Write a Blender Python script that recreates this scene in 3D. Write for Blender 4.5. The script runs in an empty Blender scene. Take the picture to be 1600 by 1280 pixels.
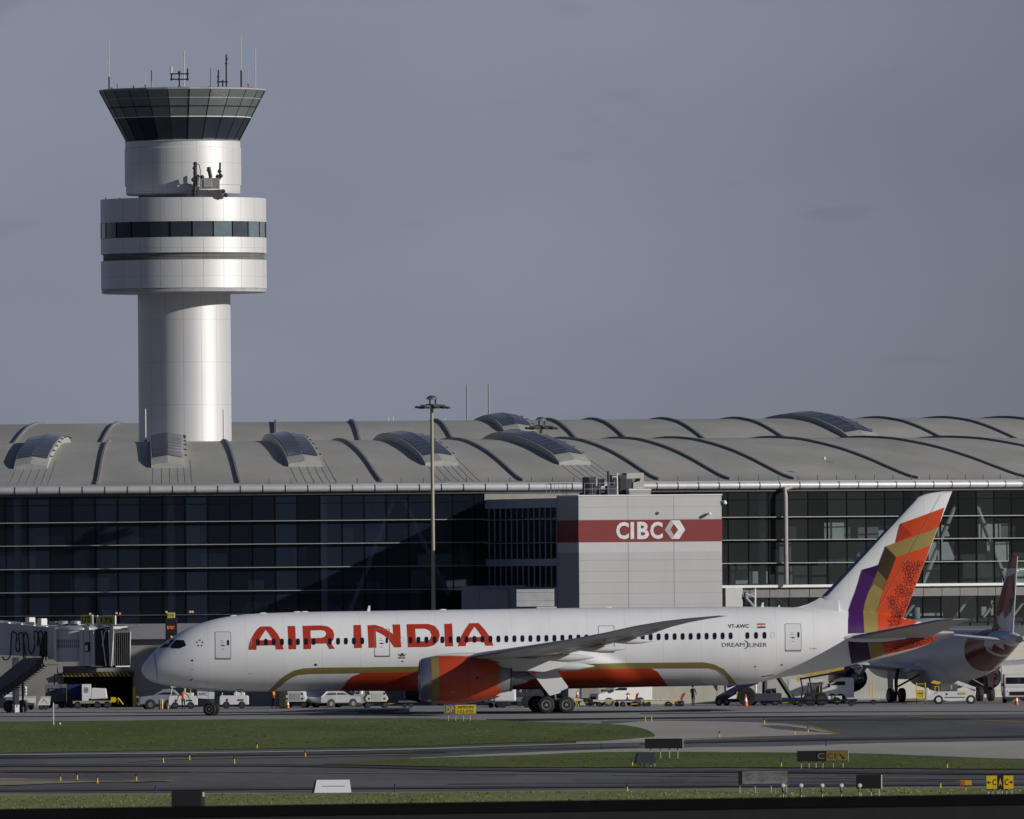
import bpy, bmesh, math, random
import numpy as np
from mathutils import Vector, Matrix
random.seed(7)
R = math.radians
SC = bpy.context.scene
COL = SC.collection
# ------------------------------------------------------------------ camera
FPX, CAMZ, HOR, ROLL = 24000.0, 10.5, 260.0, R(0.5)
pit = math.atan(HOR / FPX)
c_f = Vector((0, math.cos(pit), math.sin(pit)))
r0, u0 = Vector((1, 0, 0)), Vector((0, -math.sin(pit), math.cos(pit)))
c_r = r0 * math.cos(ROLL) - u0 * math.sin(ROLL)
c_u = u0 * math.cos(ROLL) + r0 * math.sin(ROLL)
CAM0 = Vector((0, 0, CAMZ))
cd = bpy.data.cameras.new('camera'); cam = bpy.data.objects.new('camera', cd); COL.objects.link(cam)
cam.matrix_world = Matrix(((c_r.x, c_u.x, -c_f.x, 0), (c_r.y, c_u.y, -c_f.y, 0), (c_r.z, c_u.z, -c_f.z, CAMZ), (0, 0, 0, 1)))
cd.sensor_width = 36; cd.lens = 36 * FPX / 1600; cd.clip_start = 1; cd.clip_end = 20000
cd.dof.use_dof = True; cd.dof.focus_distance = 1190; cd.dof.aperture_fstop = 18
SC.camera = cam
# ------------------------------------------------------------------ sun, sky, exposure
SUN_AZ, SUN_EL = R(65), R(19)          # to the right of the line back to the camera
sdir = Vector((math.sin(SUN_AZ) * math.cos(SUN_EL), -math.cos(SUN_AZ) * math.cos(SUN_EL), math.sin(SUN_EL)))
sl = bpy.data.lights.new('sun', 'SUN'); sl.energy = 4.8; sl.angle = R(0.5); sl.color = (1.0, 0.96, 0.89)
so = bpy.data.objects.new('sun', sl); COL.objects.link(so); so.rotation_euler = (-sdir).to_track_quat('-Z', 'Y').to_euler(); so.location = (0, 0, 200)
wd = bpy.data.worlds.new('World'); SC.world = wd; wd.use_nodes = True
nt = wd.node_tree; nt.nodes.clear()
def N(t, **k):
    n = nt.nodes.new(t)
    for a, b in k.items(): setattr(n, a, b)
    return n
out = N('ShaderNodeOutputWorld'); bg = N('ShaderNodeBackground'); sky = N('ShaderNodeTexSky', sky_type='NISHITA', sun_disc=False)
sky.sun_elevation = SUN_EL; sky.sun_rotation = math.pi - SUN_AZ; sky.altitude = 100; sky.air_density = 1.2; sky.dust_density = 1.5; sky.ozone_density = 2
bg.inputs['Strength'].default_value = 0.05
tc = N('ShaderNodeTexCoord'); sep = N('ShaderNodeSeparateXYZ'); nt.links.new(tc.outputs['Generated'], sep.inputs[0])
# a bank of grey-blue cloud along the horizon, clear sky above it
mr = N('ShaderNodeMapRange', interpolation_type='SMOOTHSTEP'); mr.inputs[1].default_value = 0.10; mr.inputs[2].default_value = 0.35; mr.inputs[3].default_value = 1; mr.inputs[4].default_value = 0
nt.links.new(sep.outputs['Z'], mr.inputs[0])
cr = N('ShaderNodeValToRGB'); mr2 = N('ShaderNodeMapRange'); mr2.inputs[1].default_value = 0.0; mr2.inputs[2].default_value = 0.045
nt.links.new(sep.outputs['Z'], mr2.inputs[0]); nt.links.new(mr2.outputs[0], cr.inputs[0])
K = 1.515 / 0.05
e = cr.color_ramp.elements; e[0].color = (0.208 * K, 0.226 * K, 0.277 * K, 1); e[1].color = (0.236 * K, 0.264 * K, 0.335 * K, 1)
mp = N('ShaderNodeMapping'); mp.inputs['Scale'].default_value = (30, 30, 80); nt.links.new(tc.outputs['Generated'], mp.inputs[0])
nz = N('ShaderNodeTexNoise'); nz.inputs['Scale'].default_value = 1.0; nz.inputs['Detail'].default_value = 4; nz.inputs['Roughness'].default_value = .45; nt.links.new(mp.outputs[0], nz.inputs[0])
mr3 = N('ShaderNodeMapRange'); mr3.inputs[1].default_value = .3; mr3.inputs[2].default_value = .7; mr3.inputs[3].default_value = .94; mr3.inputs[4].default_value = 1.05; nt.links.new(nz.outputs[0], mr3.inputs[0])
mrx = N('ShaderNodeMapRange', interpolation_type='SMOOTHSTEP'); mrx.inputs[1].default_value = -0.005; mrx.inputs[2].default_value = 0.045; mrx.inputs[3].default_value = 1; mrx.inputs[4].default_value = .72; nt.links.new(sep.outputs['X'], mrx.inputs[0])
m1 = N('ShaderNodeMath', operation='MULTIPLY'); nt.links.new(mr3.outputs[0], m1.inputs[0]); mry = N('ShaderNodeMapRange', interpolation_type='SMOOTHSTEP'); mry.inputs[1].default_value = .2; mry.inputs[2].default_value = .97; mry.inputs[3].default_value = .33; mry.inputs[4].default_value = 1; nt.links.new(sep.outputs['Y'], mry.inputs[0])
m0 = N('ShaderNodeMath', operation='MULTIPLY'); nt.links.new(mrx.outputs[0], m0.inputs[0]); nt.links.new(mry.outputs[0], m0.inputs[1]); nt.links.new(m0.outputs[0], m1.inputs[1])   # the bank is darker to the sides
mq = N('ShaderNodeMapping'); mq.inputs['Scale'].default_value = (70, 70, 260); mq.inputs['Location'].default_value = (3.1, 0, 1.7); nt.links.new(tc.outputs['Generated'], mq.inputs[0])
nq = N('ShaderNodeTexNoise'); nq.inputs['Detail'].default_value = 5; nq.inputs['Scale'].default_value = 1; nt.links.new(mq.outputs[0], nq.inputs[0])
rq = N('ShaderNodeMapRange', interpolation_type='SMOOTHSTEP'); rq.inputs[1].default_value = .60; rq.inputs[2].default_value = .74; rq.inputs[3].default_value = 1; rq.inputs[4].default_value = .90; nt.links.new(nq.outputs[0], rq.inputs[0])
m2 = N('ShaderNodeMath', operation='MULTIPLY'); nt.links.new(m1.outputs[0], m2.inputs[0]); nt.links.new(rq.outputs[0], m2.inputs[1])
vm = N('ShaderNodeVectorMath', operation='SCALE'); nt.links.new(cr.outputs[0], vm.inputs[0]); nt.links.new(m2.outputs[0], vm.inputs['Scale'])
mx = N('ShaderNodeMix', data_type='RGBA'); nt.links.new(mr.outputs[0], mx.inputs[0]); tn = N('ShaderNodeVectorMath', operation='MULTIPLY'); tn.inputs[1].default_value = (.82, .88, 1.22); nt.links.new(sky.outputs[0], tn.inputs[0]); nt.links.new(tn.outputs[0], mx.inputs[6]); nt.links.new(vm.outputs[0], mx.inputs[7])
nt.links.new(mx.outputs[2], bg.inputs[0]); nt.links.new(bg.outputs[0], out.inputs[0])
SC.view_settings.view_transform = 'Standard'; SC.view_settings.look = 'None'; SC.view_settings.exposure = -0.6; SC.view_settings.gamma = 1
SC.render.engine = 'CYCLES'; SC.cycles.max_bounces = 6; SC.cycles.transparent_max_bounces = 16; SC.cycles.use_denoising = True
# ------------------------------------------------------------------ ray helpers (true positions at stated distances)
def ray(px, py): return c_r * ((px - 800) / FPX) + c_u * ((640 - py) / FPX) + c_f
def P(px, py, Y):
    d = ray(px, py); return CAM0 + d * (Y / d.y)
def G(px, py):
    d = ray(px, py); return CAM0 + d * (-CAMZ / d.z)
def zat(px, py, Y): return P(px, py, Y).z
# ------------------------------------------------------------------ materials
MATS = {}
def mat(name, col, rough=.6, metal=0, var=.12, scale=1.5, stretch=(1, 1, 1), bump=0, col2=None, spec=.5, coat=0, bscale=None):
    if name in MATS: return MATS[name]
    m = bpy.data.materials.new(name); m.use_nodes = True; t = m.node_tree; b = t.nodes['Principled BSDF']
    b.inputs['Roughness'].default_value = rough; b.inputs['Metallic'].default_value = metal; b.inputs['Specular IOR Level'].default_value = spec
    if coat: b.inputs['Coat Weight'].default_value = coat; b.inputs['Coat Roughness'].default_value = .15
    c1 = tuple(max(0, v * (1 - var)) for v in col) + (1,); c2 = tuple(v * (1 + var) for v in (col2 or col)) + (1,)
    tc = t.nodes.new('ShaderNodeTexCoord'); mp = t.nodes.new('ShaderNodeMapping'); mp.inputs['Scale'].default_value = stretch
    nz = t.nodes.new('ShaderNodeTexNoise'); nz.inputs['Scale'].default_value = scale; nz.inputs['Detail'].default_value = 5; nz.inputs['Roughness'].default_value = .6
    rp = t.nodes.new('ShaderNodeValToRGB'); rp.color_ramp.elements[0].position = .32; rp.color_ramp.elements[1].position = .68
    rp.color_ramp.elements[0].color = c1; rp.color_ramp.elements[1].color = c2
    t.links.new(tc.outputs['Object'], mp.inputs[0]); t.links.new(mp.outputs[0], nz.inputs[0]); t.links.new(nz.outputs[0], rp.inputs[0]); t.links.new(rp.outputs[0], b.inputs['Base Color'])
    if bump:
        bn = t.nodes.new('ShaderNodeBump'); bn.inputs['Strength'].default_value = bump; bn.inputs['Distance'].default_value = .05
        if bscale:
            n2 = t.nodes.new('ShaderNodeTexNoise'); n2.inputs['Scale'].default_value = bscale; n2.inputs['Detail'].default_value = 3; t.links.new(mp.outputs[0], n2.inputs[0]); t.links.new(n2.outputs[0], bn.inputs['Height'])
        else: t.links.new(nz.outputs[0], bn.inputs['Height'])
        t.links.new(bn.outputs[0], b.inputs['Normal'])
    MATS[name] = m; return m
def emat(name, col, s):
    if name in MATS: return MATS[name]
    m = mat(name, col, var=.02); b = m.node_tree.nodes['Principled BSDF']; b.inputs['Emission Color'].default_value = (*col, 1); b.inputs['Emission Strength'].default_value = s; return m
def glassmat(name, tint, film, rough=.03, refl=1.0):
    if name in MATS: return MATS[name]
    m = bpy.data.materials.new(name); m.use_nodes = True; t = m.node_tree; t.nodes.clear()
    o = t.nodes.new('ShaderNodeOutputMaterial'); tr = t.nodes.new('ShaderNodeBsdfTransparent'); gl = t.nodes.new('ShaderNodeBsdfGlossy'); df = t.nodes.new('ShaderNodeBsdfDiffuse')
    tr.inputs[0].default_value = (*tint, 1); gl.inputs[0].default_value = (refl, refl, refl, 1); gl.inputs['Roughness'].default_value = rough; df.inputs[0].default_value = (*film, 1)
    fr = t.nodes.new('ShaderNodeFresnel'); fr.inputs[0].default_value = 1.5
    a = t.nodes.new('ShaderNodeAddShader'); t.links.new(tr.outputs[0], a.inputs[0]); t.links.new(df.outputs[0], a.inputs[1])
    mx = t.nodes.new('ShaderNodeMixShader'); t.links.new(fr.outputs[0], mx.inputs[0]); t.links.new(a.outputs[0], mx.inputs[1]); t.links.new(gl.outputs[0], mx.inputs[2])
    oi = t.nodes.new('ShaderNodeObjectInfo'); mv = t.nodes.new('ShaderNodeMapRange'); mv.inputs[3].default_value = .55; mv.inputs[4].default_value = 1.5; t.links.new(oi.outputs['Random'], mv.inputs[0])
    sv = t.nodes.new('ShaderNodeVectorMath'); sv.operation = 'SCALE'; sv.inputs[0].default_value = film; t.links.new(mv.outputs[0], sv.inputs['Scale']); t.links.new(sv.outputs[0], df.inputs[0])
    tc = t.nodes.new('ShaderNodeTexCoord'); nz = t.nodes.new('ShaderNodeTexNoise'); nz.inputs['Scale'].default_value = .5; bn = t.nodes.new('ShaderNodeBump'); bn.inputs['Strength'].default_value = .25; bn.inputs['Distance'].default_value = .02
    t.links.new(tc.outputs['Object'], nz.inputs[0]); t.links.new(nz.outputs[0], bn.inputs['Height']); t.links.new(bn.outputs[0], gl.inputs['Normal'])
    t.links.new(mx.outputs[0], o.inputs[0]); MATS[name] = m; return m
def panelmat(name, col, pu, pv, dark=.55, cyl=False, rough=.5, metal=0, lw=.02, var=.08, ucoord='X'):
    """flat-coloured cladding with fine joint lines every pu (metres, or radians on a cylinder) and pv metres up"""
    if name in MATS: return MATS[name]
    m = mat(name, col, rough, metal, var, .35, (1, 1, .25)); t = m.node_tree; b = t.nodes['Principled BSDF']
    rp = [n for n in t.nodes if n.type == 'VALTORGB'][0]; tc = [n for n in t.nodes if n.type == 'TEX_COORD'][0]
    s = t.nodes.new('ShaderNodeSeparateXYZ'); t.links.new(tc.outputs['Object'], s.inputs[0])
    def M(op, a, bb=None):
        n = t.nodes.new('ShaderNodeMath'); n.operation = op
        for i, v in enumerate((a, bb)):
            if v is None: continue
            if isinstance(v, (int, float)): n.inputs[i].default_value = v
            else: t.links.new(v, n.inputs[i])
        return n.outputs[0]
    u = M('ARCTAN2', s.outputs['Y'], s.outputs['X']) if cyl else s.outputs[ucoord]
    lu = M('LESS_THAN', M('PINGPONG', u, pu / 2), lw * (pu if cyl else 1) * (1 if cyl else 1))
    lv = M('LESS_THAN', M('PINGPONG', s.outputs['Z'], pv / 2), lw)
    k = M('MAXIMUM', lu, lv); mxn = t.nodes.new('ShaderNodeMix'); mxn.data_type = 'RGBA'
    t.links.new(k, mxn.inputs[0]); t.links.new(rp.outputs[0], mxn.inputs[6]); mxn.inputs[7].default_value = (*[v * dark for v in col], 1)
    t.links.new(mxn.outputs[2], b.inputs['Base Color']); return m
# ------------------------------------------------------------------ mesh builder
class MB:
    def __init__(s): s.v = []; s.f = []
    def add(s, vs, fs):
        o = len(s.v); s.v += [tuple(x) for x in vs]; s.f += [tuple(i + o for i in f) for f in fs]; return s
    def box(s, x0, x1, y0, y1, z0, z1, M=None):
        vs = [Vector((x, y, z)) for z in (z0, z1) for y in (y0, y1) for x in (x0, x1)]
        if M is not None: vs = [M @ v for v in vs]
        return s.add(vs, [(0, 2, 3, 1), (4, 5, 7, 6), (0, 1, 5, 4), (2, 6, 7, 3), (0, 4, 6, 2), (1, 3, 7, 5)])
    def tube(s, p, r, n=8, cap=True):
        p = [Vector(q) for q in p]; r = [r] * len(p) if isinstance(r, (int, float)) else r; rings = []
        up = Vector((0, 0, 1)) if abs((p[-1] - p[0]).normalized().z) < .9 else Vector((0, 1, 0))
        for i, q in enumerate(p):
            d = (p[min(i + 1, len(p) - 1)] - p[max(i - 1, 0)]).normalized(); a = d.cross(up).normalized(); b = a.cross(d)
            rings.append([q + (a * math.cos(t) + b * math.sin(t)) * r[i] for t in [2 * math.pi * k / n for k in range(n)]])
        return s.loft(rings, cap)
    def loft(s, rings, cap=True, closed=True):
        n = len(rings[0]); vs = [v for g in rings for v in g]; fs = []
        for i in range(len(rings) - 1):
            for k in range(n if closed else n - 1):
                a, b = i * n + k, i * n + (k + 1) % n; fs.append((a, b, b + n, a + n))
        if cap: fs += [tuple(range(n))[::-1], tuple((len(rings) - 1) * n + k for k in range(n))]
        return s.add(vs, fs)
    def lathe(s, prof, o=(0, 0, 0), ax='Z', n=32, cap=True):
        rings = []
        for a, r in prof:
            g = []
            for k in range(n):
                t = 2 * math.pi * k / n; c, q = r * math.cos(t), r * math.sin(t)
                g.append((o[0] + c, o[1] + q, o[2] + a) if ax == 'Z' else ((o[0] + a, o[1] + c, o[2] + q) if ax == 'X' else (o[0] + q, o[1] + a, o[2] + c)))
            rings.append(g)
        return s.loft(rings, cap)
    def prism(s, poly, y0, y1, y0b=None, y1b=None):
        n = len(poly); vs = [(x, y0, z) for x, z in poly] + [(x, y1, z) for x, z in poly]
        return s.add(vs, [tuple(range(n)), tuple(range(n, 2 * n))[::-1]] + [(k, k + n, (k + 1) % n + n, (k + 1) % n) for k in range(n)])
    def build(s, name, m, parent=None, smooth=False, bevel=0, fix=True):
        me = bpy.data.meshes.new(name); me.from_pydata(s.v, [], s.f); me.update()
        if fix:
            bm = bmesh.new(); bm.from_mesh(me); bmesh.ops.recalc_face_normals(bm, faces=bm.faces); bm.to_mesh(me); bm.free()
        me.materials.append(m)
        if smooth:
            me.polygons.foreach_set('use_smooth', [True] * len(me.polygons))
            try: me.set_sharp_from_angle(angle=R(40))
            except Exception: pass
        o = bpy.data.objects.new(name, me); COL.objects.link(o); o.parent = parent
        if bevel:
            bv = o.modifiers.new('bevel', 'BEVEL'); bv.width = bevel; bv.segments = 2; bv.limit_method = 'ANGLE'
        return o
def BX(*a): return MB().box(*a)
def thing(name, label, cat, loc=(0, 0, 0), rz=0, group=None):
    o = bpy.data.objects.new(name, None); COL.objects.link(o); o.empty_display_size = .5
    o.location = loc; o.rotation_euler = (0, 0, rz); o['label'] = label; o['category'] = cat
    if group: o['group'] = group
    return o
def tag(o, label, cat, group=None, kind=None):
    if label: o['label'] = label
    if cat: o['category'] = cat
    if group: o['group'] = group
    if kind: o['kind'] = kind
    return o
def copy_tree(o, parent=None):
    c = o.copy(); COL.objects.link(c); c.parent = parent
    for ch in [x for x in bpy.data.objects if x.parent == o]: copy_tree(ch, c)
    return c
def curve_mesh(loops=None, text=None, bold=False, shear=0):
    if text is not None:
        cu = bpy.data.curves.new('t', 'FONT'); cu.body = text; cu.align_x = 'CENTER'; cu.align_y = 'CENTER'; cu.size = 1; cu.shear = shear
        if bold: cu.offset = .02 if bold is True else bold
        cu.resolution_u = 3
    else:
        cu = bpy.data.curves.new('t', 'CURVE'); cu.dimensions = '2D'; cu.fill_mode = 'BOTH'
        for lp in loops:
            sp = cu.splines.new('POLY'); sp.points.add(len(lp) - 1); sp.use_cyclic_u = True
            for i, q in enumerate(lp): sp.points[i].co = (q[0], q[1], 0, 1)
    ob = bpy.data.objects.new('t', cu); COL.objects.link(ob)
    bpy.context.view_layer.update()
    me = bpy.data.meshes.new_from_object(ob.evaluated_get(bpy.context.evaluated_depsgraph_get())); bpy.data.objects.remove(ob)
    return me
def text_on(name, text, parent, m, c, w, h, rz=0, bold=True, depth=.006, nrm=None, flip=1):
    """flat raised lettering, centred at c, facing -Y in the parent's frame (turned by rz)"""
    me = curve_mesh(text=text, bold=bold); vs = [v.co.copy() for v in me.vertices]
    x0, x1 = min(v.x for v in vs), max(v.x for v in vs); y0, y1 = min(v.y for v in vs), max(v.y for v in vs)
    M = Matrix.Translation(Vector(c)) @ Matrix.Rotation(rz, 4, 'Z')
    for v in me.vertices:
        v.co = M @ Vector(((v.co.x - (x0 + x1) / 2) * w / (x1 - x0), 0, (v.co.y - (y0 + y1) / 2) * h / (y1 - y0)))
    me.materials.append(m); o = bpy.data.objects.new(name, me); COL.objects.link(o); o.parent = parent
    return o
def poly_on(name, loops, parent, m, y=0):
    me = curve_mesh(loops=loops)
    for v in me.vertices: v.co = Vector((v.co.x, y, v.co.y))
    me.materials.append(m); o = bpy.data.objects.new(name, me); COL.objects.link(o); o.parent = parent; return o
def pchip(xs, ys):
    xs, ys = np.array(xs, float), np.array(ys, float); h = np.diff(xs); d = np.diff(ys) / h; m = np.zeros(len(xs))
    m[0], m[-1] = d[0], d[-1]
    for i in range(1, len(xs) - 1):
        if d[i - 1] * d[i] > 0:
            w1, w2 = 2 * h[i] + h[i - 1], h[i] + 2 * h[i - 1]; m[i] = (w1 + w2) / (w1 / d[i - 1] + w2 / d[i])
    def f(x):
        x = min(max(x, xs[0]), xs[-1]); i = int(min(max(np.searchsorted(xs, x) - 1, 0), len(xs) - 2)); t = (x - xs[i]) / h[i]
        return float((2 * t**3 - 3 * t**2 + 1) * ys[i] + (t**3 - 2 * t**2 + t) * h[i] * m[i] + (-2 * t**3 + 3 * t**2) * ys[i + 1] + (t**3 - t**2) * h[i] * m[i + 1])
    return f
# ------------------------------------------------------------------ shared materials
WHITE = mat('white_paint', (.78, .78, .79), .35, var=.03, scale=.4, coat=.3)
SKINM = None
FWHITE = mat('fuselage_white', (.82, .82, .85), .33, var=.025, scale=.25, stretch=(.3, 1, 1), coat=.35)
GREYP = mat('grey_paint', (.33, .34, .36), .45, var=.06)
DGREY = mat('dark_grey_metal', (.07, .07, .08), .5, .3)
BLACK = mat('black_paint', (.012, .012, .014), .55)
RUBBER = mat('tyre_rubber', (.018, .018, .018), .75)
STEEL = mat('steel', (.55, .55, .56), .35, .9, var=.08)
ALU = mat('aluminium', (.62, .62, .63), .4, .6)
RED = mat('title_red', (.44, .038, .014), .4, var=.04)
GOLD = mat('stripe_gold', (.30, .235, .075), .45, .25, var=.04)
CRIM = mat('belly_crimson', (.50, .055, .016), .35, var=.04, coat=.3)
ORNG = mat('orange_red', (.62, .085, .018), .38, var=.04, coat=.2)
YEL = mat('sign_yellow', (.72, .50, .02), .45, var=.05)
CONE = mat('cone_orange', (.75, .13, .015), .5, var=.05)
DGLASS = mat('dark_window_glass', (.012, .014, .02), .12, var=.02)
SILV = mat('silver_car_paint', (.42, .43, .45), .3, .5, coat=.5)
NAVY = mat('navy_paint', (.015, .022, .055), .45)
VEST = mat('hi_vis_orange', (.85, .20, .02), .6)
SKIN = mat('skin', (.38, .22, .15), .6)
CLOTH = mat('dark_trousers', (.02, .022, .035), .8)
CONC = mat('concrete', (.30, .29, .27), .85, var=.12, scale=.6)
SKINM = panelmat('fuselage_skin', (.85, .85, .855), 2.9, 400, .80, rough=.33, var=.05, lw=.013)
SKINM.node_tree.nodes['Principled BSDF'].inputs['Coat Weight'].default_value = .35
HUBC = mat('hubcap_grey', (.16, .16, .165), .5, .4)
# ================================================================== GROUND
def gmat(name, a, b, rough=.9, spec=.1, sx=.05, sy=.006, fine=.25, a3=None):
    m = bpy.data.materials.new(name); m.use_nodes = True; t = m.node_tree; bs = t.nodes['Principled BSDF']; bs.inputs['Roughness'].default_value = rough; bs.inputs['Specular IOR Level'].default_value = spec
    tc = t.nodes.new('ShaderNodeTexCoord')
    def nz(sc, det, sx, sy):
        mp = t.nodes.new('ShaderNodeMapping'); mp.inputs['Scale'].default_value = (sx, sy, 1); n = t.nodes.new('ShaderNodeTexNoise'); n.inputs['Scale'].default_value = sc; n.inputs['Detail'].default_value = det; n.inputs['Roughness'].default_value = .65
        t.links.new(tc.outputs['Object'], mp.inputs[0]); t.links.new(mp.outputs[0], n.inputs[0]); return n.outputs[0]
    n1, n2 = nz(1, 6, sx, sy), nz(1, 8, sx * 22, sy * 16)
    mxn = t.nodes.new('ShaderNodeMix'); mxn.data_type = 'FLOAT'; mxn.inputs[0].default_value = fine; t.links.new(n1, mxn.inputs[2]); t.links.new(n2, mxn.inputs[3])
    rp = t.nodes.new('ShaderNodeValToRGB'); e = rp.color_ramp.elements; e[0].position = .36; e[1].position = .64; e[0].color = (*a, 1); e[1].color = (*b, 1)
    if a3: q = e.new(.5); q.color = (*a3, 1)
    t.links.new(mxn.outputs[0], rp.inputs[0]); t.links.new(rp.outputs[0], bs.inputs['Base Color']); return m
G_ASPH = gmat('asphalt', (.098, .098, .103), (.185, .182, .186))
G_APRON = gmat('apron_concrete', (.24, .235, .23), (.37, .36, .35), sx=.04, sy=.02)
G_CONC = gmat('pale_concrete', (.37, .35, .31), (.50, .475, .42), sx=.08, sy=.012)
G_SAND = gmat('sandy_verge', (.24, .21, .155), (.38, .33, .24), sx=.1, sy=.02, fine=.5)
G_GRASS = gmat('grass_turf', (.075, .102, .026), (.165, .19, .065), sx=.09, sy=.012, fine=.45, a3=(.115, .142, .042))
G_GRASSN = gmat('grass_turf_near', (.14, .165, .05), (.30, .30, .14), sx=.12, sy=.015, fine=.5, a3=(.20, .225, .08))
G_DARK = gmat('rubbered_asphalt', (.06, .06, .066), (.10, .10, .105), sx=.1, sy=.02)
G_JOINT = gmat('dark_tar_and_shade', (.028, .028, .036), (.045, .045, .055), sx=.1, sy=.02)
G_PAINT = gmat('worn_yellow_paint', (.22, .16, .035), (.42, .31, .07), sx=.6, sy=.05, fine=.5)
G_WPAINT = gmat('worn_white_paint', (.25, .25, .24), (.42, .42, .4), sx=.6, sy=.05, fine=.5)
def sheet(name, pts, m, lvl, raw=False):
    me = bpy.data.meshes.new(name); vs = [(q[0], q[1], lvl * .004) for q in (pts if raw else [G(*p) for p in pts])]
    bm = bmesh.new(); f = bm.faces.new([bm.verts.new(v) for v in vs]); f.normal_update()
    if f.normal.z < 0: f.normal_flip()
    bmesh.ops.triangulate(bm, faces=bm.faces); bm.to_mesh(me); bm.free(); me.materials.append(m)
    o = bpy.data.objects.new(name, me); COL.objects.link(o); o['kind'] = 'structure'; return o
def smooth_line(pts, n=6):
    xs = [p[0] for p in pts]; f = pchip(xs, [p[1] for p in pts]); out = []
    for i in range(len(pts) - 1):
        for k in range(n): x = xs[i] + (xs[i + 1] - xs[i]) * k / n; out.append((x, f(x)))
    return out + [pts[-1]]
def wob(pts, amp=.35):                       # an uneven edge
    return [(x, y + random.uniform(-amp, amp)) for x, y in pts]
sheet('ground', [(-9000, -300), (9000, -300), (9000, 16000), (-9000, 16000)], G_ASPH, 0, raw=True)
X0, X1 = -260, 1860
sheet('apron', [(X0, 1122), (X1, 1113), (X1, 1012), (X0, 1026)], G_APRON, 1)
sheet('taxiway', wob(smooth_line([(X0, 1117.5), (100, 1117), (420, 1116), (640, 1112.5), (900, 1110.5), (1100, 1109.5), (1400, 1110), (X1, 1108)]), .1) + [(X1, 1128), (900, 1133), (X0, 1130)], G_APRON, 2)
sheet('seam_shade_band', smooth_line([(X0, 1113.5), (150, 1113), (420, 1112.5), (500, 1108.6), (640, 1106.5)]) + [(640, 1112.5), (500, 1112.6), (420, 1114), (150, 1114), (X0, 1114.5)], G_JOINT, 3)  # joint line; its wide right end paints in part of the airliner's shadow
sheet('seam_shade_band', smooth_line([(560, 1113.2), (760, 1112.3), (900, 1112), (1020, 1111), (1110, 1110.5)]) + [(1110, 1112.4), (1020, 1113), (900, 1115.2), (760, 1116), (560, 1115)], G_JOINT, 3)  # dark sheet below the airliner, painting in its shadow on the apron
sheet('seam_shade_band', [(760, 1124), (1000, 1121.5), (1300, 1118.5), (X1, 1115.5), (X1, 1117), (1300, 1121), (1000, 1124.3), (760, 1128)], G_JOINT, 3)
sheet('seam_shade_band', [(1000, 1114.8), (1300, 1112.2), (X1, 1110.5), (X1, 1111.2), (1300, 1113.4), (1000, 1116)], G_JOINT, 3)
# far right asphalt area and pale concrete in front of the apron
sheet('asphalt_area', [(940, 1127), (1150, 1124), (1400, 1118), (X1, 1114), (X1, 1166), (1400, 1166), (940, 1172)], G_ASPH, 4)
sheet('concrete_area', smooth_line([(900, 1135), (960, 1131), (1020, 1127), (1100, 1127.5), (1232, 1131.5), (1280, 1138), (1312, 1147)]) + [(1290, 1148.5), (1200, 1151.5), (1072, 1156.5), (900, 1162)], G_CONC, 5)
sheet('asphalt_patch', smooth_line([(1185, 1134.5), (1215, 1134), (1260, 1139), (1285, 1144), (1300, 1146.3)]) + [(1240, 1142), (1215, 1140)], G_ASPH, 6)
sheet('taxi_line', smooth_line([(1232, 1131.3), (1260, 1134.3), (1290, 1140.5), (1312, 1147)]) + [(1306, 1148.2), (1286, 1141.8), (1257, 1135.6), (1232, 1132.4)], G_PAINT, 7)
sheet('taxi_line', [(1070, 1154.6), (1306, 1147.6), (1306, 1148.4), (1070, 1155.6)], G_PAINT, 7)
sheet('taxi_line', [(1416, 1119), (1560, 1127), (1640, 1130), (1640, 1131), (1560, 1128), (1416, 1119.8)], G_PAINT, 7)
def band(name, top, bot, m, lvl, amp=.35):
    return sheet(name, wob(smooth_line(top), amp) + [q for q in reversed(wob(smooth_line(bot), amp))], m, lvl)
band('grass', [(X0, 1129), (0, 1128), (300, 1125.5), (640, 1122.5), (700, 1124), (860, 1129), (960, 1132.5), (1000, 1138), (1020, 1146), (1024, 1150)],
     [(X0, 1180), (0, 1177.5), (320, 1172), (640, 1167), (800, 1161.5), (940, 1158.5), (1022, 1152)], G_GRASS, 8)
band('concrete_verge', [(X0, 1182), (300, 1176.5), (640, 1170.5), (860, 1163.5), (1020, 1159)], [(X0, 1183), (300, 1178), (640, 1172.3), (860, 1165), (1020, 1160.5)], G_CONC, 9, .1)
band('concrete_strip', [(640, 1185.5), (800, 1178), (960, 1171.5), (1240, 1166.5), (1400, 1161.5), (X1, 1155.5)], [(640, 1186.5), (800, 1182), (960, 1176.5), (1320, 1179), (1600, 1187), (X1, 1190)], G_CONC, 10)
band('grass', [(505, 1194), (640, 1186.5), (800, 1181.5), (960, 1176), (1180, 1176.5), (1328, 1178), (1600, 1187), (X1, 1190)], [(505, 1195.5), (640, 1198), (800, 1200), (960, 1200.3), (1200, 1200.5), (1328, 1201.5), (1600, 1203), (X1, 1204)], G_GRASS, 11)
band('sand_strip', [(X0, 1214), (0, 1217), (150, 1220), (270, 1221.2)], [(X0, 1231), (0, 1228), (150, 1223.5), (270, 1222)], G_SAND, 9)
band('sand_verge', [(X0, 1242), (0, 1241.5), (640, 1238.5), (960, 1235), (1300, 1232), (X1, 1229)], [(X0, 1246), (0, 1245.5), (640, 1242), (960, 1238.5), (1300, 1235.5), (X1, 1232)], G_SAND, 9)
band('grass', [(X0, 1244.5), (0, 1244), (640, 1240), (960, 1237), (1300, 1234), (X1, 1230)], [(X0, 1300), (X1, 1300)], G_GRASSN, 12)
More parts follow.
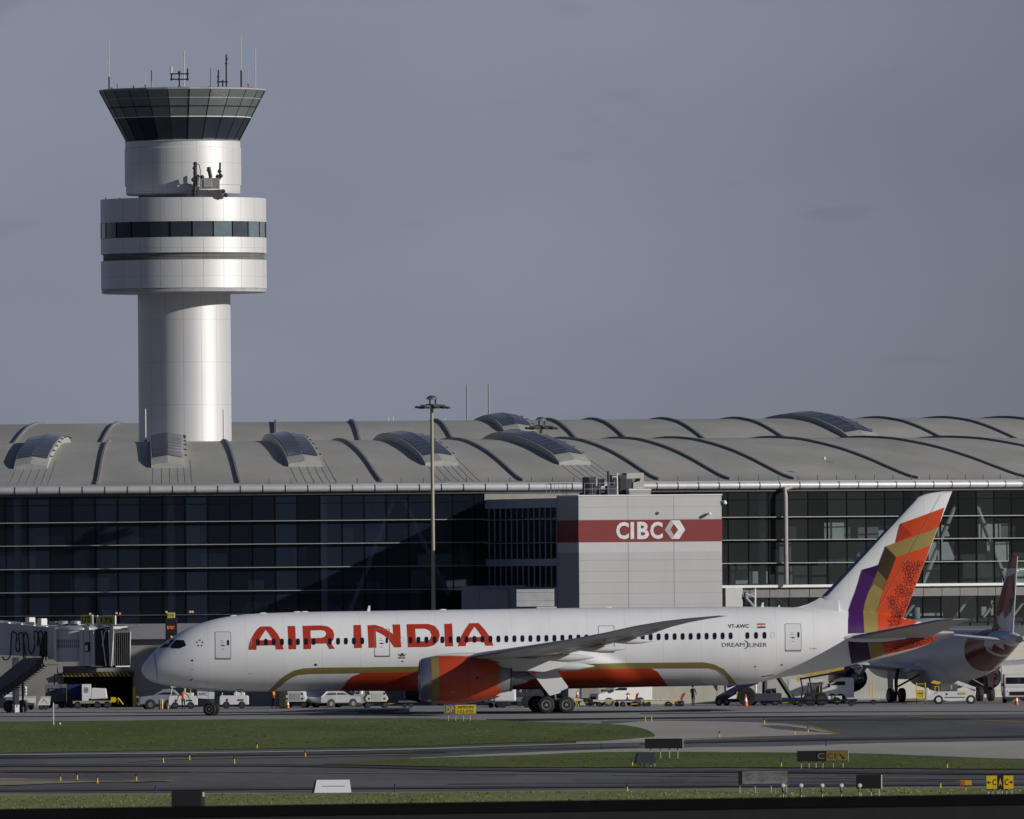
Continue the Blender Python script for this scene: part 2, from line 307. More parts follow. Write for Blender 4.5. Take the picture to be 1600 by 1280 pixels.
def line(pts, w, m=None, lvl=13, nm='taxi_line'):
    p = smooth_line(pts, 5); return sheet(nm, [(x, y - w / 2) for x, y in p] + [(x, y + w / 2) for x, y in reversed(p)], m or G_PAINT, lvl)
line([(203, 1191.8), (255, 1188), (340, 1185.5), (500, 1183.3), (650, 1179.5)], .7)
line([(0, 1203.6), (240, 1205.5), (420, 1207.6), (650, 1209.3), (900, 1210)], .55)
line([(20, 1211.5), (100, 1210.8)], .5); line([(205, 1223.3), (272, 1220.6)], .7)
line([(960, 1212), (1150, 1214), (1360, 1217), (X1, 1219)], .55)
line([(1040, 1210.3), (1200, 1210.6)], .4)
line([(0, 1183.5), (350, 1178.5)], .5, G_JOINT); line([(650, 1175), (1000, 1168)], .6, G_JOINT)
line([(X0, 1206.5), (300, 1207.5)], .8, G_JOINT); line([(1000, 1163.5), (1600, 1152)], .7, G_JOINT); line([(700, 1226), (1500, 1221)], .6, G_JOINT)
line([(X0, 1198), (0, 1197), (400, 1196.5), (800, 1204), (1200, 1207), (X1, 1211)], 3.2, G_DARK, 9.6, 'tyre_marks'); line([(X0, 1186), (0, 1184.5), (400, 1180), (700, 1175.5)], 2.6, G_DARK, 9.6, 'tyre_marks')
line([(X0, 1237), (300, 1234), (900, 1230), (X1, 1224.5)], 3.0, G_DARK, 9.6, 'tyre_marks'); line([(1040, 1160.5), (1300, 1155), (X1, 1149)], 3, G_DARK, 9.6, 'tyre_marks'); line([(1200, 1126), (1500, 1124), (X1, 1121)], 2.4, G_DARK, 9.6, 'tyre_marks')
rj = random.Random(21)
for k in range(26):                          # sealed cracks and joints in the pavement
    x = rj.uniform(-50, 1500); y = rj.choice([rj.uniform(1181, 1196) if x < 500 else 1205, rj.uniform(1204, 1232), rj.uniform(1118, 1122), rj.uniform(1206, 1214)]); w = rj.uniform(40, 260); s = rj.uniform(-.006, .004)
    line([(x, y), (x + w * .5, y + w * s * .5 + rj.uniform(-.3, .3)), (x + w, y + w * s)], rj.uniform(.18, .4), G_JOINT, 14, 'pavement_crack')
# grass blades: tufts standing on the turf
def tufts(name, area, n, h, m, label):
    mb = MB(); rr = random.Random(5); c = 0; x0, x1, y0, y1 = area[:4]; test = area[4]
    while c < n:
        px, py = rr.uniform(x0, x1), rr.uniform(y0, y1)
        if not test(px, py): continue
        g = G(px, py); c += 1
        for k in range(3):
            a = rr.uniform(0, 6.28); w = rr.uniform(.03, .09); hh = h * rr.uniform(.4, 1.3); dx, dy = rr.uniform(-.25, .25), rr.uniform(-.4, .4)
            q = Vector((g.x + dx, g.y + dy, .03)); d = Vector((math.cos(a), math.sin(a), 0)) * w
            mb.add([q - d, q + d, q + Vector((rr.uniform(-.06, .06), rr.uniform(-.06, .06), hh))], [(0, 1, 2)])
    o = mb.build(name, m, None, fix=False); tag(o, label, 'grass', kind='stuff'); return o
GB = mat('grass_blades', (.085, .13, .026), .9, var=.2, scale=.06, stretch=(.6, .1, 1), col2=(.12, .16, .036), spec=0)
GB2 = mat('dry_grass_blades', (.19, .21, .075), .9, var=.1, scale=.08, stretch=(.6, .1, 1), col2=(.24, .25, .10), spec=0)
fb = pchip([0, 640, 940, 1015], [1176, 1166, 1158, 1153]); ft = pchip([0, 300, 700, 960, 1020], [1129.5, 1127, 1126, 1134.5, 1147])
tufts('grass_tufts', (-20, 1012, 1124, 1177, lambda x, y: ft(x) < y < fb(x)), 900, .05, GB, 'short rough grass standing on the wedge beyond the far taxiway')
f2t = pchip([560, 800, 960, 1328, 1600], [1190.5, 1183, 1178, 1179.5, 1188.5]); f2b = pchip([560, 800, 1600], [1196, 1199, 1202])
tufts('grass_tufts', (560, 1620, 1176, 1203, lambda x, y: f2t(x) < y < f2b(x)), 500, .05, GB, 'short green grass on the island between the two taxiways')
f3 = pchip([0, 640, 960, 1300, 1620], [1245, 1241, 1238, 1235, 1232])
tufts('grass_tufts', (-20, 1620, 1231, 1268, lambda x, y: f3(x) < y), 1500, .08, GB2, 'dry yellowish grass along the near edge of the taxiway')
# ================================================================== near parapet (out of focus)
pw = thing('parapet_wall', 'out-of-focus dark parapet with black coping across the bottom edge', 'wall', (0, 200, 0))
a, b = P(-40, 1267.6, 199.8), P(1640, 1242.4, 205.9)
yaw = math.atan2(b.y - a.y, b.x - a.x); pw.location = (a.x - 3, a.y, 0); pw.rotation_euler = (0, 0, yaw); Lw = (b - a).length + 6
BX(0, Lw, 0, .35, a.z - .14, a.z).build('coping', mat('coping_black', (.004, .004, .005), .9, spec=.05), pw); BX(0, Lw, .03, .32, 0, a.z - .142).build('wall_face', mat('dark_render_wall', (.018, .018, .019), .9, scale=3, spec=.1), pw)
# ================================================================== TERMINAL
Y0, RAD = 1262.0, 123.4
CX = P(197, 765, Y0).x; CY = Y0 + RAD
def Bp(al, r, z): return Vector((CX + (RAD - r) * math.sin(al), CY - (RAD - r) * math.cos(al), z))
def al_of(px, r=0):                         # angle whose point at depth r projects to px (at eave height)
    lo, hi = R(-25), R(60)
    for _ in range(40):
        mid = (lo + hi) / 2; q = Bp(mid, r, 15) - CAM0; xx = q.dot(c_r) / q.dot(c_f) * FPX + 800
        if xx < px: lo = mid
        else: hi = mid
    return lo
zl = lambda y: zat(197, y, Y0)
Z_G = zl(766); ZF = [zl(816), zl(852), zl(888.6), zl(925)]; Z_FL = zl(961.5); Z_F1 = zl(975); Z_F0 = zl(999)
ZTOP = zl(772)
DA = 1.847 / RAD
tb = thing('terminal_building', 'long curved airport terminal with glass wall and grey vaulted roof', 'terminal building')
ROOF = mat('roof_membrane', (.36, .352, .325), .7, var=.14, scale=.13, stretch=(1, 1, 2.0))
RIBM = mat('roof_rib_metal', (.20, .20, .20), .6)
PIPE = mat('gutter_metal', (.60, .60, .62), .5, .25, var=.06)
MULL = mat('mullion_dark', (.006, .007, .010), .8, spec=.1)
FIN2 = mat('sunshade_grey', (.36, .36, .355), .5, var=.05)
FIN = mat('fin_white', (.74, .73, .70), .5, var=.04)
def arc(a0, a1, r0, r1, z0, z1, n=60):
    rings = []
    for i in range(n + 1):
        al = a0 + (a1 - a0) * i / n; rings.append([Bp(al, r0, z0), Bp(al, r1, z0), Bp(al, r1, z1), Bp(al, r0, z1)])
    return MB().loft(rings)
A0, A1 = al_of(-260), al_of(1900)
zprof = pchip([-.2, 1.5, 3.3, 6.5, 9.7, 13.6, 16.8, 21, 24.5, 29, 34, 40, 46], [.28, .32, .55, 1.30, 2.12, 2.96, 3.48, 3.95, 4.08, 3.85, 3.1, 1.9, 1.1])
def zr(r): return Z_G + .1 + zprof(r)
rings = []
for i in range(121):
    al = A0 + (A1 - A0) * i / 120; rings.append([Bp(al, r, zr(r)) for r in [k * 1.0 - .2 for k in range(47)]])
rf = MB().loft(rings, False, False).build('roof', ROOF, tb, smooth=True)
sd = rf.modifiers.new('thick', 'SOLIDIFY'); sd.thickness = -.25; sd.offset = 1
arib = [al_of(150), al_of(378), al_of(605), al_of(830), al_of(1047), al_of(1160), al_of(1262), al_of(1460)]
sp_ = arib[1] - arib[0]; arib = [arib[0] - sp_] + arib + [arib[7] + sp_, arib[7] + 2 * sp_]
def rib(al, zf, cp, r0, r1, hw=.09, hh=.19, steps=44):
    rg = []
    for k in range(steps + 1):
        r = r0 + (r1 - r0) * k / steps; z = zf(r); p = cp(al, r, z); t = Vector((math.cos(al), math.sin(al), 0)) * hw
        rg.append([p - t + Vector((0, 0, -.05)), p + t + Vector((0, 0, -.05)), p + t + Vector((0, 0, hh)), p - t + Vector((0, 0, hh))])
    return MB().loft(rg)
for al in arib: rib(al, zr, Bp, 2.2, 44).build('roof_rib', RIBM, rf)
# gutter pipe with joints, one length per bay
na, nb = int(A0 / DA), int(A1 / DA)
gut = []
pipe = MB(); rg = []
for i in range(161):
    al = A0 + (A1 - A0) * i / 160; rg.append([Bp(al, -.35 + .29 * math.cos(t), Z_G + .29 * math.sin(t)) for t in [2 * math.pi * k / 16 for k in range(16)]])
gp = pipe.loft(rg).build('gutter_pipe', PIPE, tb, smooth=True)
for k in range(na, nb + 1):
    al = k * DA + .001; MB().loft([[Bp(al + s, -.35 + .305 * math.cos(t), Z_G + .305 * math.sin(t)) for t in [2 * math.pi * j / 14 for j in range(14)]] for s in (-.0004, .0004)]).build('pipe_joint', DGREY, gp)
pm = mat('post_grey', (.12, .12, .13), .6)
for k in range(int(al_of(410) / DA), nb + 1):
    al = k * DA + .006; z = zr(.9); MB().tube([Bp(al, .9, z - .05), Bp(al, .9, z + .42)], .035, 6).build('anchor_post', pm, rf)
arc(A0, A1, -.2, 1.2, Z_G - .5, Z_G + .28, 120).build('eave_soffit', mat('soffit_grey', (.10, .10, .105), .7), tb)
# curtain wall
arc(al_of(757), al_of(905), -.1, .3, zl(788), ZTOP + .3, 20).build('eave_panel', mat('eave_cream', (.30, .285, .25), .6), tb)
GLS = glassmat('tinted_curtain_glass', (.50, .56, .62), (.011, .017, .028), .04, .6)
GLR = glassmat('tinted_curtain_glass_sunlit', (.50, .55, .56), (.020, .0225, .0225), .04, .5)  # lighter film colour stands in for stronger sun on the right-hand bays
a_l, a_r = al_of(755), al_of(1120)
ZR1, ZR0 = zl(925) - .05, zl(943)
mbase = al_of(9.5); kk0 = int((A0 - mbase) / DA) - 0; bays = [mbase + k * DA for k in range(kk0, int((A1 - mbase) / DA) + 1)]
for i in range(len(bays) - 1):
    a, b = bays[i], bays[i + 1]
    if a > a_l and b < a_r - DA: continue
    left = a <= a_l; lo = Z_F1 if left else ZF[3]
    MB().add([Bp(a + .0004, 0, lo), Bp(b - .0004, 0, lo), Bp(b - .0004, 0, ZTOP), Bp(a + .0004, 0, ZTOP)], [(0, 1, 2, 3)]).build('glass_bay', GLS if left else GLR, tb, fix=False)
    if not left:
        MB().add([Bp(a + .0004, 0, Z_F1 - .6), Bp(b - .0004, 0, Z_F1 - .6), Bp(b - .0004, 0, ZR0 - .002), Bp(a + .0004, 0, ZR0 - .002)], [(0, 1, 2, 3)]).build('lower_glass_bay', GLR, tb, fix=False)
for i, a in enumerate(bays):
    if a > a_l + DA and a < a_r - DA: continue
    left = a <= a_l + DA; lo = Z_F1 if left else Z_F1 - .6
    t = .00028; MB().loft([[Bp(a - t, -.05, z), Bp(a + t, -.05, z), Bp(a + t, .18, z), Bp(a - t, .18, z)] for z in (lo, ZTOP)]).build('mullion', MULL, tb)
for z in ZF[:3]: arc(A0, A1, -.42, -.06, z - .032, z + .032, 120).build('sunshade_fin', FIN2, tb)
arc(A0, a_l, -.42, -.06, ZF[3] - .032, ZF[3] + .032, 60).build('sunshade_fin', FIN2, tb)
arc(A0, a_l, -.16, -.06, Z_FL - .03, Z_FL + .03, 60).build('floor_rail', mat('rail_grey', (.16, .16, .17), .5, .4), tb)
for z in [ZF[0] + (ZTOP - ZF[0]) * .62] : arc(A0, A1, -.04, .1, z - .03, z + .03, 120).build('transom', MULL, tb)
for j in (.33, .66):
    for z0_, z1_ in ((ZF[1], ZF[0]), (ZF[2], ZF[1]), (ZF[3], ZF[2])): pass
FASC = panelmat('fascia_panels', (.37, .37, .38), 1.9, 5, .45)
arc(A0, a_l + .01, -.2, .4, Z_F0, Z_F1, 60).build('fascia', mat('fascia_dull', (.25, .25, .28), .55, var=.05), tb)
arc(a_r - .02, A1, -.5, .4, ZF[3] - .12, ZF[3] + .1, 60).build('ledge', FIN, tb)
fr = arc(a_r - .02, A1, -.12, .4, ZR0, ZF[3] - .125, 60).build('fascia', mat('fascia_right', (.17, .17, .172), .6), tb)
for i, a in enumerate(bays):
    if a > a_r: MB().loft([[Bp(a - .0002, -.125, z), Bp(a + .0002, -.125, z), Bp(a + .0002, -.05, z), Bp(a - .0002, -.05, z)] for z in (ZR0 + .01, ZF[3] - .14)]).build('panel_joint', MULL, fr)
WALL = panelmat('ribbed_wall', (.40, .385, .33), 900, .55, .86, lw=.03, var=.10)
arc(A0, a_l + .3, .45, 1.2, 0, Z_F0 - .003, 80).build('lower_wall', mat('lower_wall_grey', (.30, .295, .275), .8, var=.12, scale=.25, stretch=(1, 1, 3)), tb)
zt = zat(1590, 1003, 1284)
arc(a_l + .3, A1, .2, 1.2, 0, zt, 80).build('lower_wall', WALL, tb)
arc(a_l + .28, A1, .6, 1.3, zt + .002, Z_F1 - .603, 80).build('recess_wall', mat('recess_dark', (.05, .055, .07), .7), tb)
# inside the glass: floors, rear wall, columns, braces
INT = mat('interior_dark', (.055, .06, .065), .8, var=.35, scale=.12); INTP = mat('interior_panel', (.22, .23, .23), .8, var=.3, scale=.2)
arc(A0, A1, .5, 20, Z_F1 - .5, Z_F1 - .2, 80).build('floor_slab', INT, tb)
arc(A0, A1, 14, 14.4, 0, Z_G + 1.2, 80).build('interior_wall', INT, tb)
arc(A0, A1, 5, 20, ZF[3] - .3, ZF[3] - .1, 80).build('mezzanine_slab', INTP, tb)
COLM = mat('column_cladding', (.60, .62, .60), .6)
for px in (-210, 28, 267, 505, 1190, 1430, 1660): al = al_of(px, 2.5); MB().tube([Bp(al, 2.5, Z_F1 - .2), Bp(al, 2.5, Z_G)], .33, 14).build('column', COLM, tb, smooth=True)
def brace(p0, p1, r=.2):
    q0, q1 = al_of(p0[0], 1.8), al_of(p1[0], 1.8); MB().tube([Bp(q0, 1.8, zl(p0[1])), Bp(q1, 1.8, zl(p1[1]))], r, 10).build('brace', COLM, tb, smooth=True)
brace((615, 785), (545, 960)); brace((632, 785), (700, 935)); brace((1492, 800), (1440, 925)); brace((1526, 800), (1572, 925)); 
for x0_, x1_ in ((1160, 1200), (1208, 1250), (1440, 1410), (1520, 1490), (1565, 1535), (1610, 1580)): brace((x0_, 938), (x1_, 978), .13)
rr = random.Random(11)
for k in range(95):                          # walls, screens and lit ceilings seen dimly behind the glass
    px = rr.uniform(-20, 740) if k % 3 else rr.uniform(1150, 1600); al = al_of(px, 7); r = rr.uniform(4, 11); w = rr.uniform(.6, 4) / RAD; lv = rr.choice([0, 1, 2, 3]); zz = [Z_F1, ZF[3], ZF[2], ZF[1]][lv]
    MB().loft([[Bp(al, r, z), Bp(al + w, r, z), Bp(al + w, r + .2, z), Bp(al, r + .2, z)] for z in (zz, zz + rr.uniform(.6, 1.8))]).build('interior_screen', rr.choice([INTP, INT, COLM]), tb)
LIT = emat('warm_lamp', (1, .5, .12), 1.6)
for px, py in ((140, 958), (181, 957), (186, 958), (259, 956), (296, 956), (300, 956)):
    al = al_of(px, 1.5); MB().lathe([(-.09, .03), (-.05, .09), (.05, .09), (.09, .03)], Bp(al, 1.5, zl(py + 1)), n=8).build('indoor_lamp', LIT, tb)
LITW = emat('white_lamp', (1, .97, .9), 1.5)
for px, py in ((1583, 904), (1588, 900), (1594, 899), (1598, 899), (1590, 901)):
    al = al_of(px, 3); MB().lathe([(-.05, .04), (0, .1), (.05, .04)], Bp(al, 3, zl(py + 3)), n=8).build('indoor_lamp', LITW, tb)
# garage opening with hazard-striped header
GAR = thing('garage_door', 'dark garage opening under black and yellow striped header', 'garage door', (0, 0, 0)); 
gp0, gp1 = al_of(97), al_of(205); zgt = zl(1057.5)
g0, g1 = Bp(gp0, .3, 0), Bp(gp1, .3, 0); GAR.location = g0; GAR.rotation_euler = (0, 0, math.atan2(g1.y - g0.y, g1.x - g0.x)); gw = (g1 - g0).length
BX(0, gw, -.06, .1, 0, zgt).build('opening', mat('garage_recess_shade', (.004, .004, .006), 1, spec=0), GAR)  # solid box; the darkness of an open recess is put into its colour
hd = BX(-.1, gw + .1, -.35, .1, zgt + .003, zgt + .42).build('header', BLACK, GAR)
nst = 17
for k in range(nst): xx = gw * k / nst; MB().prism([(xx, zgt + .03), (xx + gw / nst * .45, zgt + .03), (xx + gw / nst * .45 - .25, zgt + .4), (xx - .25, zgt + .4)], -.358, -.352).build('stripe', mat('shaded_yellow', (.22, .16, .02), .6), hd)  # yellow darkened to carry the shadow lying over the header
BX(gw + .02, gw + .25, -.3, .1, 0, 1.6).build('jamb_guard', YEL, GAR)
# downpipe
dp = al_of(1220); zz0, zz1 = ZF[3] + .12, Z_G - .3
MB().tube([Bp(dp, -.9, zz0), Bp(dp, -.9, zz1 - .6), Bp(dp, -.7, zz1), Bp(dp + .008, -.35, zz1 + .25)], .19, 12).build('downpipe', mat('downpipe_grey', (.38, .37, .36), .6), tb, smooth=True)
# skylights
PV = mat('skylight_glass', (.085, .09, .12), .22, var=.1); SKF = mat('skylight_frame', (.40, .40, .37), .6)
def skylight(cp, zf, al, r0, r1, rad, w=1.38, hh=.95, parent=None):
    t = Vector((math.cos(al), math.sin(al), 0)); n = 20; rg = []
    def hgt(r): u = (r - r0) / (r1 - r0); return hh * min(.95, .42 + u * 6.5) if u < .5 else hh * .95 * min(1, .3 + (1 - u) * 6)
    top = lambda r, s: cp(al, r, zf(r) + hgt(r) + .22 * (1 - abs(s)))
    for k in range(n + 1):
        r = r0 + (r1 - r0) * k / n; rg.append([cp(al, r, zf(r) - .2) - t * w, top(r, -1) - t * w, top(r, 0), top(r, 1) + t * w, cp(al, r, zf(r) - .2) + t * w])
    sk = MB().loft(rg).build('skylight', SKF, parent, smooth=False)
    for s in (-1, 1):
        pv = MB(); r2 = r0 + (r1 - r0) * .07; rg = []
        for k in range(n + 1):
            r = r2 + (r1 - r2 - 1.0) * k / n; e_ = Vector((0, 0, .03)); rg.append([top(r, s * .03) + t * s * w * .03 + e_, top(r, s * .9) + t * s * w * .9 + e_])
        pv.loft(rg, False, False).build('glazing', PV, sk, smooth=True)
    for k in range(1, 7):
        r = r2 + (r1 - r2 - 1) * k / 14; MB().tube([top(r, -.85) - t * w * .85 + Vector((0, 0, .04)), top(r, 0) + Vector((0, 0, .04)), top(r, .85) + t * w * .85 + Vector((0, 0, .04))], .012, 4).build('glazing_bar', mat('glazing_bar_grey', (.14, .145, .16), .5), sk)
    for k in range(1, 9):
        r = r0 + (r1 - r0) * k / 9; MB().tube([top(r, 1) + t * w, top(r, 1) + t * (w + .22) + Vector((0, 0, -.05))], .06, 5).build('clip', DGREY, sk)
SEAM = mat('roof_seam_dark', (.29, .283, .262), .7)
for px in (49, 263, 477, 690, 898):
    skylight(Bp, zr, al_of(px, 8.5), 8.3, 29, RAD, hh=.55, parent=rf)
    for dx in (-1.2, -.5, .15, .8, 1.35, 1.9): rib(al_of(px, 8.5) + dx / 115, zr, Bp, 2.4, 8.2 if abs(dx) < 1.4 else 11, .03, .02, 8).build('roof_seam', SEAM, rf)
# rear vault
YC2, RB = Y0 + 60 + 109, 109.0; CX2 = P(400, 660, Y0 + 60).x; Z2 = zat(400, 659.5, Y0 + 60)
def Bq(al, r, z): return Vector((CX2 + (RB - r) * math.sin(al), YC2 - (RB - r) * math.cos(al), z))
def al2(px):
    return math.asin(max(-.9, min(.93, (px - 400) / (RB * FPX / (Y0 + 60)))))
zp2 = pchip([-24, -18, -14, -10, -7, -4, 0, 4, 8, 14, 22], [-3.9, -3.4, -2.75, -1.62, -.85, -.3, 0, -.2, -.9, -2.6, -3.9])
z2 = lambda r: Z2 + zp2(r) + .0088 * r * 0
B0, B1 = R(-22), R(60)
rg = [[Bq(B0 + (B1 - B0) * i / 110, r, z2(r)) for r in range(-24, 23)] for i in range(111)]
rr2 = MB().loft(rg, False, False).build('rear_roof', ROOF, tb, smooth=True)
for px in (-62, 60, 185, 308, 430, 549, 680, 855, 925, 1035, 1150, 1375, 1480, 1580, 1680): rib(al2(px), z2, Bq, -22, 14, .09, .19).build('roof_rib', RIBM, rr2)
skylight(Bq, z2, al2(782), -9, 12, RB, hh=.42, parent=rr2); skylight(Bq, z2, al2(1262), -12, 12, RB, w=1.5, hh=.42, parent=rr2)
# roof-top rods
def rod(px, y0_, y1_, Y, r=.06, label='thin pale lightning rod', name='lightning_rod', m=None):
    b_ = P(px, y0_, Y); t_ = P(px - .3, y1_, Y); o = thing(name, label, 'rod', b_ - Vector((0, 0, 1.5)), group='thin rods on the roofs')
    MB().tube([(0, 0, 0), (0, 0, 1.5)], r * 1.6, 8).build('base', DGREY, o); MB().tube([(0, 0, 1.5), (0, 0, t_.z - b_.z + 1.5)], r, 8).build('shaft', m or FIN, o, smooth=True); return o
rod(227.5, 688, 639, Y0 + 26, label='thin pale rod on roof just left of control tower shaft'); rod(349.5, 688, 640, Y0 + 26, label='thin pale rod in front of control tower right edge')
rod(730, 662, 601, Y0 + 75, .07, 'left one of two thin rods above rear roof', 'antenna_rod', GREYP); rod(764, 662, 600, Y0 + 75, .07, 'right one of two thin rods above rear roof', 'antenna_rod', GREYP)
for px, py in ((607, 652), (614, 650), (695, 654)): rod(px, 662, py, Y0 + 66, .03, 'tiny rod on rear roof ridge near light mast at x %d' % px if False else {607: 'short faint rod on rear ridge, left of a close pair', 614: 'short faint rod on rear ridge, right of a close pair', 695: 'short faint rod on rear ridge just right of light mast'}[px])
ww = thing('weather_sensor', 'small white sensor on a cable run on the front roof slope', 'sensor', P(1288, 717.5, Y0 + 18) - Vector((0, 0, .1))); MB().lathe([(0, .08), (.15, .16), (.3, .05)], n=10).build('body', WHITE, ww); MB().tube([(0, 0, 0), (.7, -.3, -.2)], .02, 5).build('cable', DGREY, ww)
# ================================================================== CONTROL TOWER
YT = 1300.0
ct = thing('control_tower', 'tall round white air traffic control tower with flared glass cab', 'control tower', (P(289.5, 690, YT).x, YT, 0))
zt_ = lambda y: zat(289, y, YT); M1 = YT / FPX
def tower_mat(name, col, n, pv, off=0): return panelmat(name, col, 2 * math.pi / n, pv, .62, cyl=True, rough=.5, metal=.32, lw=.012, var=.04)
TW = tower_mat('tower_panels', (.74, .74, .735), 24, 2.4); TS = tower_mat('tower_shaft_panels', (.72, .72, .72), 16, 3.6)
MB().lathe([(0, 72.5 * M1), (zt_(456), 72.5 * M1)], n=96).build('shaft', TS, ct, smooth=True)
r_ = 129.5 * M1
TG = mat('tower_glass', (.03, .04, .055), .10, var=.15, scale=.4); TGL = mat('tower_tinted_panel', (.15, .178, .178), .14, var=.08)
z1, z2_, z3, z4, z5, z6, z7 = zt_(458.5), zt_(452), zt_(408), zt_(397), zt_(373), zt_(348.5), zt_(311.5)
MB().lathe([(z1, 75 * M1), (z1, 126 * M1), (z1 + .05, 128 * M1), (z2_ - .03, 128.6 * M1)], n=96).build('drum_underside', mat('drum_soffit', (.45, .45, .46), .6), ct, smooth=True)
MB().lathe([(z2_, 120 * M1), (z2_, r_), (z3, r_), (z3, 118 * M1)], n=96, cap=False).build('lower_drum', TW, ct, smooth=True)
lv = MB().lathe([(z3, 125 * M1), (z4, 125 * M1)], n=96, cap=False).build('louvre_band', mat('louvre_dark', (.20, .20, .19), .6), ct, smooth=True)
for k in range(5): z = z3 + (z4 - z3) * (k + .5) / 5; MB().lathe([(z - .02, 125 * M1), (z - .03, 126.6 * M1), (z, 126.8 * M1), (z + .04, 125 * M1)], n=72, cap=False).build('louvre_slat', mat('louvre_slat', (.30, .30, .28), .5), lv, smooth=True)
MB().lathe([(z4, 118 * M1), (z4, r_), (z5, r_)], n=96, cap=False).build('middle_drum', TW, ct, smooth=True)
a0_ = -math.pi / 2 + R(7.3)
for k in range(24):
    t0_, t1_ = a0_ + k * R(15) + .004, a0_ + (k + 1) * R(15) - .004; rr_ = r_ * .997
    w = MB(); seg = 4; w.loft([[(rr_ * math.cos(t0_ + (t1_ - t0_) * j / seg), rr_ * math.sin(t0_ + (t1_ - t0_) * j / seg), z) for j in range(seg + 1)] for z in (z5 + .02, z6 - .02)], False, False)
    w.build('drum_window', mat('tower_glass_reflecting', (.16, .20, .22), .12) if k in (1, 3, 4, 19, 18) else (mat('tower_glass_half_reflecting', (.07, .08, .10), .12) if k in (0, 2) else TG), ct, smooth=True)  # reflections on the sideward panes are painted as paler glass colours
    t = t0_ - .004; MB().tube([(rr_ * math.cos(t), rr_ * math.sin(t), z5), (rr_ * math.cos(t), rr_ * math.sin(t), z6)], .06, 4).build('window_mullion', MULL, ct)
MB().lathe([(z6, r_), (z7, r_), (z7 + .02, r_ - .25), (z7 - .3, r_ - .4), (z7 - .3, 60 * M1)], n=96, cap=False).build('upper_drum', TW, ct, smooth=True)
MB().lathe([(z7 - .4, 70 * M1), (zt_(304), 70 * M1)], n=72, cap=False).build('neck', mat('neck_grey', (.25, .25, .26), .6), ct, smooth=True)
c0, c1_, c2_, c3 = zt_(305), zt_(290.5), zt_(232), zt_(222.5)
MB().lathe([(c0, 68 * M1), (c0, 87 * M1), (c0 + .1, 89.3 * M1), (c1_ - .02, 89.3 * M1), (c1_ + .02, 91 * M1), (c2_ - .02, 91 * M1), (c2_ + .02, 90 * M1), (c3, 90 * M1), (c3 + .05, 92 * M1), (c3 + .12, 88 * M1), (c3 + .12, .5)], n=96, cap=False).build('collar', TW, ct, smooth=True)
# cab: 24 leaning faces of four rows each
ylev = [221, 185, 169, 156, 143]; rlev = [88.5 + (221 - y) * (130 - 88.5) / (221 - 143) for y in ylev]
def cabp(t, i, dr=0): return ((rlev[i] * M1 + dr) * math.cos(t), (rlev[i] * M1 + dr) * math.sin(t), zt_(ylev[i]) )
cab = MB().lathe([(zt_(221), 86 * M1), (zt_(143), 127 * M1)], n=24).build('cab_core', mat('cab_interior', (.01, .012, .016), .7), ct)
cab.rotation_euler = (0, 0, R(6.2) - math.pi / 2)
a0_ = -math.pi / 2 + R(6.2)
for k in range(24):
    ta, tb_ = a0_ + k * R(15), a0_ + (k + 1) * R(15)
    for i in range(4):
        q = [Vector(cabp(ta, i)), Vector(cabp(tb_, i)), Vector(cabp(tb_, i + 1)), Vector(cabp(ta, i + 1))]; c = sum(q, Vector()) / 4; q = [c + (v - c) * .985 for v in q]
        MB().add(q, [(0, 1, 2, 3)]).build('cab_window' if i == 0 else 'cab_panel', TG if i == 0 else TGL, ct)
    MB().tube([cabp(ta, 0), cabp(ta, 4)], .035, 4).build('cab_mullion', MULL, ct)
for i, m in ((1, FIN), (2, MULL), (3, GREYP)):
    MB().loft([[Vector(cabp(a0_ + R(15) * k, i, .02)) + Vector((0, 0, dz)) for k in range(24)] for dz in (-.035, .035)], False).build('cab_ring', m, ct)
MB().lathe([(zt_(143) - .03, 126 * M1), (zt_(143), 130.5 * M1), (zt_(140.5), 130.5 * M1), (zt_(139.8), 127 * M1), (zt_(141), 20 * M1)], n=24, cap=False).build('cab_roof', mat('cab_roof_grey', (.36, .36, .36), .6), ct).rotation_euler = (0, 0, R(6.2) - math.pi / 2)
def t_loc(px, py, dy=0):
    p = P(px, py, YT + dy); return Vector((p.x - ct.location.x, dy, p.z))
THIN = mat('antenna_white', (.6, .6, .58), .5)
for px, yt, yb, r, m, dy in ((170, 60, 142, .045, THIN, 0), (170.3, 120, 142, .08, BLACK, 0), (183, 131, 141, .04, BLACK, 0), (189, 138, 141, .04, BLACK, 0), (174.5, 137, 141.5, .1, BLACK, 0), (208.5, 134, 140, .08, BLACK, 0), (226.5, 112, 140, .03, THIN, 0), (227, 132, 140, .06, BLACK, 0), (236.7, 110, 139, .05, BLACK, 0), (237.2, 128, 139, .09, GREYP, 0),
                             (287.6, 80, 139, .06, THIN, 1), (329, 107, 139, .03, BLACK, 0), (327.5, 134, 139, .06, BLACK, 0), (376.2, 56, 112, .05, THIN, 0), (376.7, 110, 139, .09, BLACK, 0), (387.5, 112, 139, .03, THIN, 0), (387.5, 130, 139, .05, BLACK, 0), (399, 76, 139, .05, THIN, 0), (392, 136, 140, .1, BLACK, 0), (398.6, 137, 140, .12, GREYP, 0)):
    MB().tube([t_loc(px + .2, yb + 2, dy), t_loc(px, yt, dy)], r * .75, 6).build('whip_antenna', m, ct, smooth=True)
ar = MB()
for a, b in (((280.3, 141), (280, 113)), ((267.5, 115.5), (293.5, 115.5)), ((267.5, 124), (293.5, 124)), ((268, 126), (268, 114)), ((293, 126), (293, 107)), ): ar.tube([t_loc(*a), t_loc(*b)], .06, 6)
for q in ((268, 115.5), (280, 115.5), (293, 115.5), (268, 124), (280, 124), (293, 124), (280, 136), (280, 113)): ar.lathe([(-.12, .05), (0, .13), (.12, .05)], t_loc(*q), n=8)
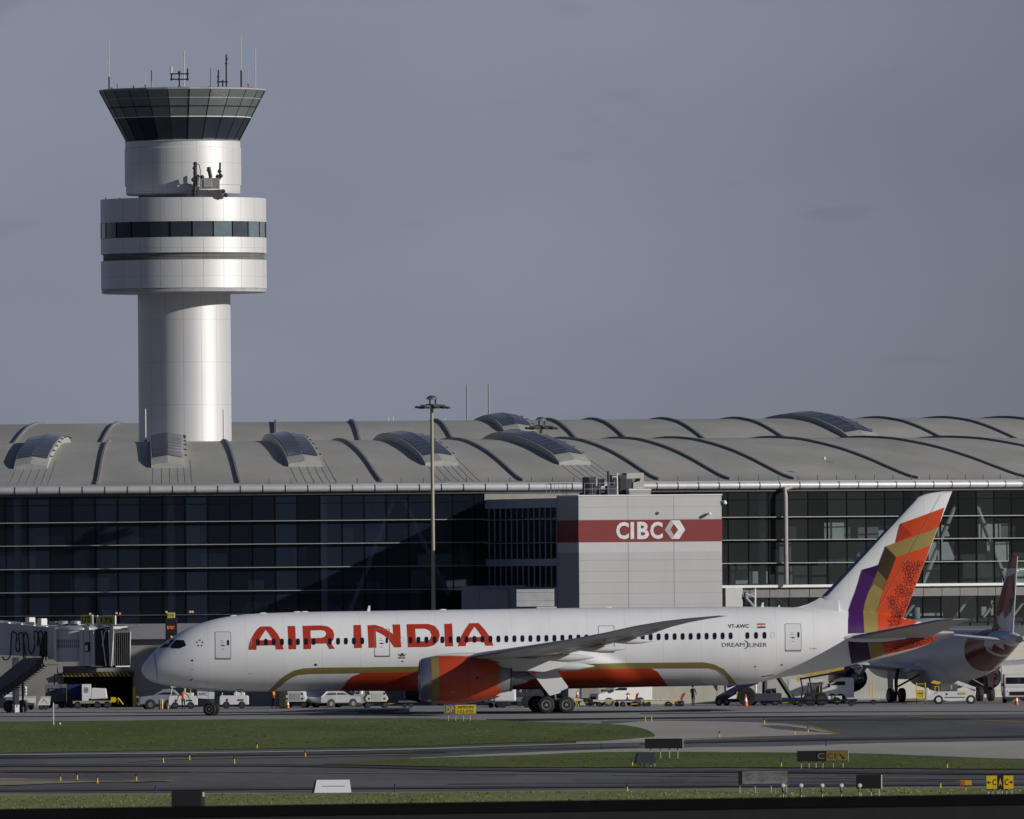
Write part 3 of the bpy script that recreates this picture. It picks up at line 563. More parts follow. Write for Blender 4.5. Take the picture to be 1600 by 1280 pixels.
ar.build('antenna_frame', BLACK, ct); MB().tube([t_loc(267.7, 115), t_loc(267.6, 104.5)], .1, 6).build('antenna_radome', THIN, ct)
ar = MB()
for a, b in (((341, 139), (341.3, 109)), ((353.6, 139), (353.4, 85)), ((340.5, 128), (354, 128)), ((340.5, 137), (354, 137)), ((348, 139), (348, 125))): ar.tube([t_loc(*a), t_loc(*b)], .06, 6)
for q in ((341, 128), (354, 128), (354, 92), (353.5, 99), (341, 120), (348, 137)): ar.lathe([(-.14, .05), (0, .11), (.14, .05)], t_loc(*q), n=8)
ar.build('antenna_frame', BLACK, ct)
# equipment bay on the drum roof, in front of the collar
eq = thing('antenna_platform', 'grey radio equipment boxes and dark masts on the tower drum roof', 'equipment', (ct.location.x, YT, zt_(311.5)))
def e_loc(px, py, dy=-6.2): p = P(px, py, YT + dy); return Vector((p.x - ct.location.x, dy, p.z - eq.location.z))
def ebox(name, x0, x1, y0, y1, d0, d1, m): a, b = e_loc(x0, y1, d0), e_loc(x1, y0, d0); return BX(a.x, b.x, d0, d1, a.z, b.z).build(name, m, eq, bevel=.02)
ebox('cabinet', 312, 343, 278, 295, -6.4, -5.4, mat('cabinet_grey', (.30, .30, .28), .6)); ebox('cabinet_door', 318, 331, 280, 293, -6.46, -6.4, mat('cabinet_pale', (.38, .38, .36), .6))
ebox('lower_cabinet', 309, 347, 296, 310.5, -6.5, -5.2, mat('cabinet_dark', (.10, .10, .11), .6)); ebox('warning_strip', 324, 335, 296.4, 297.4, -6.52, -6.505, YEL)
for a, b, r in (((304, 311), (305.5, 254), .16), ((343.5, 281), (344, 254), .09), ((329.5, 278), (326, 261), .17), ((307, 290), (308, 276), .2), ((301, 311), (302, 296), .12)): MB().tube([e_loc(*a, -6.3), e_loc(*b, -6.3)], r, 7).build('mast', mat('mast_dark', (.05, .05, .055), .6), eq)
for q in ((305, 270), (304, 263), (302, 281), (343, 268), (345, 275), (340, 276), (326, 266), (309, 276), (316, 277), (349, 299), (353, 305), (305, 256)): MB().lathe([(-.18, .08), (0, .2), (.18, .08)], e_loc(*q, -6.3), n=8).build('radio_head', mat('mast_dark', (.05, .05, .055), .6), eq)
MB().tube([e_loc(306, 256, -6.3), e_loc(311, 257, -6.3), e_loc(313, 266, -6.3), e_loc(313, 278, -6.3)], .035, 5).build('cable', BLACK, eq)
for px in (165, 187, 407): MB().tube([t_loc(px, 313, 0), t_loc(px, 309, 0)], .04, 5).build('roof_pin', BLACK, ct)
# ================================================================== SPONSOR BLOCK AND CORRIDOR
al0 = R(18.5); tX = Vector((math.cos(al0), math.sin(al0), 0)); tN = Vector((-math.sin(al0), math.cos(al0), 0))    # local x along the front, local y away from the camera
YB = 1243.0; A = P(904, 800, YB); cb = thing('stair_block', 'white clad block with broad red band and white letters beside the glass wall', 'building', (A.x, YB, 0), al0)
CW = panelmat('white_cladding', (.50, .50, .50), 900, 1.0, .72, lw=.018, var=.04); WB = (223 / FPX * (YB + 2)) / math.cos(al0) * 1.005
zb = lambda y: zat(904, y, YB)
zt0, zr1, zr0, zw = zb(775.5), zb(813), zb(847.5), zb(863.5)
DP_ = 34 / FPX * YB / math.sin(al0) * .98
CLD = panelmat('white_cladding_lower', (.47, .47, .47), 900, .9, .72, lw=.02, var=.05)
ZTN = 3.4; BX(0, WB, 0, DP_, ZTN, zw).build('lower_wall', CLD, cb); BX(-.05, WB + .05, -.05, DP_, 0, ZTN - .002).build('base_wall', mat('base_tan', (.40, .38, .32), .85, var=.12, scale=.5, stretch=(1, 1, .4)), cb); BX(0, WB, 0, DP_, zw + .0, zr0).build('wall', mat('white_cladding_plain', (.54, .54, .55), .5, var=.03), cb)
BX(-.03, WB + .03, -.03, DP_, zr0, zr1).build('red_band', mat('band_red', (.20, .020, .020), .5, var=.04, scale=.6), cb)
BX(0, WB, 0, DP_, zr1, zt0).build('upper_wall', CW, cb); BX(-.06, WB + .06, -.06, DP_, zt0, zt0 + .1).build('coping', FIN, cb)
for x in (WB * .345, WB * .665):
    BX(x - .03, x + .03, -.012, 0, 3.5, zr0).build('panel_joint', GREYP, cb); BX(x - .02, x + .02, -.008, 0, zr1, zt0).build('panel_joint', GREYP, cb); BX(x - .015, x + .015, -.034, -.03, zr0, zr1).build('panel_joint', mat('joint_red', (.15, .015, .015), .6), cb)
fx = lambda px: (px - 904) / 223 * WB
LW = mat('letter_white', (.72, .72, .72), .5); lzc = (zb(817) + zb(843.3)) / 2 + .02; lh = zb(816.6) - zb(843.6)
for ch, a_, b_ in (('C', 962, 981.7), ('B', 994.7, 1013), ('C', 1015, 1034.4)): text_on('lettering', ch, cb, LW, ((fx(a_) + fx(b_)) / 2, -.05, lzc), fx(b_) - fx(a_), lh, bold=.035)
BX(fx(984.3), fx(989.8), -.055, -.045, lzc - lh / 2 + .01, lzc + lh / 2 - .01).build('lettering', LW, cb)
zc_ = lambda y: zb(y) + .03
q = lambda px, py: (fx(px), zc_(py))
poly_on('logo_left', [[q(1037.5, 829.5), q(1047, 814.8), q(1055, 814.8), q(1046.5, 829.5), q(1055, 844), q(1048, 844)]], cb, mat('logo_grey', (.42, .42, .42), .5), -.05)
poly_on('logo_right', [[q(1047.5, 814.8), q(1061, 814.8), q(1069.5, 829.5), q(1060, 844), q(1048.5, 844), q(1058.5, 829.5)]], cb, mat('letter_white', (.72, .72, .72), .5), -.055)
cm = thing('security_camera', 'small white security camera on the white wall above the red band', 'camera', cb.matrix_basis @ Vector((fx(1105), -.15, zb(804.5))), al0)
MB().lathe([(-.3, .06), (-.25, .13), (.15, .13), (.2, .08)], (0, -.2, 0), 'Y', 12).build('housing', WHITE, cm, smooth=True); BX(-.06, .06, -.1, .15, -.06, .06).build('bracket', GREYP, cm)
cm = thing('security_camera', 'small white dome lamp on the right top corner of the white block', 'lamp', cb.matrix_basis @ Vector((WB + .25, -.1, zb(786.5))), al0)
MB().lathe([(-.15, .16), (0, .17), (.13, .1), (.17, .02)], n=12).build('housing', WHITE, cm, smooth=True); BX(-.25, -.1, -.05, .05, .05, .12).build('bracket', GREYP, cm)
bs = thing('vent_disc', 'small dark round vent above the red band', 'vent', cb.matrix_basis @ Vector((fx(1026.5), -.06, zb(803))), al0); MB().lathe([(0, .13), (.06, .13)], ax='Y', n=12).build('disc', DGREY, bs)
# glazed corridor behind the block
LC = (Y0 + 7.0 - YB) / math.cos(al0); CF = mat('corridor_frame', (.34, .35, .41), .6); CG = mat('corridor_glass', (.012, .015, .022), .08, var=.2)
zc1 = zb(778)
BX(.03, WB - .5, DP_ + .01, LC, 0, zc1 - .02).build('corridor_core', CG, cb)
zq = lambda y: zat(870, y, YB + DP_)
for z0_, z1_ in ((0, zq(918)), (zq(884), zq(873)), (zq(793), zc1)): BX(-.06, .03, DP_ + .01, LC, z0_, z1_).build('corridor_band', CF, cb)
for y in (811, 848): BX(-.16, -.02, DP_ + .01, LC, zq(y) - .03, zq(y) + .03).build('corridor_fin', mat('fin_dim', (.30, .30, .31), .5), cb)
nn = 15
for k in range(nn + 1): y = DP_ + .08 + (LC - DP_ - .2) * k / nn; BX(-.05, .028, y - .035, y + .035, zq(918), zq(793)).build('corridor_mullion', CF, cb)
BX(.05, WB - .6, DP_ + .02, LC, zc1 - .018, zc1 + .03).build('corridor_roof', GREYP, cb)
# roof plant on the block
def bl(px, py, d): p = P(px, py, YB + d * math.cos(al0)); v = cb.matrix_basis.inverted() @ p; return v
def plant(name, label, cat, px0, px1, py0, py1, d0, d1, m, rest=None):
    o = thing(name, label, cat, cb.matrix_basis @ Vector((fx(px0), d0, zt0 + .1)), al0); w = fx(px1) - fx(px0); h = zb(py0) - zb(py1); BX(0, w, 0, d1 - d0, 0, h).build('casing', m, o, bevel=.04)
    BX(.08, w - .08, -.02, 0, h * .15, h * .85).build('grille', BLACK, o); return o
NAV2 = mat('plant_dark', (.045, .05, .07), .5, .3)
plant('cooling_unit', 'tall narrow dark cooling unit at left on the white block roof', 'cooling unit', 926, 938, 747, 775, 1.0, 2.6, NAV2)
plant('cooling_unit', 'tall narrow dark cooling unit right of the central pipes on block roof', 'cooling unit', 974, 986, 741.5, 772, 1.0, 2.6, NAV2)
o = thing('air_duct', 'pale duct hood with dark mouth at right on the white block roof', 'duct', cb.matrix_basis @ Vector((fx(987), 1.2, zt0 + .1)), al0)
DUC = mat('duct_cream', (.42, .42, .38), .6); h = zb(741) - zb(775)
MB().prism([(0, h * .25), (0, h), (1.45, h), (1.5, h * .12), (.55, h * .12), (.55, h * .55), (1.1, h * .62), (1.2, h * .75), (0, h * .75)], 0, 1.3).build('hood', DUC, o); BX(-.15, .5, .1, 1.1, 0, h * .72).build('fan_box', NAV2, o)
o = thing('air_duct', 'pale duct hood with dark mouth between cooling unit and pipes on block roof', 'duct', cb.matrix_basis @ Vector((fx(939), 1.4, zt0 + .1)), al0)
h = zb(750) - zb(775); BX(0, .8, 0, 1, h * .55, h).build('hood', DUC, o, bevel=.03); BX(0, .45, -.1, 1, 0, h * .55).build('fan_box', NAV2, o)
o = thing('pipe_cluster', 'upright silver and dark pipes in the middle of the block roof', 'pipes', cb.matrix_basis @ Vector((fx(955), .8, zt0 + .1)), al0)
for x, y1_, r, m in ((.05, 738, .1, NAV2), (.3, 744, .13, NAV2), (.55, 745, .1, NAV2), (.8, 741, .07, FIN), (.45, 752, .2, NAV2)): MB().tube([(x, 0, 0), (x, .05, zb(y1_) - zb(775))], r, 8).build('pipe', m, o, smooth=True)
MB().tube([(.35, -.1, zb(752) - zb(775)), (.35, -.1, zb(747) - zb(775)), (.8, -.1, zb(747) - zb(775))], .05, 6).build('pipe', FIN, o, smooth=True); BX(-.1, .7, -.2, .5, 0, .75).build('valve_box', NAV2, o, bevel=.05)
o = thing('roof_hatch', 'low pale rooftop box at right of the dark cooling units', 'roof box', cb.matrix_basis @ Vector((fx(984), .15, zt0 + .1)), al0); BX(0, 1.85, 0, 1.2, 0, .5).build('casing', GREYP, o, bevel=.03); BX(-.04, 1.89, -.04, 1.24, .35, .45).build('lid', FIN, o)
o = thing('roof_railing', 'thin grey safety railing on the roof edge of the white block', 'railing', cb.matrix_basis @ Vector((0, 0, zt0 + .1)), al0)
def rail(pts, hh):
    for z in (hh, hh * .5): MB().tube([(x, y, z) for x, y in pts], .022, 6).build('rail', GREYP, o)
    for i in range(len(pts) - 1):
        for t in (0, .5): x, y = pts[i][0] + (pts[i + 1][0] - pts[i][0]) * t, pts[i][1] + (pts[i + 1][1] - pts[i][1]) * t; MB().tube([(x, y, 0), (x, y, hh)], .022, 6).build('post', GREYP, o)
rail([(.3, 9), (.2, 6.6), (.12, 4.2), (.1, 2.5)], .95); rail([(.7, .5), (2.0, .5), (3.4, .5)], .95)
# annex and side units
YA = YB + 13; o = thing('annex_building', 'low blue-grey annex in shade left of the white block', 'building', (P(721, 940, YA).x, YA, 0), 0)
wa = (866 - 721) / FPX * YA; AN = panelmat('annex_cladding', (.30, .31, .35), 900, .8, .8, var=.05)
BX(0, wa, 0, 6, 0, zat(721, 917.5, YA)).build('wall', AN, o); BX(-.05, wa + .05, -.05, 6, zat(721, 917.5, YA), zat(721, 915.8, YA)).build('roof_edge', CF, o)
MB().prism([(wa * .50, 0), (wa * .50, zat(760, 921, YA)), (wa * .04 + 1.2, zat(760, 921, YA)), (wa * .04 + 1.1, 0)], -.25, -.01).build('wall_panel', AN, o)
# mid-apron catering truck with raised white box
YK = 1222.0; o = thing('catering_truck', 'white box body raised high beside the blue-grey annex', 'truck', G(838, 1108) * 1.0, 0); o.location = (P(807, 950, YK).x, YK, 0)
wk = 59 / FPX * YK; k0, k1 = zat(820, 950, YK), zat(820, 921, YK); BX(0, wk, 0, 2.3, k0 + .1, k1).build('box_body', mat('white_box_panel', (.55, .55, .55), .5), o, bevel=.02); BX(.02, wk - .02, -.012, 0, k1 - .26, k1 - .22).build('trim', GREYP, o); BX(.02, wk - .02, -.012, 0, k0 + .55, k0 + .58).build('trim', GREYP, o)
BX(1.6, wk + .2, -.5, 0, k0 - .05, k0 + .07).build('platform', FIN, o); BX(0, wk, .3, 2.0, 1.0, 1.25).build('chassis', DGREY, o)
for s in (0, 1): MB().tube([(.2, .5 + s, 1.2), (wk - .2, .5 + s, k0)], .08, 6).build('scissor_arm', GREYP, o); MB().tube([(wk - .2, .5 + s, 1.2), (.2, .5 + s, k0)], .08, 6).build('scissor_arm', GREYP, o)
BX(-1.9, -.1, .2, 2.1, .5, 2.4).build('cab', WHITE, o, bevel=.15)
for x in (-1.2, .8, 2.3):
    for y in (.25, 1.8): MB().lathe([(0, .3), (.02, .48), (.28, .48), (.3, .3)], (x, y, .48), 'Y', 20).build('wheel', RUBBER, o, smooth=True)
# pale infill right of the block
o = tb
a_ = al_of(1128); b_ = al_of(1154.5)
MB().loft([[Bp(a_, -.62, z), Bp(b_, -.62, z), Bp(b_, .3, z), Bp(a_, .3, z)] for z in (0, zat(1140, 918.5, 1270))]).build('infill_panel', mat('infill_white', (.50, .50, .50), .5, var=.03), tb)
pa, pb = Bp(al_of(1172), -.8, 0), None
MB().tube([Bp(al_of(1172), -.8, 0), Bp(al_of(1172), -.8, zat(1172, 920, 1270))], .1, 8).build('post', FIN, tb)
for p0, p1 in (((1157, 933), (1171, 927)), ((1157, 928), (1171, 933)), ((1158, 934), (1172, 950))): MB().tube([Bp(al_of(p0[0]), -.8, zat(1165, p0[1], 1270)), Bp(al_of(p1[0]), -.8, zat(1165, p1[1], 1270))], .11, 8).build('strut', GREYP, tb)
# ================================================================== LIGHT MASTS
def mast(px, ytop, ybase, Y, label, r0_=.19, r1_=.13, zb_=0):
    t = P(px[0], ytop, Y); b = P(px[1], ybase, Y); o = thing('light_mast', label, 'light mast', (t.x, Y, zb_)); h = t.z - zb_; k = Y / FPX
    dx = 0
    MB().tube([(0, 0, 0), (0, 0, 1.5), (0, 0, h - .7)], [r0_ * 1.1, r0_, r1_], 16).build('pole', mat('mast_galvanised', (.36, .34, .26), .5, .3, var=.12, scale=.6, stretch=(1, 1, .2)), o, smooth=True)
    MB().lathe([(h - .33, .43), (h - .22, .45), (h - .1, .36), (h, .12)], n=24).build('top_cap', STEEL, o, smooth=True)
    for a in (0, 2.1, 4.2): MB().tube([(.3 * math.cos(a), .3 * math.sin(a), h - .75), (.3 * math.cos(a), .3 * math.sin(a), h - .33)], .07, 8).build('winch_post', BLACK, o)
    MB().lathe([(h - .82, .5), (h - .76, .52), (h - .7, .5)], n=20).build('ring', DGREY, o)
    for a, rr_ in ((0.15, 1.0), (.5, 1.25), (2.75, 1.05), (3.3, .95), (1.4, .9), (-1.2, .95), (-.35, .75), (-2.2, .9)):
        c, s = math.cos(a), math.sin(a); MB().tube([(0, 0, h - .78), (rr_ * c, rr_ * s, h - .8)], .04, 5).build('arm', BLACK, o)
        f = BX(-.36, .36, -.22, .22, -.1, .06).build('floodlight', BLACK, o, bevel=.03); f.location = (rr_ * c, rr_ * s, h - .95); f.rotation_euler = (.0, .12 * c, a); 
        BX(-.3, .3, -.18, .18, -.115, -.102).build('lens', mat('lamp_lens', (.35, .36, .38), .2), f)
    return o
mast((674.5, 677), 618, 1100, 1249.0, 'tall slim light mast with ring of dark floodlights before the terminal')
mast((845, 846), 651.5, 800, Y0 + 52, 'light mast top just showing above the rear of the vaulted roof', zb_=0)
# ================================================================== THE AIRLINER
YAWA = R(3.8); YAC = 1176.0
bx = P(855, 1000, YAC).x
ac = thing('airliner', 'large white twin-engine airliner with red AIR INDIA titles and orange gold purple tail', 'airliner', (bx, YAC, 0), YAWA)
Ri = Matrix.Rotation(-YAWA, 3, 'Z')
def L(px, py, y=0.0):
    o = Ri @ (CAM0 - Vector((bx, YAC, 0))); d = Ri @ ray(px, py); t = (y - o.y) / d.y; q = o + d * t; return q.x, q.z
top = [(221, 1046.5), (223, 1040.5), (230, 1030.6), (240.3, 1018.4), (250.6, 1009.2), (265.6, 998.3), (275, 992), (292, 982.6), (312.5, 974.4), (340.6, 966.5), (365, 962.6), (393, 959.6), (443.7, 957.2), (500, 955.9), (620, 954.2), (760, 952.2), (900, 950), (1040, 948.6), (1180, 948), (1239, 949.2), (1284, 951.4), (1330, 954), (1367, 957.5), (1435, 971), (1462, 978.5), (1490, 985)]
bot = [(221, 1048.5), (223, 1053), (228, 1059.7), (236, 1064.8), (246, 1068.2), (262, 1071.3), (280.6, 1074.7), (312, 1077.7), (359, 1080), (421, 1080.6), (500, 1080), (620, 1079), (760, 1077.6), (900, 1075.6), (1000, 1073.6), (1100, 1071.6), (1150, 1070.3), (1180, 1067.6), (1219, 1058.9), (1255, 1053.3), (1289, 1047.8), (1328, 1040), (1360, 1033), (1420, 1018), (1460, 1003), (1490, 993)]
tp = [L(*p) for p in top]; bp = [L(*p) for p in bot]
fT = pchip([p[0] for p in tp], [p[1] for p in tp]); fB = pchip([p[0] for p in bp], [p[1] for p in bp])
XN = tp[0][0]; XT = tp[-1][0]; LEN = XT - XN; SS = LEN / 62.6
fW = pchip([XN + s * SS for s in (0, .15, .5, 1, 2, 3, 4, 6, 8, 10, 12.5, 44, 47, 50, 53, 56, 59, 61, 62.6)], [.08, .45, .86, 1.22, 1.68, 2.02, 2.28, 2.58, 2.76, 2.86, 2.90, 2.90, 2.82, 2.56, 2.16, 1.66, 1.06, .62, .22])
def fus(x): zt, zb_ = fT(x), fB(x); return (zt + zb_) / 2, max((zt - zb_) / 2, .01), fW(x)
ZA, ZB_, ZC_ = L(932, 1016)[1], L(974, 1036)[1], L(999, 1060)[1]
f_aft = pchip([ZC_ - 1, ZC_, ZB_, ZA, ZA + .5], [L(1003, 1060)[0], L(999, 1060)[0], L(974, 1036)[0], L(932, 1016)[0], L(905, 1016)[0]])
def sst(a, b, x): t = max(0, min(1, (x - a) / (b - a))); return t * t * (3 - 2 * t)
def bulge(x, z):                             # wing-body fairing
    a = f_aft(z); zc, h, w = fus(x)
    if x >= a: return 0
    return .50 * sst(0, 2.6, a - x) ** .8 * sst(XN + 21, XN + 27, x) * sst(-(ZA + .6), -(ZA - .9), -z) * math.sqrt(max(0, 1 - ((z - zc) / h) ** 2)) ** .5
def fsurf(x, z):
    zc, h, w = fus(x); u = max(-.9995, min(.9995, (z - zc) / h)); return w * math.sqrt(1 - u * u) + bulge(x, z)
xs = sorted(set([XN + s for s in (0, .04, .1, .2, .35, .55, .8, 1.1, 1.5)] + [XN + 2 + k * .3 for k in range(int((LEN - 2) / .3) + 1)] + [XT]))
rings = []
for x in xs:
    zc, h, w = fus(x)
    rings.append([(x, w * math.cos(t) + (math.copysign(bulge(x, zc + h * math.sin(t)), math.cos(t)) if abs(math.cos(t)) > .02 else 0), zc + h * math.sin(t)) for t in [2 * math.pi * k / 96 for k in range(96)]])
fu = MB().loft(rings).build('fuselage', SKINM, ac, smooth=True)
APUM = mat('exhaust_metal', (.45, .43, .40), .32, .9, var=.1)
def skin_band(name, xa, xb, m, e=.008, parent=None):
    rg = []
    n = max(2, int((xb - xa) / .4))
    for i in range(n + 1):
        x = xa + (xb - xa) * i / n; zc, h, w = fus(x); rg.append([(x, (w + e) * math.cos(t), zc + (h + e) * math.sin(t)) for t in [2 * math.pi * k / 72 for k in range(72)]])
    return MB().loft(rg, False).build(name, m, parent or fu, smooth=True)
skin_band('tail_exhaust', L(1459.5, 990)[0], XT, APUM, .012); MB().lathe([(0, .16), (.02, .16)], (XT, 0, (fT(XT) + fB(XT)) / 2), 'X', 20).build('exhaust_hole', BLACK, fu)
# ---- fin
fin_le = [(1243, 951), (1262, 944.5), (1285, 932.5), (1310, 910), (1432, 780)]
LEb, LEt = L(1285, 931.5), L(1431, 779); TEb, TEt = L(1408, 975), L(1488, 767)
fin_rows = []
zrow = [LEb[1] - 1.2, LEb[1], *[LEb[1] + (LEt[1] - LEb[1]) * k / 10 for k in range(1, 11)]]
def lex(z): return LEb[0] + (LEt[0] - LEb[0]) * (z - LEb[1]) / (LEt[1] - LEb[1])
def tex(z): return TEb[0] + (TEt[0] - TEb[0]) * (z - TEb[1]) / (TEt[1] - TEb[1])
def tk(z): return .48 - .26 * max(0, min(1, (z - LEb[1]) / (TEt[1] - LEb[1])))       # half thickness
def prof(u): return max(0, 2.6 * math.sqrt(max(u, 0)) * (1 - u) ** .9) if u > 0 else 0
def fin_half(x, z):
    a, b = lex(z), tex(z)
    if z > LEt[1]: a = fin_tip_le(z)
    if x < a or x > b: return 0
    return tk(z) * min(1, prof((x - a) / (b - a))) + .01
tipx = [L(1431, 779), L(1437, 775.5), L(1446, 772.3), L(1457, 770), L(1470, 768.3), L(1487, 767)]
fin_tip_le = pchip([p[1] for p in tipx], [p[0] for p in tipx])
us = [0, .004, .015, .04, .09, .16, .26, .38, .52, .68, .84, 1]
rows = []
for z in zrow + [p[1] for p in tipx[1:]]:
    a, b = (lex(z), tex(z)) if z <= LEt[1] else (fin_tip_le(z), tex(z))
    if z < LEb[1]: a = LEb[0] - .4
    rows.append([(a + (b - a) * u, -tk(z) * min(1, prof(u)), z) for u in us] + [(a + (b - a) * u, tk(z) * min(1, prof(u)), z) for u in us[-2:0:-1]])
finm = MB().loft(rows).build('tail_fin', SKINM, ac, smooth=True)
LEM = mat('leading_edge_metal', (.20, .22, .30), .3, .6)
le = MB(); rg = []
for z in zrow[1:]:
    a, b = lex(z), tex(z); rg.append([(a - .03, 0, z), (a + (b - a) * .012, -tk(z) * prof(.012) - .012, z), (a + (b - a) * .05, -tk(z) * prof(.05) - .012, z), (a + (b - a) * .05, tk(z) * prof(.05) + .012, z), (a + (b - a) * .012, tk(z) * prof(.012) + .012, z)])
le.loft(rg).build('leading_edge', LEM, finm, smooth=True)
dors = [L(*p) for p in ((1236, 949.6), (1248, 948.3), (1262, 944), (1274, 938.3), (1286, 931))]
dd = MB(); rg = []
for (x, z) in dors + [(LEb[0] + 1.2, LEb[1] + .3)]:
    zb_ = fT(x) - .3; w = .06 + .34 * (x - dors[0][0]) / 3; rg.append([(x, -w * 1.6, zb_), (x, -w, z - .1 - (z - zb_) * .3), (x, 0, z), (x, w, z - .1 - (z - zb_) * .3), (x, w * 1.6, zb_)])
dd.loft(rg).build('dorsal_fillet', FWHITE, finm, smooth=True)
MB().tube([(TEb[0] - 2.2, -.47, TEb[1] + .4), (TEt[0] - .9, -.25, TEt[1] - .3)], .012, 4).build('rudder_line', GREYP, finm)
# ---- markings laid on the skin
def side(x, z):
    s = 0
    if fB(x) < z < fT(x): s = fsurf(x, z)
    elif z <= fB(x): s = .02
    return max(s, fin_half(x, z) if z > fT(x) - .6 else 0)
def onskin(me, name, m, parent, e=.012, mirror=False, xstep=.8, zstep=.22, conform=True, zc=None):
    bm = bmesh.new(); bm.from_mesh(me); bpy.data.meshes.remove(me)
    for v in bm.verts: v.co.z = v.co.y; v.co.y = 0
    if conform:
        X = [v.co.x for v in bm.verts]; Z = [v.co.z for v in bm.verts]; zl_ = []
        x = math.floor(min(X) / xstep) * xstep + xstep
        def cut(co, no): bmesh.ops.bisect_plane(bm, geom=bm.verts[:] + bm.edges[:] + bm.faces[:], plane_co=co, plane_no=no)
        while x < max(X): cut((x, 0, 0), (1, 0, 0)); x += xstep
        if zc is None:
            z = math.floor(min(Z) / zstep) * zstep + zstep
            while z < max(Z): zl_.append(z); z += zstep
        else: zl_ = [zc[0] - zc[1] * math.cos(k * math.pi / 72) for k in range(0, 36)]
        for z in zl_:
            if min(Z) < z < max(Z): cut((0, 0, z), (0, 0, 1))
    for v in bm.verts: v.co.y = -side(v.co.x, v.co.z) - e
    if mirror:
        g = bmesh.ops.duplicate(bm, geom=bm.verts[:] + bm.edges[:] + bm.faces[:])['geom']
        for v in g:
            if isinstance(v, bmesh.types.BMVert): v.co.y = -v.co.y
    me = bpy.data.meshes.new(name); bm.to_mesh(me); bm.free(); me.materials.append(m)
    me.polygons.foreach_set('use_smooth', [True] * len(me.polygons))
    o = bpy.data.objects.new(name, me); COL.objects.link(o); o.parent = parent; return o
def LP(loop, z=(5.714, 380, 940), y=-2.85): k, ox, oy = z; return [L(ox + a / k, oy + b / k, y) for a, b in loop]
Z1, Z2 = (5.714, 380, 940), (5, 620, 940)
def titles(name, loops, zz=Z1, m=RED, **k): return onskin(curve_mesh(loops=[LP(l, zz) for l in loops]), name, m, fu, **k)
titles('title_letter', [[(47, 430), (52, 395), (60, 368), (75, 330), (100, 285), (130, 245), (158, 223), (248, 222), (277, 248), (310, 290), (332, 335), (348, 378), (362, 428), (292, 428), (286, 391), (121, 394), (119, 431)], [(205, 253), (172, 298), (144, 345), (264, 344), (238, 297)]])
titles('title_letter', [[(400, 219), (468, 218), (470, 320), (474, 425), (405, 427), (402, 320)]])
titles('title_letter', [[(533, 217), (700, 213), (760, 222), (800, 252), (815, 290), (808, 338), (782, 368), (818, 422), (768, 424), (742, 375), (608, 378), (606, 424), (538, 426)], [(603, 259), (700, 256), (732, 263), (745, 285), (735, 309), (700, 324), (605, 327)]])
titles('title_letter', [[(988, 210), (1055, 208), (1058, 310), (1060, 414), (990, 416), (987, 310)]])
titles('title_letter', [[(1113, 212), (1185, 209), (1245, 228), (1300, 262), (1340, 291), (1337, 205), (1405, 204), (1411, 408), (1349, 410), (1305, 345), (1255, 300), (1186, 265), (1190, 411), (1120, 414)]])
titles('title_letter', [[(80, 177), (250, 175), (300, 190), (330, 228), (337, 265), (325, 308), (290, 342), (240, 355), (87, 357), (82, 265)], [(146, 213), (225, 213), (260, 229), (273, 262), (260, 297), (230, 310), (150, 311)]], Z2)
titles('title_letter', [[(374, 175), (436, 172), (438, 260), (440, 350), (378, 351), (375, 260)]], Z2)
titles('title_letter', [[(478, 350), (487, 315), (505, 270), (535, 218), (570, 170), (645, 168), (690, 220), (725, 270), (745, 315), (755, 345), (690, 346), (683, 313), (545, 316), (538, 348)], [(610, 196), (582, 236), (558, 279), (668, 277), (640, 236)]], Z2)
# stripes
Z3 = (5, 900, 940); pxl = lambda l: [(x, y) for x, y in l]
PX = (1, 0, 0)
g_top = [(421.1, 1080.4), (432, 1069.5), (440.4, 1060.8), (450, 1053.7), (460.5, 1047.6), (474.5, 1044.5), (500, 1043.3), (572, 1042.7), (654, 1041.5), (780, 1039.5), (920, 1037.4), (974, 1036), (1030, 1035.6), (1100, 1035), (1116, 1038), (1132, 1046), (1142, 1056), (1150, 1065), (1156, 1069.8)]
g_bot = [(1143, 1070.3), (1134, 1056), (1122, 1047), (1108, 1044), (1030, 1044.4), (920, 1046.2), (780, 1048.5), (654, 1050.4), (572, 1051.5), (485, 1052.9), (467.5, 1054.6), (457, 1059), (447.4, 1065.2), (439.5, 1073), (431, 1080.5)]
zcb = lambda: ((fT(0) + fB(0)) / 2, (fT(0) - fB(0)) / 2)
onskin(curve_mesh(loops=[LP(g_top + g_bot, PX)]), 'gold_stripe', GOLD, fu, mirror=True, zstep=.1, xstep=.3, e=.03)
belly = [(532, 1080.3), (537.5, 1074.8), (544.5, 1064.3), (553, 1056.4), (565.5, 1051.6), (572, 1051.4), (654, 1050.3), (780, 1048.4), (920, 1046.1), (1017, 1044.5), (1028, 1049.5), (1036, 1059.5), (1047, 1072.9), (1000, 1074.2), (900, 1076.6), (760, 1078.8), (620, 1080.1)]
onskin(curve_mesh(loops=[LP(belly, PX)]), 'red_belly', CRIM, fu, mirror=True, zc=zcb(), xstep=.3, e=.03)
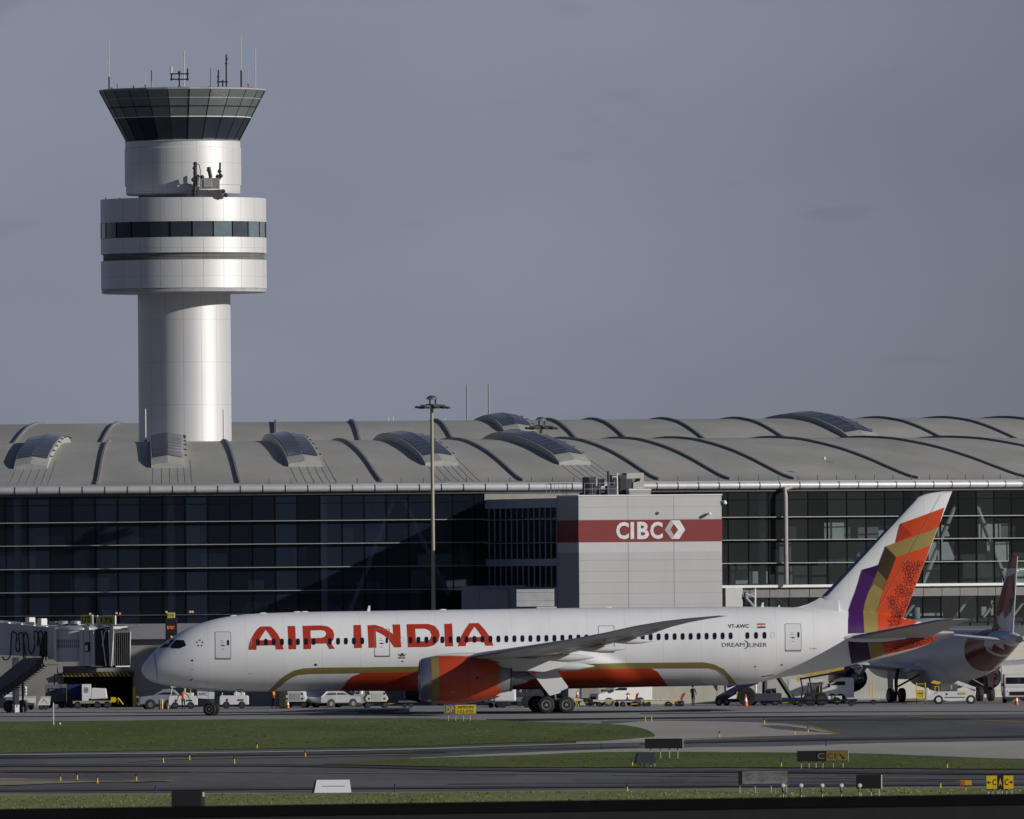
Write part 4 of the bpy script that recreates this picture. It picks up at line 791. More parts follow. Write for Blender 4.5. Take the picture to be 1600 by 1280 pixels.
# orange-lit section behind the wing is the same paint; purple / gold / orange tail
TZ = (4, 1260, 740)
PURP = mat('tail_purple', (.065, .010, .115), .38, var=.08, coat=.2); TORG = mat('tail_orange', (.60, .062, .014), .38, var=.05, coat=.2); TRED = mat('tail_red', (.42, .035, .012), .38, var=.05)
TGLD = mat('tail_gold', (.34, .26, .085), .4, .2, var=.05); TDK = mat('tail_bronze_fold', (.045, .032, .014), .45, .2, var=.2, scale=.3); TMID = mat('tail_gold_mid', (.20, .15, .05), .42, .2, var=.05); PDK = mat('tail_purple_dark', (.032, .005, .06), .4, var=.05)
def tail(name, loop, m, e=.03, st=.12): return onskin(curve_mesh(loops=[LP(loop, TZ, -.35)]), name, m, finm if 0 else ac, e=e, xstep=st * 1.5, zstep=st * .6)
mk = []
mk.append(tail('purple_band', [(350, 600), (420, 580), (460, 566), (452, 590), (425, 655), (385, 745), (365, 800), (352, 870), (350, 940), (350, 997), (250, 1000), (253, 920), (262, 860), (285, 790), (305, 740)], PURP))
mk.append(tail('purple_fold', [(352, 601), (425, 655), (452, 590), (459, 567), (420, 581)], PDK, .034))
mk.append(tail('gold_band', [(495, 455), (825, 335), (780, 450), (560, 522)], TGLD))
mk.append(tail('bronze_fold', [(495, 456), (559, 522), (545, 565), (528, 610), (500, 668), (440, 600), (470, 520)], TDK))
mk.append(tail('gold_fold', [(440, 600), (500, 668), (478, 730), (420, 690), (385, 745), (425, 655)], TMID))
mk.append(tail('gold_band', [(420, 690), (478, 730), (455, 800), (443, 860), (440, 930), (438, 988), (352, 996), (350, 940), (353, 870), (366, 800), (385, 745)], TGLD))
mk.append(tail('red_band', [(590, 312), (730, 262), (865, 212), (828, 338), (660, 398), (558, 434), (572, 370)], TORG))
mk.append(tail('red_fold', [(591, 313), (560, 427), (660, 385), (625, 345)], TRED, .034))
mk.append(tail('orange_band', [(560, 522), (780, 450), (740, 560), (690, 690), (640, 820), (612, 900), (700, 926), (660, 945), (550, 972), (440, 988), (440, 930), (444, 860), (456, 800), (480, 730), (528, 610)], TORG))
mk.append(tail('purple_band', [(250, 1042), (370, 1042), (378, 1075), (388, 1120), (401, 1161), (340, 1176), (280, 1190), (264, 1140), (254, 1090)], PDK))
mk.append(tail('gold_band', [(370, 1042), (452, 1035), (470, 1080), (492, 1133), (401, 1161), (388, 1120), (378, 1075)], TGLD))
mk.append(tail('orange_band', [(452, 1035), (600, 1010), (799, 955), (799, 1052), (700, 1084), (600, 1108), (492, 1133), (470, 1080)], TORG))
for o in mk: o.parent = finm
# fine star lattice
def strip(p, q, w):
    d = Vector((q[0] - p[0], q[1] - p[1])).normalized(); n = Vector((-d.y, d.x)) * w / 2
    return [(p[0] + n.x, p[1] + n.y), (q[0] + n.x, q[1] + n.y), (q[0] - n.x, q[1] - n.y), (p[0] - n.x, p[1] - n.y)]
def star(cx, cy, r, clip, m, tz=TZ):
    mb = MB()
    for k in range(10):
        a, b = 2 * math.pi * k / 10 + .2, 2 * math.pi * (k + .5) / 10 + .2
        ps = [(cx + r * .16 * math.cos(a), cy + r * .16 * math.sin(a)), (cx + r * .62 * math.cos(b), cy + r * .62 * math.sin(b)), (cx + r * math.cos(a), cy + r * math.sin(a)), (cx + r * .62 * math.cos(a - math.pi / 10), cy + r * .62 * math.sin(a - math.pi / 10))]
        for i in range(4):
            p, q = ps[i], ps[(i + 1) % 4]
            if not (clip(*p) and clip(*q)): continue
            s = [L(tz[1] + u / tz[0], tz[2] + v / tz[0], -.35) for u, v in strip(p, q, 3.0)]
            mb.add([(x, -side(x, z) - .045, z) for x, z in s], [(0, 1, 2, 3)])
    if mb.v: mb.build('star_motif', m, finm, fix=False)
STARM = mat('star_line_red', (.17, .012, .008), .5)
cl1 = lambda x, y: (x > 500 and x < 780 - (y - 450) * .374 - 4 and 520 < y < 985 and y < 930 + 60 * (700 - x) / 260)
for cx, cy in ((705, 588), (650, 660), (597, 735), (540, 805), (640, 590), (630, 835), (575, 875), (515, 935), (600, 905), (660, 760), (560, 930), (650, 925)): star(cx, cy, 46, cl1, STARM)
cl2 = lambda x, y: (520 < x < 796 and y < 1052 + (796 - x) * .27 and y > 1006 - (x - 600) * .18)
for cx, cy in ((720, 1010), (660, 1045), (590, 1075), (770, 1035), (640, 1090), (700, 1070), (540, 1100)): star(cx, cy, 42, cl2, STARM)
# ---- windows, doors
WG = mat('cabin_window', (.010, .012, .028), .15, var=.05); SEAL = mat('door_seal', (.22, .22, .24), .6); DOORM = mat('door_white', (.74, .74, .76), .36, var=.02); MARK = mat('marking_black', (.03, .03, .035), .6)
def ywin(px): return 1003.5 - (px - 415) * .01375
def pill(px, py, w, h, n=12):
    pts = []
    for k in range(n): 
        t = 2 * math.pi * k / n; c, s = math.cos(t), math.sin(t); pts.append((px + w / 2 * math.copysign(abs(c) ** .6, c), py + h / 2 * math.copysign(abs(s) ** .75, s)))
    return [L(a, b, -2.88) for a, b in pts]
def skinpoly(pts, name, m, parent, e=.014): return MB().add([(x, -side(x, z) - e, z) for x, z in pts], [tuple(range(len(pts)))]).build(name, m, parent, fix=False)
wx = [403.3, 415.7, 428, 440.7, 453.3, 465.8, 478.3, 490.3, 515.6, 528.6, 540.7, 553.3, 566.2] + [641.6 + 12.5 * k for k in range(22)] + [916.5] + [979.5 + 12.5 * k for k in range(14)] + [1168.2, 1181.8, 1195]
for px in wx: skinpoly(pill(px, ywin(px), 6.0, 10.6), 'cabin_window', WG, fu, .024)
def ring_on(px, py, w, h, t, name, m, par, e=.013): return onskin(curve_mesh(loops=[pill(px, py, w, h), pill(px, py, w - t, h - t)]), name, m, par, e=e, conform=False)
for px in (390.7, 628.6, 1207.6): ring_on(px, ywin(px), 5.8, 9.8, .8, 'window_plug', mat('plug_outline', (.5, .5, .5), .5), fu)
def rrect(x0, x1, y0_, y1_, r):
    pts = []
    for cx, cy, a in ((x1 - r, y1_ - r, 0), (x0 + r, y1_ - r, 90), (x0 + r, y0_ + r, 180), (x1 - r, y0_ + r, 270)):
        for k in range(4): t = R(a + 30 * k); pts.append((cx + r * math.cos(t), cy + r * math.sin(t)))
    return pts
def door(x0, x1, y0_, y1_, solid=True):
    k = 0
    o = onskin(curve_mesh(loops=[[L(*p, -2.88) for p in rrect(x0, x1, y0_, y1_, 2.2)], [L(*p, -2.88) for p in rrect(x0 + .8, x1 - .8, y0_ + .8, y1_ - .9, 1.8)]]), 'cabin_door', SEAL, fu, e=.016, xstep=.5, zstep=.3)
    if solid:
        onskin(curve_mesh(loops=[[L(*p, -2.88) for p in rrect(x0 + .8, x1 - .8, y0_ + .8, y1_ - .9, 1.8)]]), 'door_panel', DOORM, o, e=.013, xstep=.5, zstep=.3) if x0 != 585 else None
        skinpoly(pill(x1 - 4.8, ywin(x1), 3.6, 9), 'door_window', WG, o, .02)
        cx = (x0 + x1) / 2 - 1
        for dx, dy, w, h in ((0, 9.5, 6, .7), (-1, 6.5, 4, .5), (.5, 14.3, 8, .9), (.5, 14.3, 2.4, 2.2), (.5, 20, 4, .7)): skinpoly([L(cx + dx + a, ywin(cx) - 10 + dy + b, -2.88) for a, b in ((-w / 2, -h / 2), (w / 2, -h / 2), (w / 2, h / 2), (-w / 2, h / 2))], 'door_marking', MARK if h > .8 else SEAL, o, .021)
    onskin(curve_mesh(loops=[[L(*p, -2.88) for p in ((x0 + .5, y1_ - 1.0), (x1 - .5, y1_ - 1.0), (x1 - .5, y1_ + .9), (x0 + .5, y1_ + .9))]]), 'door_sill', mat('sill_grey', (.16, .16, .17), .5), o, e=.024, xstep=.5, zstep=.3)
door(336.5, 361.5, 987, 1029.5); door(585, 609.5, 982.5, 1025.5); door(935, 960.5, 977.5, 1019, False); door(1227, 1253, 974.3, 1017)
# cockpit glazing
def nosepoly(pts, name, m, e=.02):
    o = onskin(curve_mesh(loops=[[L(*p, -1.7) for p in pts]]), name, m, fu, e=e, xstep=.15, zstep=.15); return o
nosepoly([(250.5, 1012.4), (255, 1008.6), (263, 1001.2), (268, 998.8), (274, 999.6), (267, 1006), (263, 1011), (256, 1012.6)], 'windshield', DGLASS)
nosepoly([(265.8, 1010.9), (271, 1004.6), (275.6, 999.8), (287.3, 1000.2), (290.6, 1007.6), (289.6, 1009.5), (281, 1013.2), (270, 1012.8)], 'side_window', DGLASS)
rg = []
xr = L(243, 1040, -1)[0]
onskin(curve_mesh(loops=[[L(*p, -1.6) for p in ((241, 1019.5), (242, 1019), (245.8, 1052), (246.9, 1067), (246.2, 1067), (244.9, 1052))]]), 'radome_line', SEAL, fu, e=.014, xstep=.2, zstep=.2)
# small markings
def dot(px, py, r, m=MARK, nm='port_cover'): skinpoly(pill(px, py, r * 2, r * 2, 8), nm, m, fu, .02)
for a in ((301, 1032, 1.5), (301, 1046.5, .7), (493.5, 1038.8, 2), (391, 1052.4, .7), (629, 1033.5, 1.2), (1181, 1041.8, 1.2), (1223, 1039.2, 1.4), (516, 1050.5, 1.3), (528, 1050.5, 1.3), (455, 1056, 1.5)): dot(*a)
dot(466, 1049.5, 1.6, FWHITE)
def sp(*pts, m=MARK, nm='skin_marking'): skinpoly([L(*p, -2.85) for p in pts], nm, m, fu, .018)
sp((296.5, 1063.5), (302.5, 1060.5), (301, 1063), (297.5, 1064)); sp((1192, 1057.2), (1211, 1054.2), (1211, 1055.4), (1192, 1058.6)); sp((374, 1077.6), (381, 1077.6), (381, 1078.4), (374, 1078.4))
sp((1212.3, 1032), (1212.6, 1032), (1212.6, 1052), (1212.3, 1052), m=SEAL); sp((1154, 1022), (1154.3, 1022), (1154.3, 1056), (1154, 1056), m=mat('plug_outline', (.5, .5, .5), .5))
def skintext(name, text, x0, x1, y0_, y1_, m=MARK, bold=True):
    me = curve_mesh(text=text, bold=bold); a, b = min(v.co.x for v in me.vertices), max(v.co.x for v in me.vertices); c, d = min(v.co.y for v in me.vertices), max(v.co.y for v in me.vertices)
    for v in me.vertices:
        x, z = L(x0 + (v.co.x - a) / (b - a) * (x1 - x0), y1_ + (v.co.y - c) / (d - c) * (y0_ - y1_) - (v.co.x - a) / (b - a) * (x1 - x0) * .013, -2.85); v.co = Vector((x, z, 0))
    return onskin(me, name, m, fu, e=.018, conform=False)
skintext('registration', 'VT-AWC', 1138, 1171, 975.6, 981.6); skintext('lettering', 'DREAM', 1128, 1163.5, 1004.6, 1010.8, mat('lettering_grey', (.10, .10, .11), .5), .0); skintext('lettering', 'LINER', 1171.5, 1198.5, 1004.6, 1011, mat('lettering_grey', (.10, .10, .11), .5), .0)
arc_o = [(1162 + 8 * math.sin(R(t)), 1007.5 - 7 * math.cos(R(t))) for t in range(10, 171, 16)]; arc_i = [(1161.5 + 6.6 * math.sin(R(t)), 1007.5 - 6.4 * math.cos(R(t))) for t in range(170, 9, -16)]
onskin(curve_mesh(loops=[[L(*p, -2.85) for p in arc_o + arc_i]]), 'lettering_swoosh', MARK, fu, e=.018, conform=False)
skintext('small_lettering', 'VT-AWC', 1265.5, 1278, 1012.6, 1014.6, SEAL, .0)
for y0_, y1_, m in ((974.2, 976.6, TORG), (976.7, 979, FWHITE), (979, 981.6, mat('flag_green', (.015, .12, .05), .5))): sp((1184, y0_), (1197, y0_ - .2), (1197, y1_ - .2), (1184, y1_), m=m, nm='flag')
dot(1190.5, 977.9, .8, MARK, 'flag_wheel')
for k in range(5):                           # alliance emblem: five small darts in a ring
    t = R(90 + 72 * k); cx, cy = 313 + 4.6 * math.cos(t), 1005 - 4.6 * math.sin(t); t2 = t + R(95)
    sp(*[(cx + a * math.cos(t2) - b * math.sin(t2), cy - a * math.sin(t2) - b * math.cos(t2)) for a, b in ((2.3, 0), (-1.6, 1.6), (-.5, 0), (-1.6, -1.6))], nm='emblem_dart')
for l in (((621.5, 1021.5), (627, 1024.3), (627, 1026), (623.5, 1024.2)), ((635.5, 1021.3), (630, 1024.3), (630, 1026), (633.5, 1024)), ((626.2, 1021.6), (628.5, 1020.2), (630.8, 1021.6), (630.4, 1024.6), (626.6, 1024.6))): sp(*l, nm='wing_emblem')
skintext('emblem_lettering', 'IATA', 623, 633.5, 1026.2, 1029.4)
# antennas
for px, h, d in ((572.5, 8.6, 6), (1187.5, 8, 6), (1214.5, 4, 4)):
    x0, z0 = L(px, 955 if px < 700 else 949.5); w = .3; hh = h / 20.4
    MB().prism([(x0, z0 - .15), (x0 + d / 20.4 * .6, z0 + hh), (x0 + d / 20.4, z0 + hh), (x0 + d / 20.4, z0 - .15)], -.04, .04).build('blade_antenna', FWHITE, fu)
for px in (365, 411, 464, 476, 692, 950): x0, z0 = L(px, 952); MB().lathe([(-.28, .02), (-.15, .07), (.15, .07), (.28, .02)], (x0, 0, fT(x0)), 'X', 10).build('fairing_bump', FWHITE, fu, smooth=True)
x0, z0 = L(1117, 1071); MB().prism([(x0 - .25, z0 + .15), (x0 + .1, z0 - .45), (x0 + .2, z0 - .4), (x0 + .2, z0 + .15)], -.04, .04).build('blade_antenna', GREYP, fu)
x0, z0 = L(262, 1073); MB().prism([(x0, z0 + .25), (x0 + .4, z0 + .2), (x0 + .05, z0 - .05)], -.05, .05).build('blade_antenna', GREYP, fu)
S = lambda s: XN + s * SS
# ---- wings
WINGM = mat('wing_grey', (.56, .56, .55), .42, var=.06, scale=.5, coat=.1); WINGW = mat('wing_white', (.66, .66, .65), .4, var=.03)
WS = [(1.5, 21.4, 10.8, 3.35, .115), (2.9, 21.9, 9.9, 3.45, .115), (6, 22.8, 8.8, 3.85, .11), (10, 24.5, 7.2, 4.35, .10), (15, 27.9, 5.7, 4.95, .095), (20, 31.25, 4.45, 5.55, .09), (24, 33.95, 3.5, 6.1, .09), (27, 36.1, 2.6, 6.62, .085), (28.5, 38.0, 1.95, 6.95, .08), (29.4, 39.8, 1.35, 7.17, .08), (30.1, 42.2, .5, 7.38, .08)]
def airfoil(c, t, n=12):
    up, lo = [], []
    for k in range(n + 1):
        u = (1 - math.cos(math.pi * k / n)) / 2; yt = 5 * t * (.2969 * math.sqrt(u) - .126 * u - .3516 * u * u + .2843 * u**3 - .1036 * u**4); cb = .03 * 4 * u * (1 - u) * .5 + .012 * math.sin(math.pi * u) * u
        up.append((u * c, (cb + yt) * c)); lo.append((u * c, (cb - yt * .85) * c))
    return up + lo[-2:0:-1]
def wing(sg):
    rg = []
    for y, s, c, z, t in WS:
        tw = -R(2.2) + R(3.5) * (y / 30); rg.append([(S(s) + a * math.cos(tw) + b * math.sin(tw), sg * y, z - a * math.sin(tw) * -1 * -1 + b * math.cos(tw)) for a, b in airfoil(c, t)])
    w = MB().loft(rg).build('wing', WINGM, ac, smooth=True)
    lead = []
    for y, s, c, z, t in WS[1:]: lead.append((S(s) - .01, sg * y, z + .01))
    MB().tube(lead, [.16, .14, .12, .10, .09, .08, .07, .06, .05, .03], 8).build('leading_edge', STEEL, w, smooth=True)
    for y, s, ln, rr_ in ((6.3, 34.4, 4.2, .36), (12, 34.0, 4.4, .33), (17.5, 36.0, 3.8, .27), (22, 37.7, 3.2, .22)):
        zz = np.interp(y, [q[0] for q in WS], [q[3] for q in WS]) - .32
        MB().lathe([(-ln, .03), (-ln * .85, rr_ * .6), (-ln * .55, rr_), (-ln * .3, rr_ * .85), (-ln * .1, rr_ * .35), (0, .03)], (S(s), sg * y, zz), 'X', 14).build('flap_track_fairing', WINGW, w, smooth=True)
    # flap panel and gap lines under the wing
    for (ya, yb_) in ((3.2, 9.3), (11, 20.5), (21, 26.5)):
        f = lambda y, i: np.interp(y, [q[0] for q in WS], [q[i] for q in WS])
        pts = []
        for y in np.linspace(ya, yb_, 8): pts.append((S(f(y, 1) + f(y, 2) * .73), sg * y, f(y, 3) - f(y, 2) * .015 - .07))
        MB().tube(pts, .02, 4).build('flap_gap', DGREY, w)
    return w
wl = wing(-1); wr = wing(1)
# registration under the wing
me = curve_mesh(text='VT-AWC', bold=True)
for v in me.vertices:
    u, q = v.co.x, v.co.y; y = -20.6 - u * .85; f = lambda i: np.interp(-y, [w_[0] for w_ in WS], [w_[i] for w_ in WS]); s = f(1) + f(2) * (.5 - q * .45); v.co = Vector((S(s), y, f(3) - f(2) * .048 - .06))
me.materials.append(MARK); o = bpy.data.objects.new('wing_registration', me); COL.objects.link(o); o.parent = wl
# ---- engines
LIPM = mat('intake_lip_metal', (.50, .50, .54), .22, .85, var=.04); HOTM = mat('core_metal', (.20, .21, .25), .3, .8, var=.15)
ENR = [(0.0, 1.46), (.06, 1.56), (.2, 1.63), (.5, 1.71), (.85, 1.77), (1.3, 1.82), (2.2, 1.87), (3.2, 1.85), (4.2, 1.75), (5.1, 1.58), (5.75, 1.43)]
def engine(sg):
    y = 9.75; ex = L(655.5, 1062, -y)[0]; ez = L(700, 1062.3, -y)[1]; e0 = (ex, sg * y, ez)
    en = MB().lathe([q for q in ENR if .85 <= q[0]] + [(5.74, 1.40), (5.0, 1.5), (2, 1.45)], e0, 'X', 72, False).build('engine_nacelle', CRIM, ac, smooth=True)
    MB().lathe([(1.2, .6), (1.15, 1.38), (.5, 1.36), (.15, 1.4), (0, 1.46), (.06, 1.56), (.2, 1.63), (.5, 1.71), (.82, 1.765)], e0, 'X', 72, False).build('intake_lip', LIPM, en, smooth=True)
    MB().lathe([(.822, 1.772), (1.15, 1.812), (1.4, 1.835)], e0, 'X', 72, False).build('gold_band', GOLD, en, smooth=True)
    MB().lathe([(.9, .02), (.91, 1.4)], e0, 'X', 48, False).build('fan_disc', BLACK, en); MB().lathe([(.3, .02), (.6, .3), (.95, .5)], e0, 'X', 24).build('spinner', DGREY, en, smooth=True)
    # serrated trailing edge
    n = 18; vs, fs = [], []
    for k in range(n * 2):
        t = math.pi * k / n; x = 5.72; r1 = 1.445; vs.append((e0[0] + x, e0[1] + r1 * math.cos(t), e0[2] + r1 * math.sin(t)))
    for k in range(n):
        t = math.pi * (2 * k + 1) / n; vs.append((e0[0] + 6.15, e0[1] + 1.33 * math.cos(t), e0[2] + 1.33 * math.sin(t))); fs.append((2 * k, 2 * k + 1, 2 * n + k)); fs.append((2 * k + 1, (2 * k + 2) % (2 * n), 2 * n + k))
    m_ = MB().add(vs, fs).build('chevrons', CRIM, en, fix=False)
    MB().lathe([(4.2, 1.1), (5.2, 1.18), (5.9, 1.10), (6.5, .98), (6.9, .90)], e0, 'X', 48).build('core_cowl', mat('core_cowl_grey', (.30, .30, .31), .4, .4), en, smooth=True)
    MB().lathe([(6.88, .93), (6.98, .94), (7.0, .92)], e0, 'X', 48).build('core_ring', DGREY, en, smooth=True)
    MB().lathe([(6.95, .66), (7.5, .58), (8.2, .40)], (e0[0], e0[1], e0[2] + .12), 'X', 48).build('core_nozzle', HOTM, en, smooth=True); MB().lathe([(8.0, .33), (8.5, .2), (8.9, .05)], (e0[0], e0[1], e0[2] + .12), 'X', 32).build('exhaust_plug', HOTM, en, smooth=True)
    # pylon
    top_ = [(1.5, 1.80), (2.6, 2.02), (4.2, 2.08), (5.6, 2.02)]; wz = 4.3 - ez
    rg = []
    for x, zt, zb_, w in ((.9, 1.79, 1.5, .03), (1.8, 1.96, 1.5, .26), (2.9, 2.06, 1.5, .34), (4.0, 2.07, 1.3, .36), (5.5, 1.95, 1.0, .38), (7.0, 1.72, .62, .40), (9.5, 1.6, .55, .36), (11.2, 1.5, 1.0, .1)):
        rg.append([(e0[0] + x, e0[1] - w, e0[2] + zb_), (e0[0] + x, e0[1] - w * .9, e0[2] + zt - .12), (e0[0] + x, e0[1] - w * .4, e0[2] + zt), (e0[0] + x, e0[1] + w * .4, e0[2] + zt), (e0[0] + x, e0[1] + w * .9, e0[2] + zt - .12), (e0[0] + x, e0[1] + w, e0[2] + zb_)])
    MB().loft(rg).build('pylon', WINGW, en, smooth=True)
    BX(e0[0] + 2.6, e0[0] + 3.2, -.0, .01, -.1, .1) 
    for a, b, w, h in ((2.2, -1.02, .5, .16), (2.6, -1.5, .06, .7)): 
        rr_ = 1.868; MB().add([(e0[0] + a + dx, e0[1] - math.sqrt(rr_ * rr_ - (b + dz) ** 2) - .01, e0[2] + b + dz) for dx, dz in ((0, 0), (w, 0), (w, h), (0, h))], [(0, 1, 2, 3)]).build('cowl_placard', mat('placard', (.45, .16, .12) if w > .1 else (.5, .3, .02), .5), en, fix=False)
    MB().add([(e0[0] + 4.2 + dx, e0[1] - 1.745, e0[2] + .05 + dz) for dx, dz in ((0, 0), (.16, 0), (.16, .18), (0, .18))], [(0, 1, 2, 3)]).build('cowl_vent', BLACK, en, fix=False)
    for x in (3.6,): MB().lathe([(x, 1.832), (x + .02, 1.832)], e0, 'X', 72, False).build('cowl_seam', mat('seam_red', (.14, .01, .008), .5), en, smooth=True)
    return en
engine(-1); engine(1)
# ---- tailplanes
def stab(sg):
    rg = []
    for y, xl, c, z, t in ((.9, L(1318, 996, -1.0)[0], 6.6, L(1322, 996.5, -1.0)[1], .10), (1.7, L(1325, 996, -1.7)[0] + .1, 6.1, L(1330, 996, -1.7)[1], .10), (9.3, L(1345, 995, -1.7)[0] + 5.2, 2.2, L(1480, 968.5, -9.3)[1], .085), (9.9, L(1345, 995, -1.7)[0] + 6.3, 1.3, L(1500, 967, -9.9)[1], .07)):
        rg.append([(xl + a, sg * y, z + b * .9 - .05) for a, b in airfoil(c, t)])
    st = MB().loft(rg).build('tailplane', mat('tailplane_grey', (.42, .42, .42), .4, var=.04), ac, smooth=True)
    pts = [(g[0][0] - .02, g[0][1], g[0][2]) for g in rg[1:]]; MB().tube(pts, [.13, .06, .03], 8).build('leading_edge', LEM, st, smooth=True)
    x, z = L(1334, 997, -1.6)
    MB().lathe([(-1.0, .03), (-.8, .16), (-.3, .28), (.6, .34), (2.4, .3), (4, .1)], (x, sg * (fsurf(x, z) - .02), z), 'X', 20).build('root_fairing', FWHITE, st, smooth=True)
    return st
stab(-1); stab(1)
# ---- landing gear
HUB = mat('wheel_hub', (.42, .42, .42), .4, .5)
def wheel(x, y, z, r, w, par, rz=0, sgn=-1):
    o = MB().lathe([(-w / 2, r * .55), (-w / 2, r * .82), (-w * .42, r * .95), (-w * .2, r), (w * .2, r), (w * .42, r * .95), (w / 2, r * .82), (w / 2, r * .55)], (0, 0, 0), 'Y', 40).build('wheel', RUBBER, par, smooth=True); o.location = (x, y, z); o.rotation_euler = (0, 0, rz)
    for s in (-1, 1):
        MB().lathe([(s * w * .30, r * .30), (s * w * .46, r * .38), (s * w * .51, r * .50), (s * w * .51, r * .56), (s * w * .3, r * .57)], (0, 0, 0), 'Y', 32, False).build('rim', HUB, o, smooth=True)
        MB().lathe([(s * w * .28, r * .56), (s * w * .29, .01)], (0, 0, 0), 'Y', 24, False).build('hub_dish', DGREY, o); MB().lathe([(s * w * .28, r * .2), (s * w * .5, r * .16), (s * w * .52, .01)], (0, 0, 0), 'Y', 16, False).build('hub_cap', HUB, o, smooth=True)
    return o
GEAR = mat('gear_grey', (.07, .07, .075), .5, .3)
nx = L(330.5, 1110, 0)[0]
ng = MB().tube([(nx, 0, .51), (nx, 0, 1.5), (nx + .25, 0, fB(nx) + .4)], [.09, .12, .14], 10).build('nose_gear_leg', GEAR, ac, smooth=True)
MB().tube([(nx, 0, 1.3), (nx + 1.5, 0, fB(nx) + .3)], .06, 8).build('drag_brace', GEAR, ng); MB().box(nx - .18, nx + .18, -.12, .12, 1.0, 1.35).build('steering_unit', GEAR, ng, bevel=.03)
MB().lathe([(-.06, .1), (0, .13), (.02, .13)], (nx - .2, -.15, 1.5), 'X', 12).build('taxi_light', STEEL, ng)
sa = R(-24)
for s in (-1, 1): wheel(nx + -.36 * s * math.sin(sa) * 1, s * .36 * math.cos(sa), .51, .51, .36, ng, sa)
ps = [L(a, b, -.7) for a, b in ((308.5, 1091), (308.8, 1076.5), (334, 1076.8), (335.2, 1080), (334.8, 1092), (322, 1092))]
nd = MB().prism(ps, -.74, -.70).build('nose_gear_door', mat('door_shade_white', (.62, .62, .65), .5, var=.03), ng)
text_on('door_lettering', 'AWC', nd, MARK, (L(316.8, 1084.6, -.75)[0], -.745, L(316.8, 1084.6, -.75)[1]), .66, .26)
x, z = L(325.3, 1084, -.75); BX(x - .025, x + .025, -.743, -.741, z - .36, z + .36).build('door_seam', SEAL, nd)
MB().prism([(a, b) for a, b in ps], .70, .74).build('nose_gear_door', mat('door_shade_white', (.62, .62, .65), .5), ng)
for sg in (-1, 1):
    mx_ = L(868.5, 1102.5, -4.9)[0]; lg = MB().tube([(mx_, sg * 4.9, .66), (mx_ - .15, sg * 4.9, 1.7), (mx_ - .5, sg * 4.6, 3.6)], [.13, .17, .2], 12).build('main_gear_leg', GEAR, ac, smooth=True)
    MB().tube([(mx_ - .82, sg * 4.9, .6), (mx_ + .82, sg * 4.9, .64)], .13, 10).build('truck_beam', GEAR, lg); MB().tube([(mx_ - .2, sg * 4.8, 1.8), (mx_ - 2.2, sg * 4.2, 3.3)], .09, 8).build('drag_brace', GEAR, lg); MB().tube([(mx_ - .1, sg * 4.9, 1.9), (mx_ + .1, sg * 2.4, 2.6)], .09, 8).build('side_brace', GEAR, lg)
    for dx in (-.78, .76):
        MB().tube([(mx_ + dx, sg * 4.9 - .75, .64), (mx_ + dx, sg * 4.9 + .75, .64)], .08, 8).build('axle', GEAR, lg)
        for dy in (-.62, .62): wheel(mx_ + dx, sg * 4.9 + dy, .645, .645, .48, lg)
    if sg < 0:
        dr = [L(a, b, -5.6) for a, b in ((834.5, 1055), (846, 1046.5), (862, 1042.5), (871, 1047.5), (877, 1058), (887.5, 1072.5), (887.3, 1075), (876, 1080), (876, 1082.5), (859.3, 1087.3), (850, 1076))]
        n = len(dr); vs = [(x, -5.62 - (z - 1.3) * -.02, z) for x, z in dr] + [(x, -5.56, z) for x, z in dr]
        MB().add(vs, [tuple(range(n)), tuple(range(n, 2 * n))[::-1]] + [(k, k + n, (k + 1) % n + n, (k + 1) % n) for k in range(n)]).build('main_gear_door', WHITE, lg)
    else: MB().prism([(mx_ - 1.6, 3.4), (mx_ + .3, 3.6), (mx_ + 1, 2.1), (mx_ - .3, 1.5)], 5.56, 5.62).build('main_gear_door', WHITE, lg)
    BX(mx_ - .3, mx_ + .35, sg * 4.9 - .1, sg * 4.9 + .1, .75, 1.15).build('brake_unit', GEAR, lg, bevel=.03)
# ================================================================== SECOND AIRLINER (seen from behind)
YJ = 1245.0
sc_ = R(17); j0 = P(1470, 1095, YJ)
jt = thing('airliner', 'parked white airliner seen from behind with dark red tail and leaf emblem', 'airliner', (j0.x, YJ, 0), -(math.pi / 2 - sc_))
JS = [(0, 3.3, 3.5, .1), (.15, 3.05, 3.75, .35), (.5, 2.7, 4.1, .65), (1.5, 2.3, 4.9, 1.15), (3, 1.95, 5.6, 1.6), (5, 1.8, 5.9, 1.9), (7, 1.78, 5.92, 1.975), (24, 1.78, 5.92, 1.975), (27, 2.05, 5.92, 1.93), (30, 2.8, 5.9, 1.65), (33, 3.65, 5.8, 1.2), (36, 4.5, 5.62, .65), (37.5, 4.85, 5.35, .26)]
jb, jtp, jw = [pchip([q[0] for q in JS], [q[i] for q in JS]) for i in (1, 2, 3)]
OFF = 17.7
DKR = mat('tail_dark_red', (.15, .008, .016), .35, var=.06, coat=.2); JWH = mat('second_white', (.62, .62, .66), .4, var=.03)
jx = [0, .15, .5, 1, 1.5, 2.2, 3, 4, 5, 6, 7] + [8 + k for k in range(16)] + [24 + k * .15 for k in range(91)]; NTH = 96
rings = [[(s - OFF, jw(s) * math.cos(2 * math.pi * k / NTH), (jb(s) + jtp(s)) / 2 + (jtp(s) - jb(s)) / 2 * math.sin(2 * math.pi * k / NTH)) for k in range(NTH)] for s in jx]
jf = MB().loft(rings).build('fuselage', JWH, jt, smooth=True); jf.data.materials.append(DKR)
